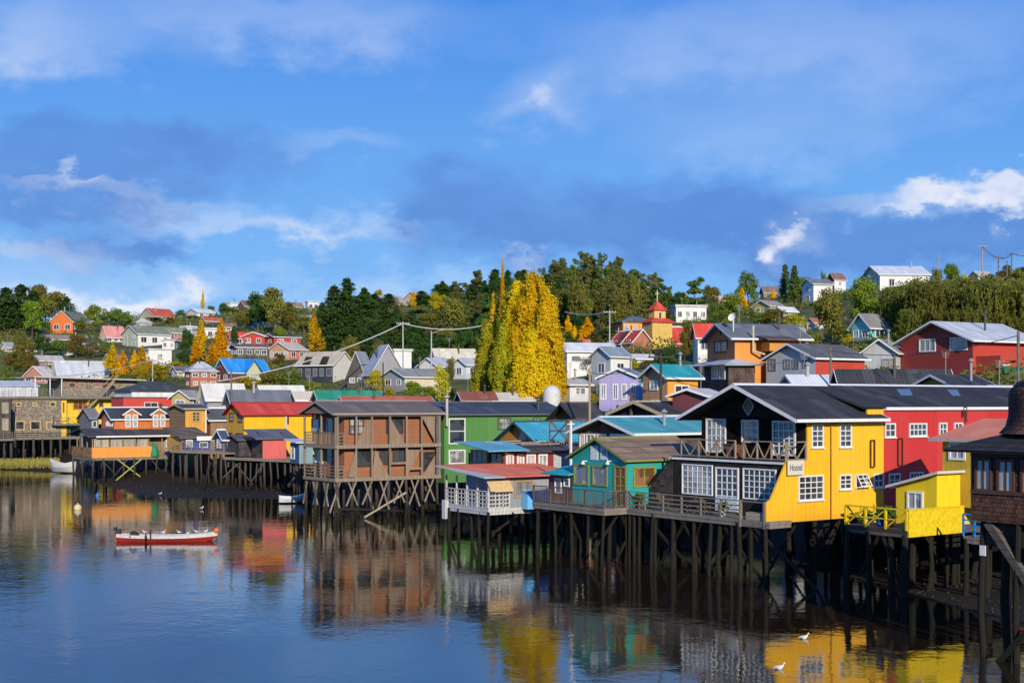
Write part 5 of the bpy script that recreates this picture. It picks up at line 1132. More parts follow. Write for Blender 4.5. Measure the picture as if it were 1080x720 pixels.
hill('turquoise_hill_house', 'turquoise house with a grey roof tucked beneath the willows', 898, 918, 936, 361, 344, 331.5, (.16, .50, .54), None, (.2, .2, .19), F_=(2, 1), S_=(1, 1), ratio=.9)
hill('yellow_hill_house', 'low yellow green house with pale roof right of the round green tree', 795, 812, 826, 331, 322, 317, (.5, .45, .12), CR, (.28, .24, .22), F_=(2, 1), ratio=.9)
hill('beige_hill_house', 'small beige house peeping from shrubs beside the orange house roof', 843, 851, 862, 364, 354, 346, CR, None, (.34, .3, .26), F_=(1, 1), S_=(1, 1))
hill('brown_skyline_house', 'brown roofed house on the skyline above the yellow green house', 802, 806, 820, 315, 308, 302, (.3, .2, .16), None, (.2, .13, .11), S_=(1, 1))
hill('pink_skyline_shed', 'tiny pink roofed house on the skyline left of the round green tree', 752, 756, 764, 322, 316, 312, (.55, .4, .34), None, (.56, .3, .26), S_=(1, 1), F_=(0, 0))
hill('skyline_cottage', 'small cottage on the right skyline among the dark shrubs', 1022, 1032, 1046, 298, 290, 286, (.45, .42, .36), None, (.4, .38, .34))
hill('dark_brown_skyline_house', 'dark brown gabled house on the skyline left of the bushy tree', 252, 258, 268, 332, 322, 317, (.12, .06, .05), None, (.16, .10, .08), F_=(0, 0), S_=(1, 1))
hill('white_skyline_box', 'small white boxy house on the skyline left of the big dark pines', 322, 325, 336, 328, 318.5, 317.5, W_, None, (.5, .5, .5), flat=True, F_=(0, 0), S_=(2, 1))
hill('grey_skyline_house', 'grey roofed house on the skyline beside the small white box', 306, 311, 320, 330, 323, 319, GR, None, (.25, .18, .15), S_=(1, 1))
hill('white_round_tree_house', 'white skyline house beside the small round dark tree', 239, 243, 251, 327, 319.5, 318.5, W_, None, (.5, .5, .5), flat=True, F_=(0, 0), S_=(0, 0))
hill('pale_roof_depot', 'long depot with a broad pale grey roof below the left hill', 55, 62, 113, 404, 396, 380.5, (.5, .48, .44), None, (.48, .5, .52), S_=(3, 1))
hill('red_white_gable_house', 'white and red gabled house left of the pale roofed depot', 25, 47, 60, 404, 397, 386.5, (.5, .2, .15), W_, (.55, .52, .48), ratio=.8)
hill('beige_roof_house', 'low beige roofed house above the pale depot roof', 36, 42, 66, 386, 380, 375, (.3, .2, .15), None, (.42, .38, .34), S_=(1, 1))
hill('long_white_wall_house', 'low house with white wall strip under the orange box house', 44, 46, 92, 362, 357, 353, (.6, .6, .58), None, (.22, .16, .13), S_=(0, 0), F_=(0, 0))
hill('grey_slope_house', 'small house with pale grey roof at the left foot of the hill', 20, 24, 36, 372, 369, 364, (.5, .5, .5), None, (.55, .56, .58), S_=(0, 0), F_=(0, 0))
hill('white_roof_shed', 'house with a cream white roof left of the dark grey roofs', 211, 219, 258, 432, 420, 405, (.5, .5, .5), (.3, .3, .3), (.62, .60, .52), F_=(0, 0), S_=(0, 0), d=178)
hill('dark_slate_house', 'house with a dark slate roof directly above the red roof ridge', 238, 246, 308, 430, 425, 412, (.2, .2, .22), None, (.13, .14, .16), F_=(0, 0), S_=(0, 0), d=166, chim=True)
hill('cream_skylight_house', 'house with a cream roof behind the dark slate roof', 272, 278, 320, 425, 418, 407, (.5, .5, .45), None, (.60, .60, .52), F_=(0, 0), S_=(0, 0), d=176)
hill('tan_roof_house', 'house with a pale tan roof left of the green tarpaulin roof', 308, 314, 345, 430, 421, 413.5, (.5, .46, .4), None, (.55, .48, .38), F_=(0, 0), S_=(0, 0), d=168)
hill('cream_gablet_house', 'small cream gabled house beside the dark hipped roof', 188, 200, 211, 432, 419, 412, (.5, .4, .2), CR, (.3, .28, .26), F_=(1, 1), S_=(1, 1), d=185)
hill('green_tarp_house', 'low house whose roof is wrapped in green sheeting', 333, 338, 402, 428, 421, 412.5, (.3, .2, .15), None, (.015, .22, .13), F_=(0, 0), S_=(0, 0), d=150)
hill('red_ridge_house', 'low house with a brick red roof behind the timber house roof', 360, 366, 455, 432, 425, 419, (.4, .1, .06), None, (.42, .10, .06), F_=(0, 0), S_=(0, 0), d=135)
hill('brick_roof_house', 'low house with dark brick red roof left of the pale roof near the poplar', 484, 490, 522, 430, 422, 414, (.3, .1, .06), None, (.22, .07, .045), F_=(0, 0), S_=(0, 0), d=140)
hill('pale_patch_house', 'low house with a patched pale roof at the foot of the golden poplar', 516, 522, 564, 430, 422, 415, (.5, .5, .5), None, (.5, .47, .4), F_=(0, 0), S_=(0, 0), d=141)
hill('small_white_kiosk', 'tiny white gabled hut behind the white dome', 594, 601, 611, 421, 405, 400, (.5, .5, .5), W_, (.4, .38, .36), F_=(0, 0), S_=(1, 1), d=150)
# white dome
d = 140; X = (582-CX)/F*d; zb = zray(428, d); mb = MB(); mb.lathe([(.95, 0), (.95, 1.25), (.9, 1.6), (.76, 1.9), (.55, 2.1), (.3, 2.23), (0.02, 2.28)], n=18); o = mb.build('dome_tent', plain((.6, .6, .57), .6), None, 0, True); o.location = (X, d, zb-.1); tag(o, 'white rounded dome tent at the foot of the golden poplar', 'tent')
print('HILL', [q for q in LOG if q[2] > 20 or q[3] > 16 or q[4] > 9 or q[4] < 1.8 or q[5] > 5])

hill('small_house', 'tiny white house with a red roof between the pale depot and the left poplars', 70, 74, 92, 392, 386, 381, W_, None, (.5,.08,.05), S_=(2, 1), F_=(1, 1))
hill('small_house', 'small cream house with a rust roof below the long white house', 112, 116, 132, 385, 378, 373.5, CR, None, (.36,.12,.06), S_=(2, 1), F_=(1, 1))
hill('small_house', 'small blue house with a grey roof beside the emerald tree at left', 88, 92, 104, 372, 366, 362, (.12,.28,.5), None, (.3,.3,.32), S_=(2, 1), F_=(1, 1))
hill('small_house', 'small white house with dark roof just right of the white slab building', 183, 187, 200, 398, 391, 386.5, W_, None, (.1,.1,.11), S_=(2, 1), F_=(1, 1))
hill('small_house', 'small orange house with pale roof on the left skyline slope', 92, 95, 106, 343, 338, 334, (.6,.25,.06), None, (.5,.5,.5), S_=(2, 1), F_=(1, 1))
hill('small_house', 'small white house with a green roof above the red terrace', 262, 266, 278, 347, 341.5, 338, W_, None, (.06,.25,.15), S_=(2, 1), F_=(1, 1))
hill('small_house', 'small yellow house with a grey roof right under the skyline box', 318, 322, 334, 343, 337, 333, (.6,.45,.1), None, (.35,.35,.36), S_=(2, 1), F_=(1, 1))
hill('small_house', 'small salmon house with a red roof below the skyline poplar', 213, 217, 230, 343, 338, 334.5, (.6,.3,.2), None, (.45,.08,.05), S_=(2, 1), F_=(1, 1))
hill('small_house', 'low white house with cream roof right of the bright round bush', 452, 458, 474, 420, 414, 408.5, W_, None, (.55,.5,.38), S_=(2, 1), F_=(1, 1))
hill('small_house', 'small white house with a brown roof beside the olive tree behind the red terrace', 234, 238, 250, 350, 344.5, 341, W_, None, (.25,.13,.09), S_=(2, 1), F_=(1, 1))
hill('small_house', 'small grey house with white roof on the right slope under the conifers', 820, 826, 838, 334, 328, 324, GR, None, (.6,.6,.6), S_=(2, 1), F_=(1, 1))
hill('small_house', 'small white house with rust roof above the grey board house', 856, 860, 872, 346, 340, 336, W_, None, (.4,.14,.08), S_=(2, 1), F_=(1, 1))
hill('small_house', 'small cream house with grey roof on the far left slope', 2, 8, 22, 372, 366, 361, CR, None, (.3,.3,.3), S_=(2, 1), F_=(1, 1))
hill('small_house', 'small white house with blue roof left of the pink roofed house', 66, 70, 84, 374, 368, 364, W_, None, (.1,.25,.5), S_=(2, 1), F_=(1, 1))
hill('small_house', 'small brown house with pale roof between brick house and poplars', 232, 236, 247, 374, 368.5, 365, (.25,.12,.08), None, (.55,.55,.53), S_=(2, 1), F_=(1, 1))
hill('small_house', 'small white house with pale roof above the lilac house', 668, 672, 684, 384, 378, 374, W_, None, (.5,.5,.5), S_=(2, 1), F_=(1, 1))
hill('small_house', 'tiny red house with grey roof right of the church hall', 768, 771, 782, 352, 347, 344, REDW, None, (.25,.25,.26), S_=(2, 1), F_=(1, 1))
hill('small_house', 'tiny white house right of the rust skyline poplar', 796, 800, 812, 341, 336, 332.5, W_, None, (.35,.2,.15), S_=(2, 1), F_=(1, 1))

def fence(px0, y0, px1, y1, label, mat, hgt=1.1):
    d0, d1 = hit(px0, y0), hit(px1, y1); a_, b_ = Vector(((px0-CX)/F*d0, d0, 0)), Vector(((px1-CX)/F*d1, d1, 0)); n = max(3, int((b_-a_).length/2.2))
    e = empty('garden_fence', (a_.x, a_.y, TXY(a_.x, a_.y)), 0, label, 'fence'); o = e.location.copy(); P = []
    for i in range(n+1): q = a_.lerp(b_, i/n); q.z = TXY(q.x, q.y); P.append(q-o)
    for q in P: mb = MB(); mb.beam(q-Vector((0, 0, .4)), q+Vector((0, 0, hgt)), .12, .12); mb.build('post', mat, e)
    mb = MB()
    for p, q in zip(P, P[1:]):
        k = max(3, int((q-p).length/.3))
        for i in range(k): t = p.lerp(q, (i+.5)/k); mb.beam(t+Vector((0, 0, .1)), t+Vector((0, 0, hgt-.05+RND.uniform(-.05, .05))), .2, .03)
    mb.build('board_panel', mat, e)
fence(118, 374, 146, 372, 'weathered board fence under the long white house', wood((.2, .17, .14), 'xy', .3)); fence(241, 371, 282, 371, 'grey board fence below the left red terrace houses', wood((.16, .15, .13), 'xy', .3))
fence(600, 412, 640, 412, 'grey board fence before the plain white building', wood((.3, .3, .29), 'xy', .3)); fence(430, 404, 456, 402, 'pale fence between cream long house and white gabled house', wood((.5, .48, .44), 'xy', .3)); fence(2, 352, 26, 352, 'low wooden fence along the field at the far left', wood((.25, .2, .15), 'xy', .3)); fence(670, 374, 700, 375, 'dark fence in front of the church porch', wood((.12, .08, .06), 'xy', .3)); fence(896, 368, 938, 368, 'grey fence below the turquoise house', wood((.2, .19, .17), 'xy', .3))
# ================================================================== trees
NR = np.random.default_rng(5)
def leafmesh(name, P, N, size, mat, elong=1.0, droop=False):
    """small leaf-sized faces: centres P, rough normals N"""
    n = len(P); nn = N + NR.normal(0, .55, (n, 3)); nn /= np.linalg.norm(nn, axis=1)[:, None]+1e-9
    if droop: a = np.tile(np.array([[0, 0, 1.]]), (n, 1)) + NR.normal(0, .12, (n, 3))
    else: a = NR.normal(0, 1, (n, 3))
    a -= (a*nn).sum(1)[:, None]*nn; a /= np.linalg.norm(a, axis=1)[:, None]+1e-9
    b = np.cross(nn, a); sz = (np.asarray(size)*NR.uniform(.6, 1.35, n))[:, None]
    V = np.stack([P-a*sz*elong, P+b*sz*.62-a*sz*.1, P+a*sz*elong, P-b*sz*.62+a*sz*.1], 1).reshape(-1, 3).astype(np.float32)
    me = bpy.data.meshes.new(name); me.vertices.add(4*n); me.vertices.foreach_set('co', V.ravel())
    me.loops.add(4*n); me.loops.foreach_set('vertex_index', np.arange(4*n, dtype=np.int32))
    me.polygons.add(n); me.polygons.foreach_set('loop_start', np.arange(0, 4*n, 4, dtype=np.int32))
    me.update(calc_edges=True); me.materials.append(mat); return me
def unit(n):
    v = NR.normal(0, 1, (n, 3)); return v/np.linalg.norm(v, axis=1)[:, None]
def lobes(L, n, shell=(.55, 1.05)):
    """L: rows (cx,cy,cz,rx,rz); n leaves spread by area"""
    L = np.array(L); w = L[:, 3]*(L[:, 3]+L[:, 4]); k = NR.choice(len(L), n, p=w/w.sum()); u = unit(n)
    r = NR.uniform(shell[0]**2, shell[1]**2, n)**.5; q = L[k]
    bumpy = 1+.22*np.sin(u[:, 0]*5+k)*np.cos(u[:, 1]*6+k*2)
    P = q[:, :3] + u*np.stack([q[:, 3], q[:, 3], q[:, 4]], 1)*(r*bumpy)[:, None]
    N = u.copy(); N[:, 2] = N[:, 2]*.6+.25
    return P, N
def trunkmesh(name, h, r, limbs, lean=0.):
    mb = MB(); p = Vector((0, 0, -.8)); k = 5
    for i in range(k):
        q = Vector((lean*h*(i+1)/k+RND.uniform(-.03, .03)*h*.3, RND.uniform(-.03, .03)*h*.3, h*(i+1)/k)); mb.tube(p, q, r*(1-.17*i), r*(1-.17*(i+1)), 7, cap=False); p = q
    for (x, y, z, rr) in limbs:
        z0 = max(h*.2, min(h*.92, z-math.hypot(x, y)*.8)); mid = Vector((x*.5, y*.5, z0+(z-z0)*.4)); mb.tube((lean*z0, 0, z0), mid, r*.4, r*.25, 5, cap=False); mb.tube(mid, (x, y, z), r*.25, r*.08, 5, cap=False)
    me_o = mb.build(name, BARK); me = me_o.data; bpy.data.objects.remove(me_o); return me
def T_broad(seed, mat, n=2600, h=10, w=8, leafs_=.26, base=.28):
    rs = random.Random(seed); L = []
    for i in range(15):
        t = rs.uniform(0, 1); z = h*(base+(1-base)*(.1+.78*t)); rad = w/2*math.sin(math.pi*min(.93, .18+.75*t))**.7*rs.uniform(.35, .75); a = rs.uniform(0, 6.28)
        r = w*rs.uniform(.13, .22); L.append((rad*math.cos(a), rad*math.sin(a), z, r, r*rs.uniform(.7, .95)))
    L.append((0, 0, h*.62, w*.25, h*.2)); P, N = lobes(L, n)
    return leafmesh('crown', P, N, leafs_, mat), trunkmesh('trunk', h*.7, w*.035, [(l[0], l[1], l[2], 0) for l in L[:9]])
def T_poplar(seed, mat, n=2600, h=14, w=4.0, leafs_=.22, multi=1, tap=.7):
    rs = random.Random(seed); L = []
    for i in range(26*multi):
        t = rs.uniform(.0, 1)**.9; z = h*(.1+.78*t); env = w/2*(math.sin(math.pi*min(1, .2+.62*t+.12))**.6)*(1-tap*max(0, t-.55)/.45)
        a = rs.uniform(0, 6.28); rad = env*rs.uniform(.3, .75); r = w*rs.uniform(.09, .16)*(1-.45*t)/(1+.12*(multi-1)); L.append((rad*math.cos(a), rad*math.sin(a), z, r, r*rs.uniform(2.6, 4.2)))
    L.append((0, 0, h*.9, w*.07, h*.1)); L.append((0, 0, h*.5, w*.22, h*.38)); P, N = lobes(L, n)
    return leafmesh('crown', P, N, leafs_, mat), trunkmesh('trunk', h*.75, w*.05, [(l[0], l[1], l[2], 0) for l in L[:8]])
def T_mass(seed, mat, n, h, w, leafs_=.15, k=100):
    rs = random.Random(seed); L = []
    prof = [(0, .45), (.12, .74), (.3, 1.), (.55, .95), (.75, .74), (.88, .5), (1, .3)]
    for i in range(k):
        t = ((i+rs.random())/k)**.85; env = w/2*lerp_tab(prof, t)*rs.uniform(.9, 1.06); a = i*2.4+rs.uniform(-.5, .5); r = w*rs.uniform(.08, .12)*(1-.3*t); rad = max(0, env-r)*rs.uniform(.35, 1.02)
        z = h*(.04+.88*t); L.append((rad*math.cos(a), rad*math.sin(a), z, r, r*rs.uniform(1.9, 3.4)))
    L.append((0, 0, h*.45, w*.3, h*.4)); P, N = lobes(L, n, (.45, 1.22)); N *= .8; N += np.array([0, 0, .15]); c0 = P[:, :2].copy(); rr = np.linalg.norm(c0, axis=1)[:, None]+1e-6; N[:, :2] += .55*c0/rr
    keep = np.array([mnoise.noise((p[0]*.9, p[1]*.9, p[2]*.45)) > -.34 for p in P]); P, N = P[keep], N[keep]
    return leafmesh('crown', P, N, leafs_, mat, 1.1), trunkmesh('trunk', h*.85, w*.04, [(l[0], l[1], l[2], 0) for l in L[::4]])
def T_pine(seed, mat, n=4600, h=16, w=9, leafs_=.26, irr=.35, rnd=True):
    rs = random.Random(seed); Ps = []; Ns = []; lim = []
    tiers = 15; per = n//(tiers*5)
    for i in range(tiers):
        t = i/(tiers-1); z = h*(.16+.80*t); R = w/2*((1-t**2.2)**.8 if rnd else (1-t)**.75)*(.78+irr*rs.uniform(-1, 1))+.35
        for k in range(5):
            a = rs.uniform(0, 6.28); Rk = R*rs.uniform(.6, 1.15); s = NR.uniform(.15, 1, per); ca, sa = math.cos(a), math.sin(a)
            sp = (.14+.26*(1-s))*R+.25; x = ca*Rk*s+NR.normal(0, 1, per)*sp*.8; y = sa*Rk*s+NR.normal(0, 1, per)*sp*.8; zz = z+Rk*s*.12+NR.normal(0, .32, per)*(.6+.4*R/4)
            Ps.append(np.stack([x, y, zz], 1)); Ns.append(np.stack([x*.25, y*.25, np.full(per, .7)], 1)); lim.append((ca*Rk*.8, sa*Rk*.8, z, 0))
    P = np.concatenate(Ps); N = np.concatenate(Ns)
    return leafmesh('crown', P, N, leafs_, mat, 1.3), trunkmesh('trunk', h*.95, w*.035, lim[::7])
def T_euca(seed, mat, n=2600, h=20, w=6.5, leafs_=.30):
    rs = random.Random(seed); L = []
    for i in range(17):
        t = rs.uniform(0, 1); z = h*(.3+.64*t); rad = w/2*(1-.55*t)*rs.uniform(.1, .8); a = rs.uniform(0, 6.28); r = w*rs.uniform(.12, .2)*(1.1-.4*t); L.append((rad*math.cos(a), rad*math.sin(a), z, r, r*rs.uniform(1.1, 1.8)))
    P, N = lobes(L, n); return leafmesh('crown', P, N, leafs_, mat), trunkmesh('trunk', h*.88, w*.035, [(l[0], l[1], l[2], 0) for l in L[:9]])
def T_willow(seed, mat, n=5200, h=11, w=10):
    rs = random.Random(seed); Ps = []; Ns = []
    L = [(w*.34*math.cos(a)*rs.uniform(.3, 1), w*.34*math.sin(a)*rs.uniform(.3, 1), h*rs.uniform(.62, .86), w*rs.uniform(.13, .2), h*.11) for a in [rs.uniform(0, 6.28) for _ in range(13)]]
    q, nn = lobes(L, n//4); Ps.append(q); Ns.append(nn)
    st = 170; per = (n*3//4)//st
    for i in range(st):
        a = rs.uniform(0, 6.28); r = w*.5*rs.uniform(.45, 1)**.6; top = h*rs.uniform(.5, .82); ln = top*rs.uniform(.45, .9); z = top-NR.uniform(0, 1, per)*ln
        x = r*math.cos(a)+NR.normal(0, .13, per); y = r*math.sin(a)+NR.normal(0, .13, per); Ps.append(np.stack([x, y, z], 1)); Ns.append(np.tile([[math.cos(a), math.sin(a), .1]], (per, 1)))
    P = np.concatenate(Ps); N = np.concatenate(Ns)
    return leafmesh('crown', P, N, .24, mat, 1.5, True), trunkmesh('trunk', h*.7, .4, [(l[0], l[1], l[2], 0) for l in L])
LG1 = leaf((.075, .14, .02), (.18, .24, .035)); LBR = leaf((.13, .22, .02), (.24, .30, .04)); LOL = leaf((.11, .13, .025), (.24, .20, .04)); LDK = leaf((.022, .055, .015), (.06, .11, .025), .2)
LYE = leaf((.74, .42, .012), (.50, .36, .02), .4); LGO = leaf((.90, .55, .010), (.78, .44, .01), .4); LYG = leaf((.32, .32, .02), (.55, .42, .02), .4); LRU = leaf((.20, .11, .025), (.12, .12, .03)); LEU = leaf((.07, .10, .025), (.22, .20, .06), .3)
LPY = leaf((.88, .58, .014), (.54, .43, .015), .4, .3); LPG = leaf((.17, .22, .02), (.50, .44, .02), .35, .4); LWI = leaf((.06, .075, .015), (.18, .17, .03), .3, .4); LGY = leaf((.10, .095, .08), (.2, .19, .16)); LSK = leaf((.06, .11, .03), (.12, .18, .045), .3)
LIB = {}
def lib(kind, i):
    k = (kind, i)
    if k not in LIB:
        s = hash(kind) % 1; sd = i*13+{'a': 1}.get(kind, len(kind)*7)
        LIB[k] = {'green': lambda: T_broad(sd, LG1), 'bright': lambda: T_broad(sd+1, LBR, 3400, leafs_=.24), 'olive': lambda: T_broad(sd+2, LOL), 'dark': lambda: T_broad(sd+3, LDK, 3000), 'rust': lambda: T_broad(sd+4, LRU),
                  'yellowbush': lambda: T_broad(sd+5, LYG, 2600, base=.12), 'grey': lambda: T_broad(sd+6, LGY, 1700, leafs_=.16),
                  'poplar': lambda: T_poplar(sd, LYE), 'gold': lambda: T_poplar(sd+1, LGO), 'greenpoplar': lambda: T_poplar(sd+1, LPG), 'pine': lambda: T_pine(sd, LDK), 'softpine': lambda: T_pine(sd+1, LSK, 3600, 16, 6, .3, .2, False), 'euca': lambda: T_euca(sd, LEU), 'eucag': lambda: T_euca(sd+3, LG1), 'willow': lambda: T_willow(sd, LWI),
                  'shrub': lambda: T_broad(sd+7, LOL, 1500, 4, 5, .2, .05), 'gshrub': lambda: T_broad(sd+8, LG1, 1500, 4, 5, .2, .05)}[kind]()
    return LIB[k]
HT = {'poplar': 14, 'gold': 14, 'greenpoplar': 14, 'pine': 16, 'softpine': 16, 'euca': 20, 'eucag': 20, 'willow': 11, 'shrub': 4, 'gshrub': 4}
WD = {'poplar': 3.6, 'gold': 3.6, 'greenpoplar': 3.6, 'pine': 9, 'softpine': 6, 'euca': 6.5, 'eucag': 6.5, 'willow': 10, 'shrub': 5, 'gshrub': 5}
NM = {'poplar': 'poplar_tree', 'gold': 'poplar_tree', 'greenpoplar': 'poplar_tree', 'pine': 'pine_tree', 'softpine': 'pine_tree', 'euca': 'eucalyptus_tree', 'eucag': 'eucalyptus_tree', 'willow': 'willow_tree', 'shrub': 'shrub', 'gshrub': 'shrub', 'yellowbush': 'shrub', 'grey': 'bare_tree'}
def put(kind, x, y, z, h, w, label, cat='tree', group=None, v=None):
    v = RND.randrange(4) if v is None else v
    cm, tm = lib(kind, v); r = empty(NM.get(kind, 'leafy_tree'), (x, y, z), RND.uniform(0, 6.28), label, cat, group)
    h0, w0 = HT.get(kind, 10), WD.get(kind, 8); r.scale = (w/w0, w/w0, h/h0)
    for nm, me in (('crown', cm), ('trunk', tm)):
        o = bpy.data.objects.new(nm, me); COL.objects.link(o); o.parent = r
    return r
def tree(kind, px, yb, yt, wpx, label, d=None, group=None, cat='tree', v=None):
    d = d or hit(px, yb); x = (px-CX)/F*d; z = min(TZ(px, d), zray(yb, d)+.0) if yb else TZ(px, d)
    ht = zray(yt, d)-z; return put(kind, x, d, z-.2, max(1.2, ht), wpx*d/F, label, cat, group, v)
Tr = tree
# left hill
Tr('bright', 34, 358, 316, 31, 'bright lime green rounded tree beside the orange box house on the far left')
for px, yt, w in ((-10, 300, 46), (6, 302, 42), (22, 299, 46), (36, 306, 36)): Tr('pine', px, 352, yt, w, 'tall dark pine in the clump at the far left skyline', group='dark pines at the far left')
for px, yt, w in ((38, 301, 26), (48, 304, 24), (58, 308, 26)): Tr('olive', px, 340, yt, w+6, 'olive green tree behind the bright lime tree at left', group='olive trees at the far left')
Tr('pine', 70, 338, 312, 26, 'dark spreading pine behind the dark red chalet')
for px, yb, yt, w, k, l in ((86, 352, 334, 16, 'green', 'small green tree right of the dark red chalet'), (100, 350, 321, 24, 'bright', 'light green tree left of the pink roofed house'), (112, 344, 325, 20, 'green', 'green tree on the skyline left of the tiny white house'), (122, 344, 324, 20, 'green', 'leafy green skyline tree right above the pink roof'), (134, 345, 327, 16, 'green', 'small green tree left of the red roofed chalet'),
    (45, 378, 352, 22, 'dark', 'dark green tree below the lime green tree'), (62, 375, 357, 26, 'green', 'emerald green tree under the white wall strip'), (80, 378, 352, 28, 'rust', 'brownish tree left of the first golden poplars'), (98, 380, 360, 24, 'rust', 'rust tinted tree between brown tree and golden poplars'), (25, 392, 352, 26, 'olive', 'olive tree at the left foot of the hill'), (12, 392, 372, 20, 'rust', 'brown tree beside the far left field'), (33, 398, 372, 20, 'rust', 'brown bushy tree left of the pale depot'),
    (197, 377, 346, 22, 'dark', 'dark green round tree right of the brick red row house'), (192, 388, 368, 18, 'dark', 'dark tree under the little white porch house'), (188, 395, 378, 26, 'yellowbush', 'yellow green bushy tree above the brick house'), (165, 402, 382, 30, 'yellowbush', 'yellow green bush right of the pale depot'), (147, 402, 384, 20, 'yellowbush', 'yellow bush at the foot of the left golden poplars'), (236, 332, 316, 13, 'dark', 'small round dark tree on the skyline'), (222, 333, 322, 14, 'rust', 'brown tree right of the thin skyline poplar'), (190, 336, 326, 14, 'green', 'small green tree right of the red roofed chalet'), (178, 342, 334, 16, 'rust', 'autumn tree in front of the red roofed chalet'),
    (110, 377, 361, 14, 'green', 'green tree directly under the pink roofed house')): Tr(k, px, yb, yt, w, l)
for i, (px, yb, yt, w, k) in enumerate(((119, 396, 360, 20, 'poplar'), (130, 396, 367, 15, 'gold'), (142, 394, 367, 14, 'gold'), (150, 396, 362, 16, 'poplar'), (157, 396, 374, 14, 'poplar'), (126, 400, 380, 12, 'gold'))):
    Tr(k, px, yb, yt, w, ['widest golden poplar left of the white slab building', 'narrow orange poplar second in the left row', 'thin orange poplar in the middle of the left row', 'tall yellow poplar beside the white slab building', 'small yellow poplar before the white slab building', 'short orange poplar at the front of the left row'][i])
for i, (px, yb, yt, w, k) in enumerate(((212, 384, 334, 21, 'poplar'), (206, 386, 358, 17, 'gold'), (224, 384, 358, 18, 'gold'), (233, 384, 333, 22, 'gold'), (238, 388, 366, 17, 'gold'), (214, 324, 305, 6, 'poplar'), (331, 373, 329, 24, 'poplar'), (341, 373, 354, 14, 'poplar'))):
    Tr(k, px, yb if px != 214 or yb > 330 else 327, yt, w, ['tall golden poplar left of the pair above the brick house', 'short golden poplar at the left edge of the tall pair', 'short orange poplar between the tall golden pair', 'tall orange poplar right of the pair above the blue roof', 'low orange poplar right beside the red terrace', 'thin golden poplar alone on the left skyline', 'pointed yellow poplar left of the big dark pines', 'small yellow poplar leaning at the dark pines'][i])
for px, yb, yt, w, k, l in ((272, 352, 302, 34, 'dark', 'tall bushy dark tree above the red terrace'), (290, 355, 304, 34, 'olive', 'broad olive tree right of the dark bushy tree'), (305, 352, 322, 26, 'olive', 'low olive tree under the small white skyline box'), (294, 364, 341, 16, 'bright', 'small yellow green tree just above the red flat house'), (258, 350, 330, 30, 'olive', 'scrubby olive tree left above the red terrace'), (320, 352, 332, 26, 'olive', 'olive shrubby tree left of the pointed yellow poplar'),
    (370, 392, 352, 26, 'olive', 'olive tree behind the grey A-frame house'), (264, 420, 392, 34, 'yellowbush', 'yellow green tree in front of the blue roof house'), (287, 418, 386, 36, 'olive', 'olive tree between blue roof house and black twin gable house'), (307, 416, 389, 36, 'green', 'green tree left of the black twin gable house'), (246, 420, 399, 22, 'yellowbush', 'yellow shrub at the left below the blue roof'), (325, 416, 400, 20, 'bright', 'light green bush before the black twin gable house'), (220, 428, 412, 22, 'bright', 'light green bush left of the golden house'), (232, 428, 414, 16, 'bright', 'small bright bush touching the golden house roof'),
    (396, 414, 389, 26, 'yellowbush', 'golden yellow bush under the steel grey roofs'), (388, 405, 388, 14, 'yellowbush', 'small yellow bush beside the grey A-frame'), (436, 424, 400, 26, 'bright', 'bright green round bush in front of the cream wall'), (412, 424, 405, 18, 'yellowbush', 'orange yellow bush left of the bright round bush'), (466, 428, 384, 22, 'yellowbush', 'thin airy yellow green tree left of the big poplar'), (452, 428, 406, 20, 'bright', 'light green bush under the airy tree'), (482, 428, 406, 22, 'olive', 'olive bush at the left foot of the big poplar'), (475, 405, 376, 14, 'olive', 'slim olive tree behind the airy yellow tree'),
    (247, 366, 344, 12, 'dark', 'small dark bush left end of the red terrace'), (262, 384, 370, 22, 'grey', 'grey leafless bush below the red terrace'), (294, 388, 372, 20, 'rust', 'brown bush under the salmon porch house')): Tr(k, px, yb, yt, w, l)
# big dark pines, centre left
for px, yb, yt, w in ((352, 370, 300, 44), (366, 372, 292, 46), (384, 372, 302, 40), (340, 362, 318, 26), (404, 366, 320, 34), (372, 376, 330, 40), (356, 378, 338, 34), (392, 384, 338, 34), (418, 378, 322, 30), (434, 378, 326, 30), (444, 388, 342, 26)): Tr('pine', px, yb, yt, w, 'dense dark pine in the clump below the pink hilltop house', group='dark pines left of the centre')
for px, yb, yt, w, k, l in ((399, 316, 303, 14, 'yellowbush', 'yellow tree behind the pink hilltop house'), (436, 325, 306, 9, 'poplar', 'small yellow poplar before the salmon hilltop house'), (461, 335, 308, 24, 'yellowbush', 'yellow green tree right of the salmon hilltop house'), (432, 345, 330, 18, 'rust', 'rusty bush under the salmon hilltop house'), (437, 365, 345, 14, 'yellowbush', 'golden bush on the slope beside the street lamp'), (400, 385, 358, 20, 'olive', 'olive tree behind the white box house')): Tr(k, px, yb, yt, w, l)
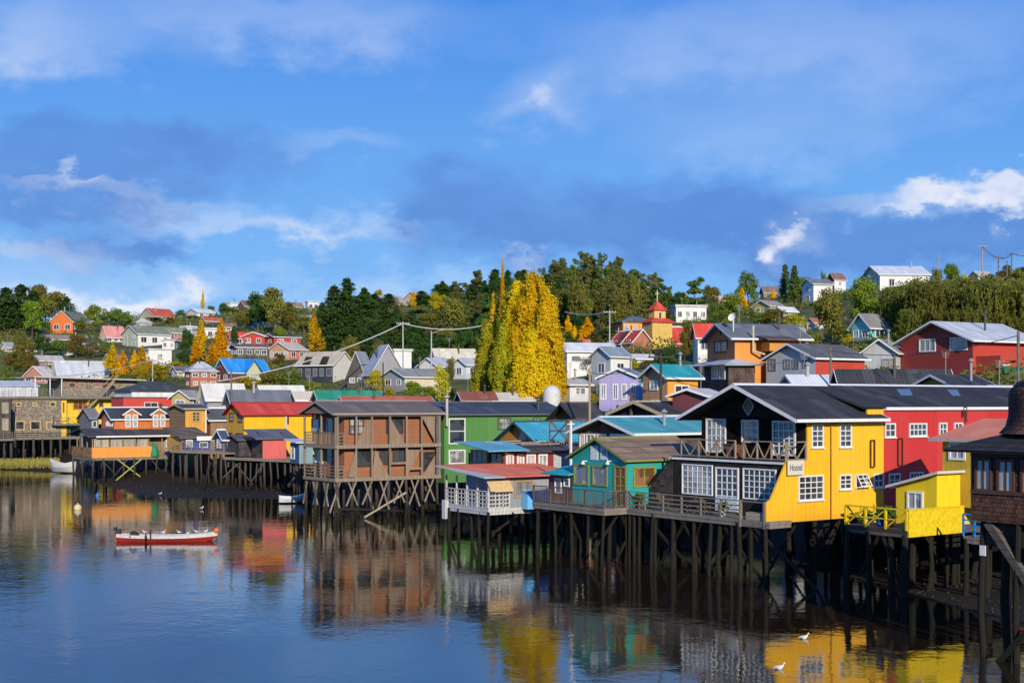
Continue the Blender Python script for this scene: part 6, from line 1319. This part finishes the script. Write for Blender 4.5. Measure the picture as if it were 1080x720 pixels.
# wood on the hill
rw = random.Random(3); wood_top = [(440, 312), (455, 300), (480, 290), (500, 284), (520, 278), (545, 280), (570, 276), (600, 268), (620, 262), (640, 262), (660, 272), (680, 286), (700, 292), (712, 300)]
for i in range(46):
    px = 442+ (i*5.9) % 268 + rw.uniform(-3, 3); yt = lerp_tab(wood_top, px)+rw.choice((0, 2, 5, 9, 14)); d = rw.uniform(395, 450)
    k = rw.choice(('pine', 'euca', 'eucag', 'softpine')) if px < 580 else rw.choice(('euca', 'euca', 'eucag'))
    Tr(k, px, None, yt, rw.uniform(20, 28), 'tall tree of the dark wood crowning the centre hilltop', d=d, group='trees of the wood on the centre hilltop')
wood_mid = [(440, 345), (470, 318), (500, 306), (540, 305), (560, 300), (600, 292), (650, 290), (690, 300), (712, 318)]
for i in range(54):
    px = 446+ (i*5.03) % 266 + rw.uniform(-4, 4); yt = lerp_tab(wood_mid, px)+rw.uniform(-6, 14); d = rw.uniform(300, 375)
    k = rw.choice(('euca', 'eucag', 'euca', 'olive', 'softpine'))
    Tr(k, px, None, yt, rw.uniform(22, 32), 'olive green tree on the lower slope of the wood at the hill centre', d=d, group='trees on the slope below the hilltop wood')
for px, yt, d in ((470, 348, 255), (488, 342, 250), (505, 345, 245), (512, 325, 270), (455, 352, 260), (562, 352, 262), (585, 348, 268), (600, 350, 262), (626, 348, 275), (640, 345, 280), (574, 330, 290), (612, 325, 300)): Tr(rw.choice(('dark', 'euca', 'dark')), px, None, yt, 30, 'dark shaded tree low on the slope behind the white roofs', d=d, group='dark trees at the foot of the wood')
# the big golden poplars
def hero(px, d, yt, yb, w, label, mats, n, kind=T_poplar, seed=3, multi=2, cat='tree'):
    x = (px-CX)/F*d; z = TZ(px, d); h = zray(yt, d)-z; cm, tm = T_mass(seed, mats, int(n*2.3), h, w*d/F, .115) if multi > 1 else T_poplar(seed, mats, n, h, w*d/F, .16)
    r = empty('poplar_tree', (x, d, z), 0, label, cat)
    for nm, me in (('crown', cm), ('trunk', tm)): o = bpy.data.objects.new(nm, me); COL.objects.link(o); o.parent = r
hero(562, 150, 287, 425, 74, 'tallest of the big golden poplars, bright yellow to the ground', LPY, 42000, seed=5, multi=4)
hero(546, 153, 292, 425, 54, 'golden poplar merged with the left side of the tallest one', LPY, 20000, seed=8, multi=3)
hero(577, 147, 300, 425, 52, 'wide yellow poplar on the right flank of the tallest one', LPY, 22000, seed=12, multi=3)
hero(536, 155, 303, 425, 38, 'yellow green poplar between the golden and the shaded ones', LPG, 18000, seed=17, multi=3)
hero(520, 160, 308, 425, 20, 'slender orange yellow poplar rising above the shaded green ones', LYE, 7000, seed=21, multi=1)
hero(513, 154, 336, 425, 36, 'shaded dark green poplar at the left of the golden group', LPG, 14000, seed=25, multi=3)
hero(530, 149, 340, 425, 36, 'mixed green and rust poplar low in front of the golden group', LPG, 14000, seed=29, multi=3)
hero(560, 144, 352, 425, 56, 'low amber leaved poplar at the foot of the golden group', LPY, 18000, seed=33, multi=3)
Tr('poplar', 530, 330, 271, 10, 'thin yellow poplar standing high behind the golden group', d=330)
for px, yb, yt, w, l in ((599, 362, 330, 13, 'narrow orange poplar left of the small pair'), (606, 363, 342, 13, 'short orange poplar of the small group'), (620, 363, 332, 22, 'broad orange poplar right of the small group'), (613, 364, 348, 8, 'tiny orange poplar in the small group')): Tr('gold', px, yb, yt, w, l)
# right half
for px, yb, yt, w, k, l in ((619, 400, 374, 34, 'grey', 'grey leafless bushy tree before the white building'), (608, 412, 396, 20, 'grey', 'small leafless tree beside the tiny white hut'), (615, 430, 410, 36, 'yellowbush', 'yellow brown shrub left of the lilac house'), (668, 392, 376, 24, 'yellowbush', 'yellow green shrub behind the lilac house roof'), (684, 388, 378, 22, 'olive', 'olive shrub above the teal roof'), (724, 376, 336, 20, 'olive', 'tall sparse brown green tree in front of the red church roof'), (722, 380, 352, 14, 'rust', 'rust brown tree low before the red roofed hall'), (712, 425, 404, 14, 'rust', 'reddish shrub before the teal roofed house'),
    (706, 335, 300, 16, 'eucag', 'slim green tree right of the church spire'), (688, 330, 286, 22, 'euca', 'tall tree right at the end of the hilltop wood'), (733, 332, 290, 34, 'eucag', 'round topped tall tree above the white flat building'), (718, 325, 304, 18, 'dark', 'small dark tree left of the round topped tall tree'), (750, 328, 298, 22, 'olive', 'olive tree right of the round topped tall tree'), (789, 318, 286, 28, 'green', 'round green tree on the skyline above the rust poplar'), (770, 340, 308, 36, 'bright', 'bright green tree below the skyline round tree'), (757, 345, 318, 26, 'green', 'green tree left beside the bright green tree'), (783, 330, 302, 14, 'gold', 'orange poplar like tree before the skyline round tree'), (816, 316, 304, 8, 'gold', 'tiny orange tree beside the pointed conifers'),
    (828, 318, 278, 16, 'softpine', 'left pointed conifer on the skyline'), (838, 318, 279, 16, 'softpine', 'right pointed conifer on the skyline'), (850, 316, 292, 16, 'green', 'small green tree right of the pointed conifers'), (816, 348, 325, 40, 'olive', 'wide olive shrubby tree above the orange house roof'), (840, 352, 330, 34, 'yellowbush', 'yellow olive shrubby tree left of the green round trees'), (800, 345, 328, 28, 'green', 'green tree left of the wide olive one'), (862, 325, 316, 18, 'dark', 'dark bush under the narrow white house'),
    (878, 366, 302, 44, 'olive', 'large round olive tree with autumn tint on the right slope'), (908, 352, 290, 42, 'bright', 'large round bright green tree before the white hilltop house'), (884, 362, 340, 26, 'green', 'green foliage at the foot of the large olive tree'), (858, 372, 344, 24, 'olive', 'olive shrubby tree left of the large round one'), (893, 368, 350, 20, 'yellowbush', 'yellow bush left of the turquoise house'), (902, 392, 376, 18, 'olive', 'olive shrub by the small grey gable house'), (868, 296, 284, 10, 'green', 'small green skyline tree beside the white hilltop house'),
    (940, 362, 352, 12, 'dark', 'dark pointed shrub right of the turquoise house')): Tr(k, px, yb, yt, w, l)
for i, (px, yb, yt, w) in enumerate(((952, 350, 296, 52), (980, 356, 288, 56), (1008, 352, 292, 56), (1034, 356, 290, 56), (1060, 350, 296, 52), (1085, 352, 290, 56), (966, 372, 318, 46), (995, 375, 316, 46), (1025, 375, 318, 46), (1055, 372, 322, 46), (1110, 352, 290, 56), (940, 345, 308, 34))):
    Tr('willow', px, yb, yt, w, 'dark drooping willow on the steep slope behind the dark red house', group='willows on the right slope')
for px, yb, yt, w, k in ((985, 296, 281, 26, 'olive'), (1003, 296, 279, 24, 'rust'), (1018, 298, 282, 22, 'yellowbush'), (1058, 298, 285, 20, 'bright'), (1078, 300, 281, 26, 'dark'), (1045, 300, 288, 18, 'olive')): Tr(k, px, yb, yt, w, {'olive': 'olive tree on the right skyline behind the willows', 'rust': 'brown tree on the right skyline under the thin masts', 'yellowbush': 'yellow brown tree on the right skyline under the mast', 'bright': 'light green tree on the far right skyline', 'dark': 'dark tree at the right end of the skyline'}[k], group='skyline trees at right' if k == 'olive' else None)
# skyline fillers left & centre-left
for px, yt, k in ((160, 334, 'green'), (245, 322, 'green'), (262, 326, 'olive'), (300, 318, 'olive'), (312, 326, 'green'), (200, 332, 'rust'), (384, 306, 'softpine'), (410, 309, 'softpine'), (374, 312, 'softpine'), (445, 306, 'softpine'), (395, 309, 'softpine')): Tr({'softpine': 'pine'}.get(k, k), px, None, yt, 30, 'tree on the skyline left of the centre wood', d=425, group='scattered skyline trees left of the centre')
rf_ = random.Random(21); kf = 0; tries = 0
while kf < 120 and tries < 6000:
    tries += 1; px = rf_.uniform(-40, 1130); dd_ = rf_.uniform(dmud(px)+60, 430); z = TZ(px, dd_); yb = HY-(z-H)*F/dd_; hh_ = rf_.uniform(2.5, 6); ht = hh_*F/dd_; wp = ht*rf_.uniform(.8, 1.3); yt = yb-ht
    if any(px+wp/2 > L-1 and px-wp/2 < R+1 and yt < b_+1 and yb > t_-1 and dd_ < D+8 for L, R, t_, b_, D in BOX) or (500 < px < 600 and dd_ < 200): continue
    Tr(rf_.choice(('green', 'olive', 'rust', 'dark', 'olive', 'green', 'yellowbush')), px, None, yt, wp, 'small tree among the scattered bushes between the hillside houses', d=dd_, group='small trees scattered over the hillside'); kf += 1
# undergrowth over the slopes: nobody could count it
def scrub():
    P = []; rs = random.Random(9); S = []; occ = []
    for o in scene.objects:
        if o.type == 'EMPTY' and o.parent is None and o.get('category') in ('house', 'church', 'hostel'): occ.append((o.location.x, o.location.y))
    k = 0; C = []
    while k < 6500:
        px = rs.uniform(-120, 1200); d = rs.uniform(dmud(px)+36, 470)
        x = (px-CX)/F*d; z = TZ(px, d)
        if mnoise.noise((x*.03, d*.03, 1)) < -.12: continue
        bad = False
        for ox, oy in occ:
            if abs(ox-x) < 9 and -3 < d-oy+3 < 12 and abs(ox+3-x) < 10: bad = True; break
        if bad: continue
        C.append((x, d, z+rs.uniform(.2, .9), rs.uniform(.9, 2.1), rs.uniform(.6, 1.7))); k += 1
    return lobes(C, 190000, (.5, 1.1))
Pq, Nq = scrub(); me = leafmesh('undergrowth', Pq, Nq, .24, leaf((.07, .11, .02), (.22, .19, .045), .3, .06)); o = bpy.data.objects.new('undergrowth', me); COL.objects.link(o); tag(o, 'mixed low bushes and undergrowth covering the hillside between the houses', 'undergrowth', kind='stuff')
# tidal grass on the left bank
rs = random.Random(4); N_ = 9000; px = NR.uniform(-60, 62, N_); dd = 190+NR.uniform(0, 11, N_); X = (px-CX)/F*dd; Z = np.array([TZ(a, b) for a, b in zip(px, dd)])+NR.uniform(0, .55, N_)
me = leafmesh('marsh_grass', np.stack([X, dd, Z+.1], 1), np.tile([[0., -1, .3]], (N_, 1)), .22, leaf((.20, .19, .04), (.36, .32, .08), .3, .3), 1.6, True); o = bpy.data.objects.new('marsh_grass', me); COL.objects.link(o); tag(o, 'yellow green marsh grass on the mud bank at the left', 'grass', kind='stuff')

mb = MB(); rs = random.Random(8)
for i in range(620):
    px = rs.uniform(100, 325) if i < 400 else rs.uniform(900, 1075); dd_ = dmud(px)+rs.uniform(.3, 15)**1; x = (px-CX)/F*dd_; z = TZ(px, dd_); r = rs.uniform(.04, .11); s3 = Vector((x, dd_, z+r*.2)); u3 = [Vector((rs.uniform(.5, 1)*sx*r, rs.uniform(.5, 1)*sy*r, rs.uniform(.3, .7)*sz*r))+s3 for sx in (-1, 1) for sy in (-1, 1) for sz in (-1, 1)]
    for q in ((0, 1, 3, 2), (4, 6, 7, 5), (0, 4, 5, 1), (2, 3, 7, 6), (1, 5, 7, 3)): mb.face([u3[k] for k in q])
tag(mb.build('stones', plain((.04, .034, .027), .8, .2, .6, 3.)), 'small stones and litter strewn over the mud banks', 'stones', kind='stuff')

# ================================================================== poles and cables
PW = wood((.17, .14, .11), 'xy', .4, .3, .4)
def pole(px, yb, yt, label, d=None, arms=1, lamp=False, r=.15, mat=None, name='utility_pole', cat='pole'):
    d = d or hit(px, yb); x = (px-CX)/F*d; z = TZ(px, d)-.5; h = zray(yt, d)-z
    e = empty(name, (x, d, z), .2, label, cat); mb = MB(); mb.tube((0, 0, 0), (0, 0, h), r, r*.65, 8); mb.build('shaft', mat or PW, e)
    for k in range(arms):
        mb = MB(); mb.beam((-1.1, -.12, h-.35-k*.8), (1.1, -.12, h-.35-k*.8), .1, .12)
        for t in (-1, -.5, .5, 1): mb.lathe([(.05, 0), (.06, .08), (.03, .16), (.01, .2)], (t, -.12, h-.3-k*.8), 6)
        mb.build('cross_arm', mat or PW, e)
    if lamp: mb = MB(); mb.beam((0, 0, h-.4), (1.6, 0, h+.2), .08, .08); mb.prism([(1.4, -.15, h+.15), (2.3, -.15, h+.25), (2.3, .15, h+.25), (1.4, .15, h+.15)], (0, 0, .14)); mb.build('lamp_head', plain((.4, .42, .42)), e)
    return Vector((x, d, z+h-.3))
CP = plain((.45, .44, .42), .8)
a1 = pole(425, 400, 339, 'concrete pole where the bundled cables bend, left of the wood', mat=CP, arms=1)
a2 = pole(455, 400, 349, 'grey street lamp pole in front of the dark wood', lamp=True, arms=0, mat=CP, name='street_lamp', cat='street lamp')
a3 = pole(643, 385, 327, 'pole with cross arm right of the small orange poplars', mat=CP)
a4 = pole(697, 440, 372, 'dark pole in front of the teal roofed house', d=108, mat=plain((.04, .04, .04)))
a5 = pole(876, 420, 366, 'wooden pole before the red side wall of the grey board house', d=112, arms=0)
a6 = pole(1074, 425, 349, 'wooden pole near the right edge beside the green balcony', d=92, arms=0)
a7 = pole(622, 428, 389, 'wooden pole left of the lilac house', d=112, arms=0, mat=wood((.4, .3, .2), 'xy', .4))
a8 = pole(404, 427, 382, 'thin black pole behind the green tarpaulin roof', d=140, arms=0, r=.1, mat=plain((.05, .04, .04)))
a9 = pole(244, 428, 388, 'grey pole above the golden house gable', d=165, arms=0)
b1 = pole(282, 395, 360, 'pale pole in front of the red terrace', arms=1)
b2 = pole(161, 405, 378, 'pole at the foot of the left golden poplars', arms=1, mat=CP)
b3 = pole(990, 300, 268, 'thin red and white mast on the right skyline', arms=0, r=.2, mat=plain((.4, .3, .28)), name='mast', cat='mast')
b4 = pole(1036, 300, 258, 'taller mast with lamp head on the right skyline', arms=1, r=.15, mat=plain((.4, .3, .28)), name='mast', cat='mast')
b5 = pole(1053, 300, 270, 'pole with insulators on the right skyline', arms=1); b6 = pole(1067, 300, 266, 'rightmost lamp pole on the right skyline', arms=1); b7 = pole(1062, 300, 275, 'short dark pole between the skyline lamp poles', arms=0)
c1 = pole(125, 410, 392, 'small pole at the right end of the pale depot', arms=0); c2 = pole(810, 320, 299, 'thin pole beside the pointed conifers', arms=0, r=.1); c3 = pole(512, 400, 352, 'pole half hidden at the shaded poplar', arms=0, mat=CP)
def cable(a, b, r, label, sag=1., mat=None, n=14):
    mb = MB(); p = None
    for i in range(n+1):
        t = i/n; q = a.lerp(b, t)-Vector((0, 0, sag*4*t*(1-t)))
        if p is not None: mb.tube(p, q, r, r, 5, cap=False)
        p = q
    tag(mb.build('cable', mat or plain((.08, .08, .08)), None), label, 'cable')
lc = plain((.55, .55, .54), .6); L3 = lambda px, py, d: Vector(((px-CX)/F*d, d, zray(py, d)))
cable(L3(230, 402, 190), a1, .09, 'thick pale cable bundle rising from the blue roof to the concrete pole', 1.2, lc); cable(a1, L3(518, 341, 220), .08, 'thick pale cable bundle running from the concrete pole to the golden poplars', 1., lc)
cable(L3(596, 329, 250), a3, .1, 'pale cable from the golden poplars to the pole above the orange school', .5, lc); cable(L3(10, 398, 215), b2, .06, 'pale cable over the roof terrace to the left poplars', 1., lc); cable(b2, L3(235, 386, 220), .06, 'pale cable from the left poplars toward the blue roof', 1., lc)
cable(a4, a5, .03, 'thin wire across the orange gable house', 1.); cable(a5, a6, .03, 'thin wire across the dark red house', .8); cable(b4, b5, .06, 'short wire between the skyline mast and pole', .5); cable(b5, b6, .06, 'short wire between the two skyline poles', .5); cable(b6, L3(1120, 268, 215), .06, 'wire leaving the skyline to the right', .5); cable(a7, a4, .03, 'thin wire in front of the lilac house', .6)

# ================================================================== boats, birds and floats
def boat(px, d, L, Wm, hb, ang, label, top, side, low, name='rowing_boat', z=0, sheer=.45):
    x = (px-CX)/F*d; e = empty(name, (x, d, z), ang, label, 'boat'); N = 18; secs = []
    for i in range(N+1):
        t = i/N; u = t*2-1; w = Wm/2*(1-abs(u)**2.6*(1 if u > 0 else .62)); w = max(w, .03) ; sh = hb*(1+sheer*abs(u)**2.5*(1.3 if u > 0 else .7)); keel = -.18+.30*max(0, u)**5
        xx = L*(t-.5)+ (.0 if u < .8 else 0); secs.append((xx, w, sh, keel))
    mb = MB()
    for (x0, w0, s0, k0), (x1, w1, s1, k1) in zip(secs, secs[1:]):
        def pr(xx, w, s, k, sg): return [(xx, 0, k), (xx, sg*w*.62, k+.06), (xx+.12*(xx/L+.5)*.5, sg*w*.9, s*.36), (xx+.25*(xx/L+.5)*.5, sg*w*.97, s*.55), (xx+.35*(xx/L+.5)*.5, sg*w, s)]
        for sg in (-1, 1):
            A_, B_ = pr(x0, w0, s0, k0, sg), pr(x1, w1, s1, k1, sg)
            for j in range(4): mb.face([A_[j], B_[j], B_[j+1], A_[j+1]] if sg < 0 else [A_[j], A_[j+1], B_[j+1], B_[j]], 0 if j == 3 else (1 if j in (1, 2) else 2))
            # inner skin
            Ai = (x0, sg*w0*.88, s0); Bi = (x1, sg*w1*.88, s1); mb.face([A_[4], B_[4], Bi, Ai], 0); mb.face([Ai, Bi, (x1, sg*w1*.6, .12), (x0, sg*w0*.6, .12)], 3)
        mb.face([(x0, -w0*.6, .12), (x0, w0*.6, .12), (x1, w1*.6, .12), (x1, -w1*.6, .12)], 3)
    x0, w0, s0, k0 = secs[0]; mb.face([(x0, -w0, s0), (x0, -w0*.9, s0*.5), (x0, 0, k0), (x0, w0*.9, s0*.5), (x0, w0, s0)], 1)
    mb.build('hull', [plain(top, .5), plain(side, .45, .4), plain(low, .5), plain(tuple(c*.7 for c in top), .7)], e)
    for t in (.22, .42, .6, .78):
        xx, w, s, k = secs[int(t*N)]; mb = MB(); mb.box(xx-.13, xx+.13, -w*.86, w*.86, s*.72, s*.72+.05); mb.build('thwart', plain((.55, .56, .56), .6), e)
    return e, secs
bt, secs = boat(175.5, 91.5, 6.7, 1.35, .42, .05, 'long red and white open boat with gulls perched along its gunwale', (.6, .6, .58), (.34, .025, .02), (.08, .018, .015))
mb = MB(); mb.lathe([(0.01, -.2), (.13, -.15), (.18, 0), (.13, .15), (.01, .2)], (3.42, -.05, .72), 10); mb.build('fender_ball', plain((.8, .16, .04), .4), bt)
mb = MB(); mb.box(-3.45, -3.1, -.15, .15, .45, .85); mb.box(-3.55, -3.4, -.2, .2, .75, .98); mb.beam((-3.1, 0, .8), (-2.6, .1, .85), .05, .05); mb.build('outboard_motor', plain((.03, .03, .03), .4), bt)
mb = MB(); mb.box(-2.4, -1.9, -.5, .2, .3, .55); mb.lathe([(.0, 0), (.24, .02), (.25, .14), (.1, .22), (0, .24)], (-2.2, -.1, .5), 9); mb.build('dark_bundle', plain((.03, .03, .035)), bt)
mb = MB(); mb.box(-.95, -.85, -.88, -.8, .3, .85); mb.lathe([(.06, 0), (.1, .15), (.02, .45)], (-1.2, -.9, .2), 8); mb.build('oarlock', plain((.03, .03, .03)), bt)
def gull_mesh():
    mb = MB(); prof = [(-.24, .0, .012), (-.16, .01, .035), (-.06, .015, .07), (.04, .02, .085), (.12, .05, .065), (.16, .11, .04), (.175, .16, .042), (.205, .19, .038), (.235, .185, .018), (.275, .175, .006)]
    b = len(mb.v); n = 10
    for x, z, r in prof:
        for i in range(n): a = 2*math.pi*i/n; mb.v.append((x, r*math.cos(a), .16+z+r*1.05*math.sin(a)))
    for j in range(len(prof)-1):
        for i in range(n):
            i2 = (i+1) % n; mb.f.append((b+j*n+i, b+(j+1)*n+i, b+(j+1)*n+i2, b+j*n+i2)); mb.m.append(1 if j >= 8 else 0)
    for s in (-1, 1): mb.prism([(.08, s*.075, .23), (-.02, s*.09, .25), (-.30, s*.03, .19), (-.1, s*.085, .15)], (0, s*.012, 0), 2); mb.tube((.02, s*.03, .11), (.03, s*.03, 0), .008, .008, 5, 1)
    o = mb.build('gull', [plain((.8, .8, .8), .6), plain((.6, .35, .05)), plain((.45, .47, .5))], None, 0, True); return o
g0_ = gull_mesh(); spots = []
bx, by = bt.location.x, bt.location.y; ca, sa = math.cos(.05), math.sin(.05)
for i, (lx, side) in enumerate(((-1.6, 1), (-.35, 1), (.75, 1), (1.55, -1), (1.95, 1), (2.6, 1))):
    j = min(18, max(0, int((lx/6.7+.5)*18))); xx, w, s, k = secs[j]; X, Y = bx+lx*ca-side*w*.94*sa, by+lx*sa+side*w*.94*ca; spots.append((X, Y, s+.0, RND.uniform(-.6, .6)+(0 if i % 2 else 3.1), ['white gull on the far gunwale nearest the boat stern', 'white gull perched left of the boat middle', 'white gull perched right of the boat middle', 'white gull on the near gunwale toward the bow', 'white gull third from the bow on the far gunwale', 'white gull nearest the bow of the boat'][i], .75))
for px, py, l in ((848, 673, 'white gull floating in front of the hostel reflection'), (822, 705, 'white gull floating nearest the bottom edge of the water')):
    d = H*F/(py-HY); spots.append(((px-CX)/F*d, d, -.11, .2, l, .9))
for px, py, l in ((169, 522, 'small white gull standing at the left tip of the mud bank'), (213, 537, 'tiny white gull floating above the boat bow')):
    d = H*F/(py-HY); spots.append(((px-CX)/F*d, d, -.02, 1., l, .9))
for i, (X, Y, Z, a, l, sc) in enumerate(spots):
    o = g0_ if i == 0 else g0_.copy()
    if i: COL.objects.link(o)
    o.location = (X, Y, Z); o.rotation_euler = (0, 0, a); o.scale = (sc, sc, sc); tag(o, l, 'gull')
def buoy(px, py, r, col, label):
    d = H*F/(py-HY); mb = MB(); mb.lathe([(.01, -r)]+[(r*math.cos(a), r*math.sin(a)) for a in [x*math.pi/12 for x in range(-5, 6)]]+[(.05, r), (.05, r+.1), (.01, r+.12)], n=16); o = mb.build('buoy', plain(col, .4, .4), None, 0, True); o.location = ((px-CX)/F*d, d, r*.35); tag(o, label, 'buoy')
buoy(82, 537, .36, (.66, .56, .30), 'pale yellow round buoy left of the boat'); buoy(103, 523, .22, (.05, .18, .5), 'small blue float under the orange veranda'); buoy(354, 541, .22, (.7, .7, .7), 'small white float at the foot of the timber house corner stilt')
boat(66, 181, 4.6, 1.9, 1.0, 2.6, 'white motor boat hauled up on the mud beneath the shingle building', (.6, .6, .58), (.5, .5, .48), (.3, .3, .3), 'moored_boat', .3)
boat(307, 126, 2.3, 1.1, .42, .3, 'small white dinghy on the mud left of the timber house', (.7, .72, .74), (.66, .68, .7), (.5, .5, .5), 'dinghy', .25)

# ================================================================== camera, sun, sky
cam = bpy.data.cameras.new('camera'); co_ = bpy.data.objects.new('camera', cam); COL.objects.link(co_); scene.camera = co_
cam.sensor_width = 36; cam.lens = 36*F/1080; cam.shift_y = (HY-360)/1080; cam.clip_end = 9000; cam.clip_start = .5
co_.location = (0, 0, H); co_.rotation_euler = (math.pi/2, 0, 0)
EL = math.radians(21); SH = Vector((.24, -.971, 0)).normalized(); sd = Vector((SH.x*math.cos(EL), SH.y*math.cos(EL), math.sin(EL)))
sun = bpy.data.lights.new('sun', 'SUN'); sun.energy = 5.0; sun.angle = math.radians(.5); sun.color = (1, .89, .72)
so = bpy.data.objects.new('sun', sun); COL.objects.link(so); so.rotation_euler = sd.to_track_quat('Z', 'Y').to_euler()
w = bpy.data.worlds.new('World'); scene.world = w; w.use_nodes = True; nt = w.node_tree; bg = nt.nodes['Background']
sky = nt.nodes.new('ShaderNodeTexSky'); sky.sky_type = 'NISHITA'; sky.sun_disc = False; sky.sun_elevation = EL; sky.sun_rotation = math.atan2(SH.x, SH.y); sky.ozone_density = 2.2; sky.air_density = 1.0; sky.dust_density = .5
tc = nt.nodes.new('ShaderNodeTexCoord'); sp = nt.nodes.new('ShaderNodeSeparateXYZ'); lk(nt, tc.outputs['Generated'], sp.inputs[0])
az = mth(nt, 'ARCTAN2', sp.outputs[0], sp.outputs[1]); el = mth(nt, 'ARCSINE', sp.outputs[2])
V = tc.outputs['Generated']
nA = noise(nt, mapping(nt, V, (1, 1, 1.7)), 8, 5, .55, 0); nB = noise(nt, mapping(nt, V, (1, 1, 1.8), loc=(3, 1, 2)), 18, 6, .58, 0); nC = noise(nt, mapping(nt, V, (1, 1, 2.0), loc=(7, 4, 1)), 3.2, 5, .6)
wx = mth(nt, 'MULTIPLY', mth(nt, 'SUBTRACT', nA, .5), .16); wy = mth(nt, 'MULTIPLY', mth(nt, 'SUBTRACT', nB, .5), .09)
azw = mth(nt, 'ADD', az, wx); elw = mth(nt, 'ADD', el, wy)
def blob(px, py, rx, ry, amp):
    a0, e0 = math.atan((px-CX)/F), math.atan((HY-py)/F*math.cos(math.atan((px-CX)/F)))
    dx = mth(nt, 'DIVIDE', mth(nt, 'SUBTRACT', azw, a0), rx/F); dy = mth(nt, 'DIVIDE', mth(nt, 'SUBTRACT', elw, e0), ry/F)
    r2 = mth(nt, 'ADD', mth(nt, 'MULTIPLY', dx, dx), mth(nt, 'MULTIPLY', dy, dy))
    return mth(nt, 'MULTIPLY', mth(nt, 'EXPONENT', mth(nt, 'MULTIPLY', r2, -1)), amp)
def field(bl):
    s = None
    for q in bl: b = blob(*q); s = b if s is None else mth(nt, 'ADD', s, b)
    return s
darkf = field([(50, 200, 130, 34, 1.), (220, 165, 120, 34, .7), (145, 265, 60, 20, 1.1), (170, 222, 50, 14, .8), (480, 190, 80, 26, .6), (425, 222, 60, 24, .6), (620, 245, 210, 56, 1.1), (760, 230, 130, 36, .7), (960, 270, 180, 44, .9), (60, 262, 80, 16, .6), (1060, 240, 100, 32, .7), (20, 150, 80, 24, .5), (180, 145, 110, 22, .4)])
whif = field([(250, 10, 190, 36, .6), (360, 40, 80, 30, .35), (20, 30, 70, 34, .5), (575, 105, 50, 30, .55), (700, 40, 180, 50, .42), (960, 40, 200, 70, .45), (300, 242, 140, 15, .6), (85, 190, 80, 10, .5), (190, 212, 110, 12, .35), (1005, 205, 50, 16, .5), (1074, 210, 40, 20, .5), (845, 255, 36, 22, .4), (115, 320, 70, 12, 1.2), (30, 262, 80, 14, .5), (205, 312, 24, 10, .8), (545, 268, 26, 9, .4), (360, 150, 80, 20, .35), (930, 215, 80, 14, .4), (100, 300, 240, 20, .32), (90, 60, 110, 30, .4), (440, 310, 120, 24, .4), (800, 150, 160, 40, .3)])
gen = ramp(nt, nC, .5, .75, 0, .35)          # loose cloud all round the dome
gen = mth(nt, 'MULTIPLY', gen, ramp(nt, mth(nt, 'ABSOLUTE', az), .42, .7, 0, 1))
dm = ramp(nt, mth(nt, 'MULTIPLY', darkf, mth(nt, 'ADD', mth(nt, 'ADD', mth(nt, 'MULTIPLY', nA, 1.1), mth(nt, 'MULTIPLY', nB, .8)), -.15)), .22, .85, 0, .92)
puf = field([(1003, 202, 34, 13, 1.), (1078, 206, 30, 20, 1.1), (838, 256, 20, 16, .85), (852, 236, 14, 8, .5), (575, 102, 34, 18, .45), (90, 187, 50, 7, .42), (115, 322, 60, 10, .9), (205, 312, 20, 10, .8), (950, 216, 40, 6, .45), (330, 246, 90, 9, .4)])
nP = noise(nt, mapping(nt, V, (1, 1, 1.3), loc=(5, 2, 8)), 42, 6, .6, 0)
pm = ramp(nt, mth(nt, 'MULTIPLY', puf, mth(nt, 'ADD', mth(nt, 'MULTIPLY', nP, 1.6), -.05)), .2, .62, 0, .95)
wm = ramp(nt, mth(nt, 'MULTIPLY', mth(nt, 'ADD', whif, gen), mth(nt, 'ADD', mth(nt, 'ADD', mth(nt, 'MULTIPLY', nB, .55), mth(nt, 'MULTIPLY', nA, .45)), .35)), .1, 1.0, 0, .92)
grad = ramp(nt, el, 0, .32)
blue = mixc(nt, grad, (.24, .56, 1.0), (.042, .25, .84))
base = mixc(nt, .9, mixc(nt, 1., sky.outputs[0], (.1, .1, .1), 'MULTIPLY'), blue)
c = mixc(nt, dm, base, mixc(nt, nB, (.085, .23, .66), (.15, .34, .76)))
c = mixc(nt, wm, c, mixc(nt, ramp(nt, el, .1, .3), (.82, .88, 1.0), (.42, .58, .93)))
c = mixc(nt, pm, c, mixc(nt, ramp(nt, nB, .35, .65), (.62, .70, .92), (.95, .96, 1.0)))
mulc = mixc(nt, 1., c, (9.2, 9.2, 9.2), 'MULTIPLY'); lk(nt, mulc, bg.inputs[0]); bg.inputs[1].default_value = .107
sc = scene.cycles; sc.use_denoising = True
try: sc.denoiser = 'OPENIMAGEDENOISE'
except Exception: pass
sc.max_bounces = 6; sc.diffuse_bounces = 2; sc.glossy_bounces = 3; sc.transmission_bounces = 3; sc.sample_clamp_indirect = 6; sc.caustics_reflective = False; sc.caustics_refractive = False
scene.view_settings.view_transform = 'Standard'; scene.view_settings.look = 'None'; scene.view_settings.exposure = 0
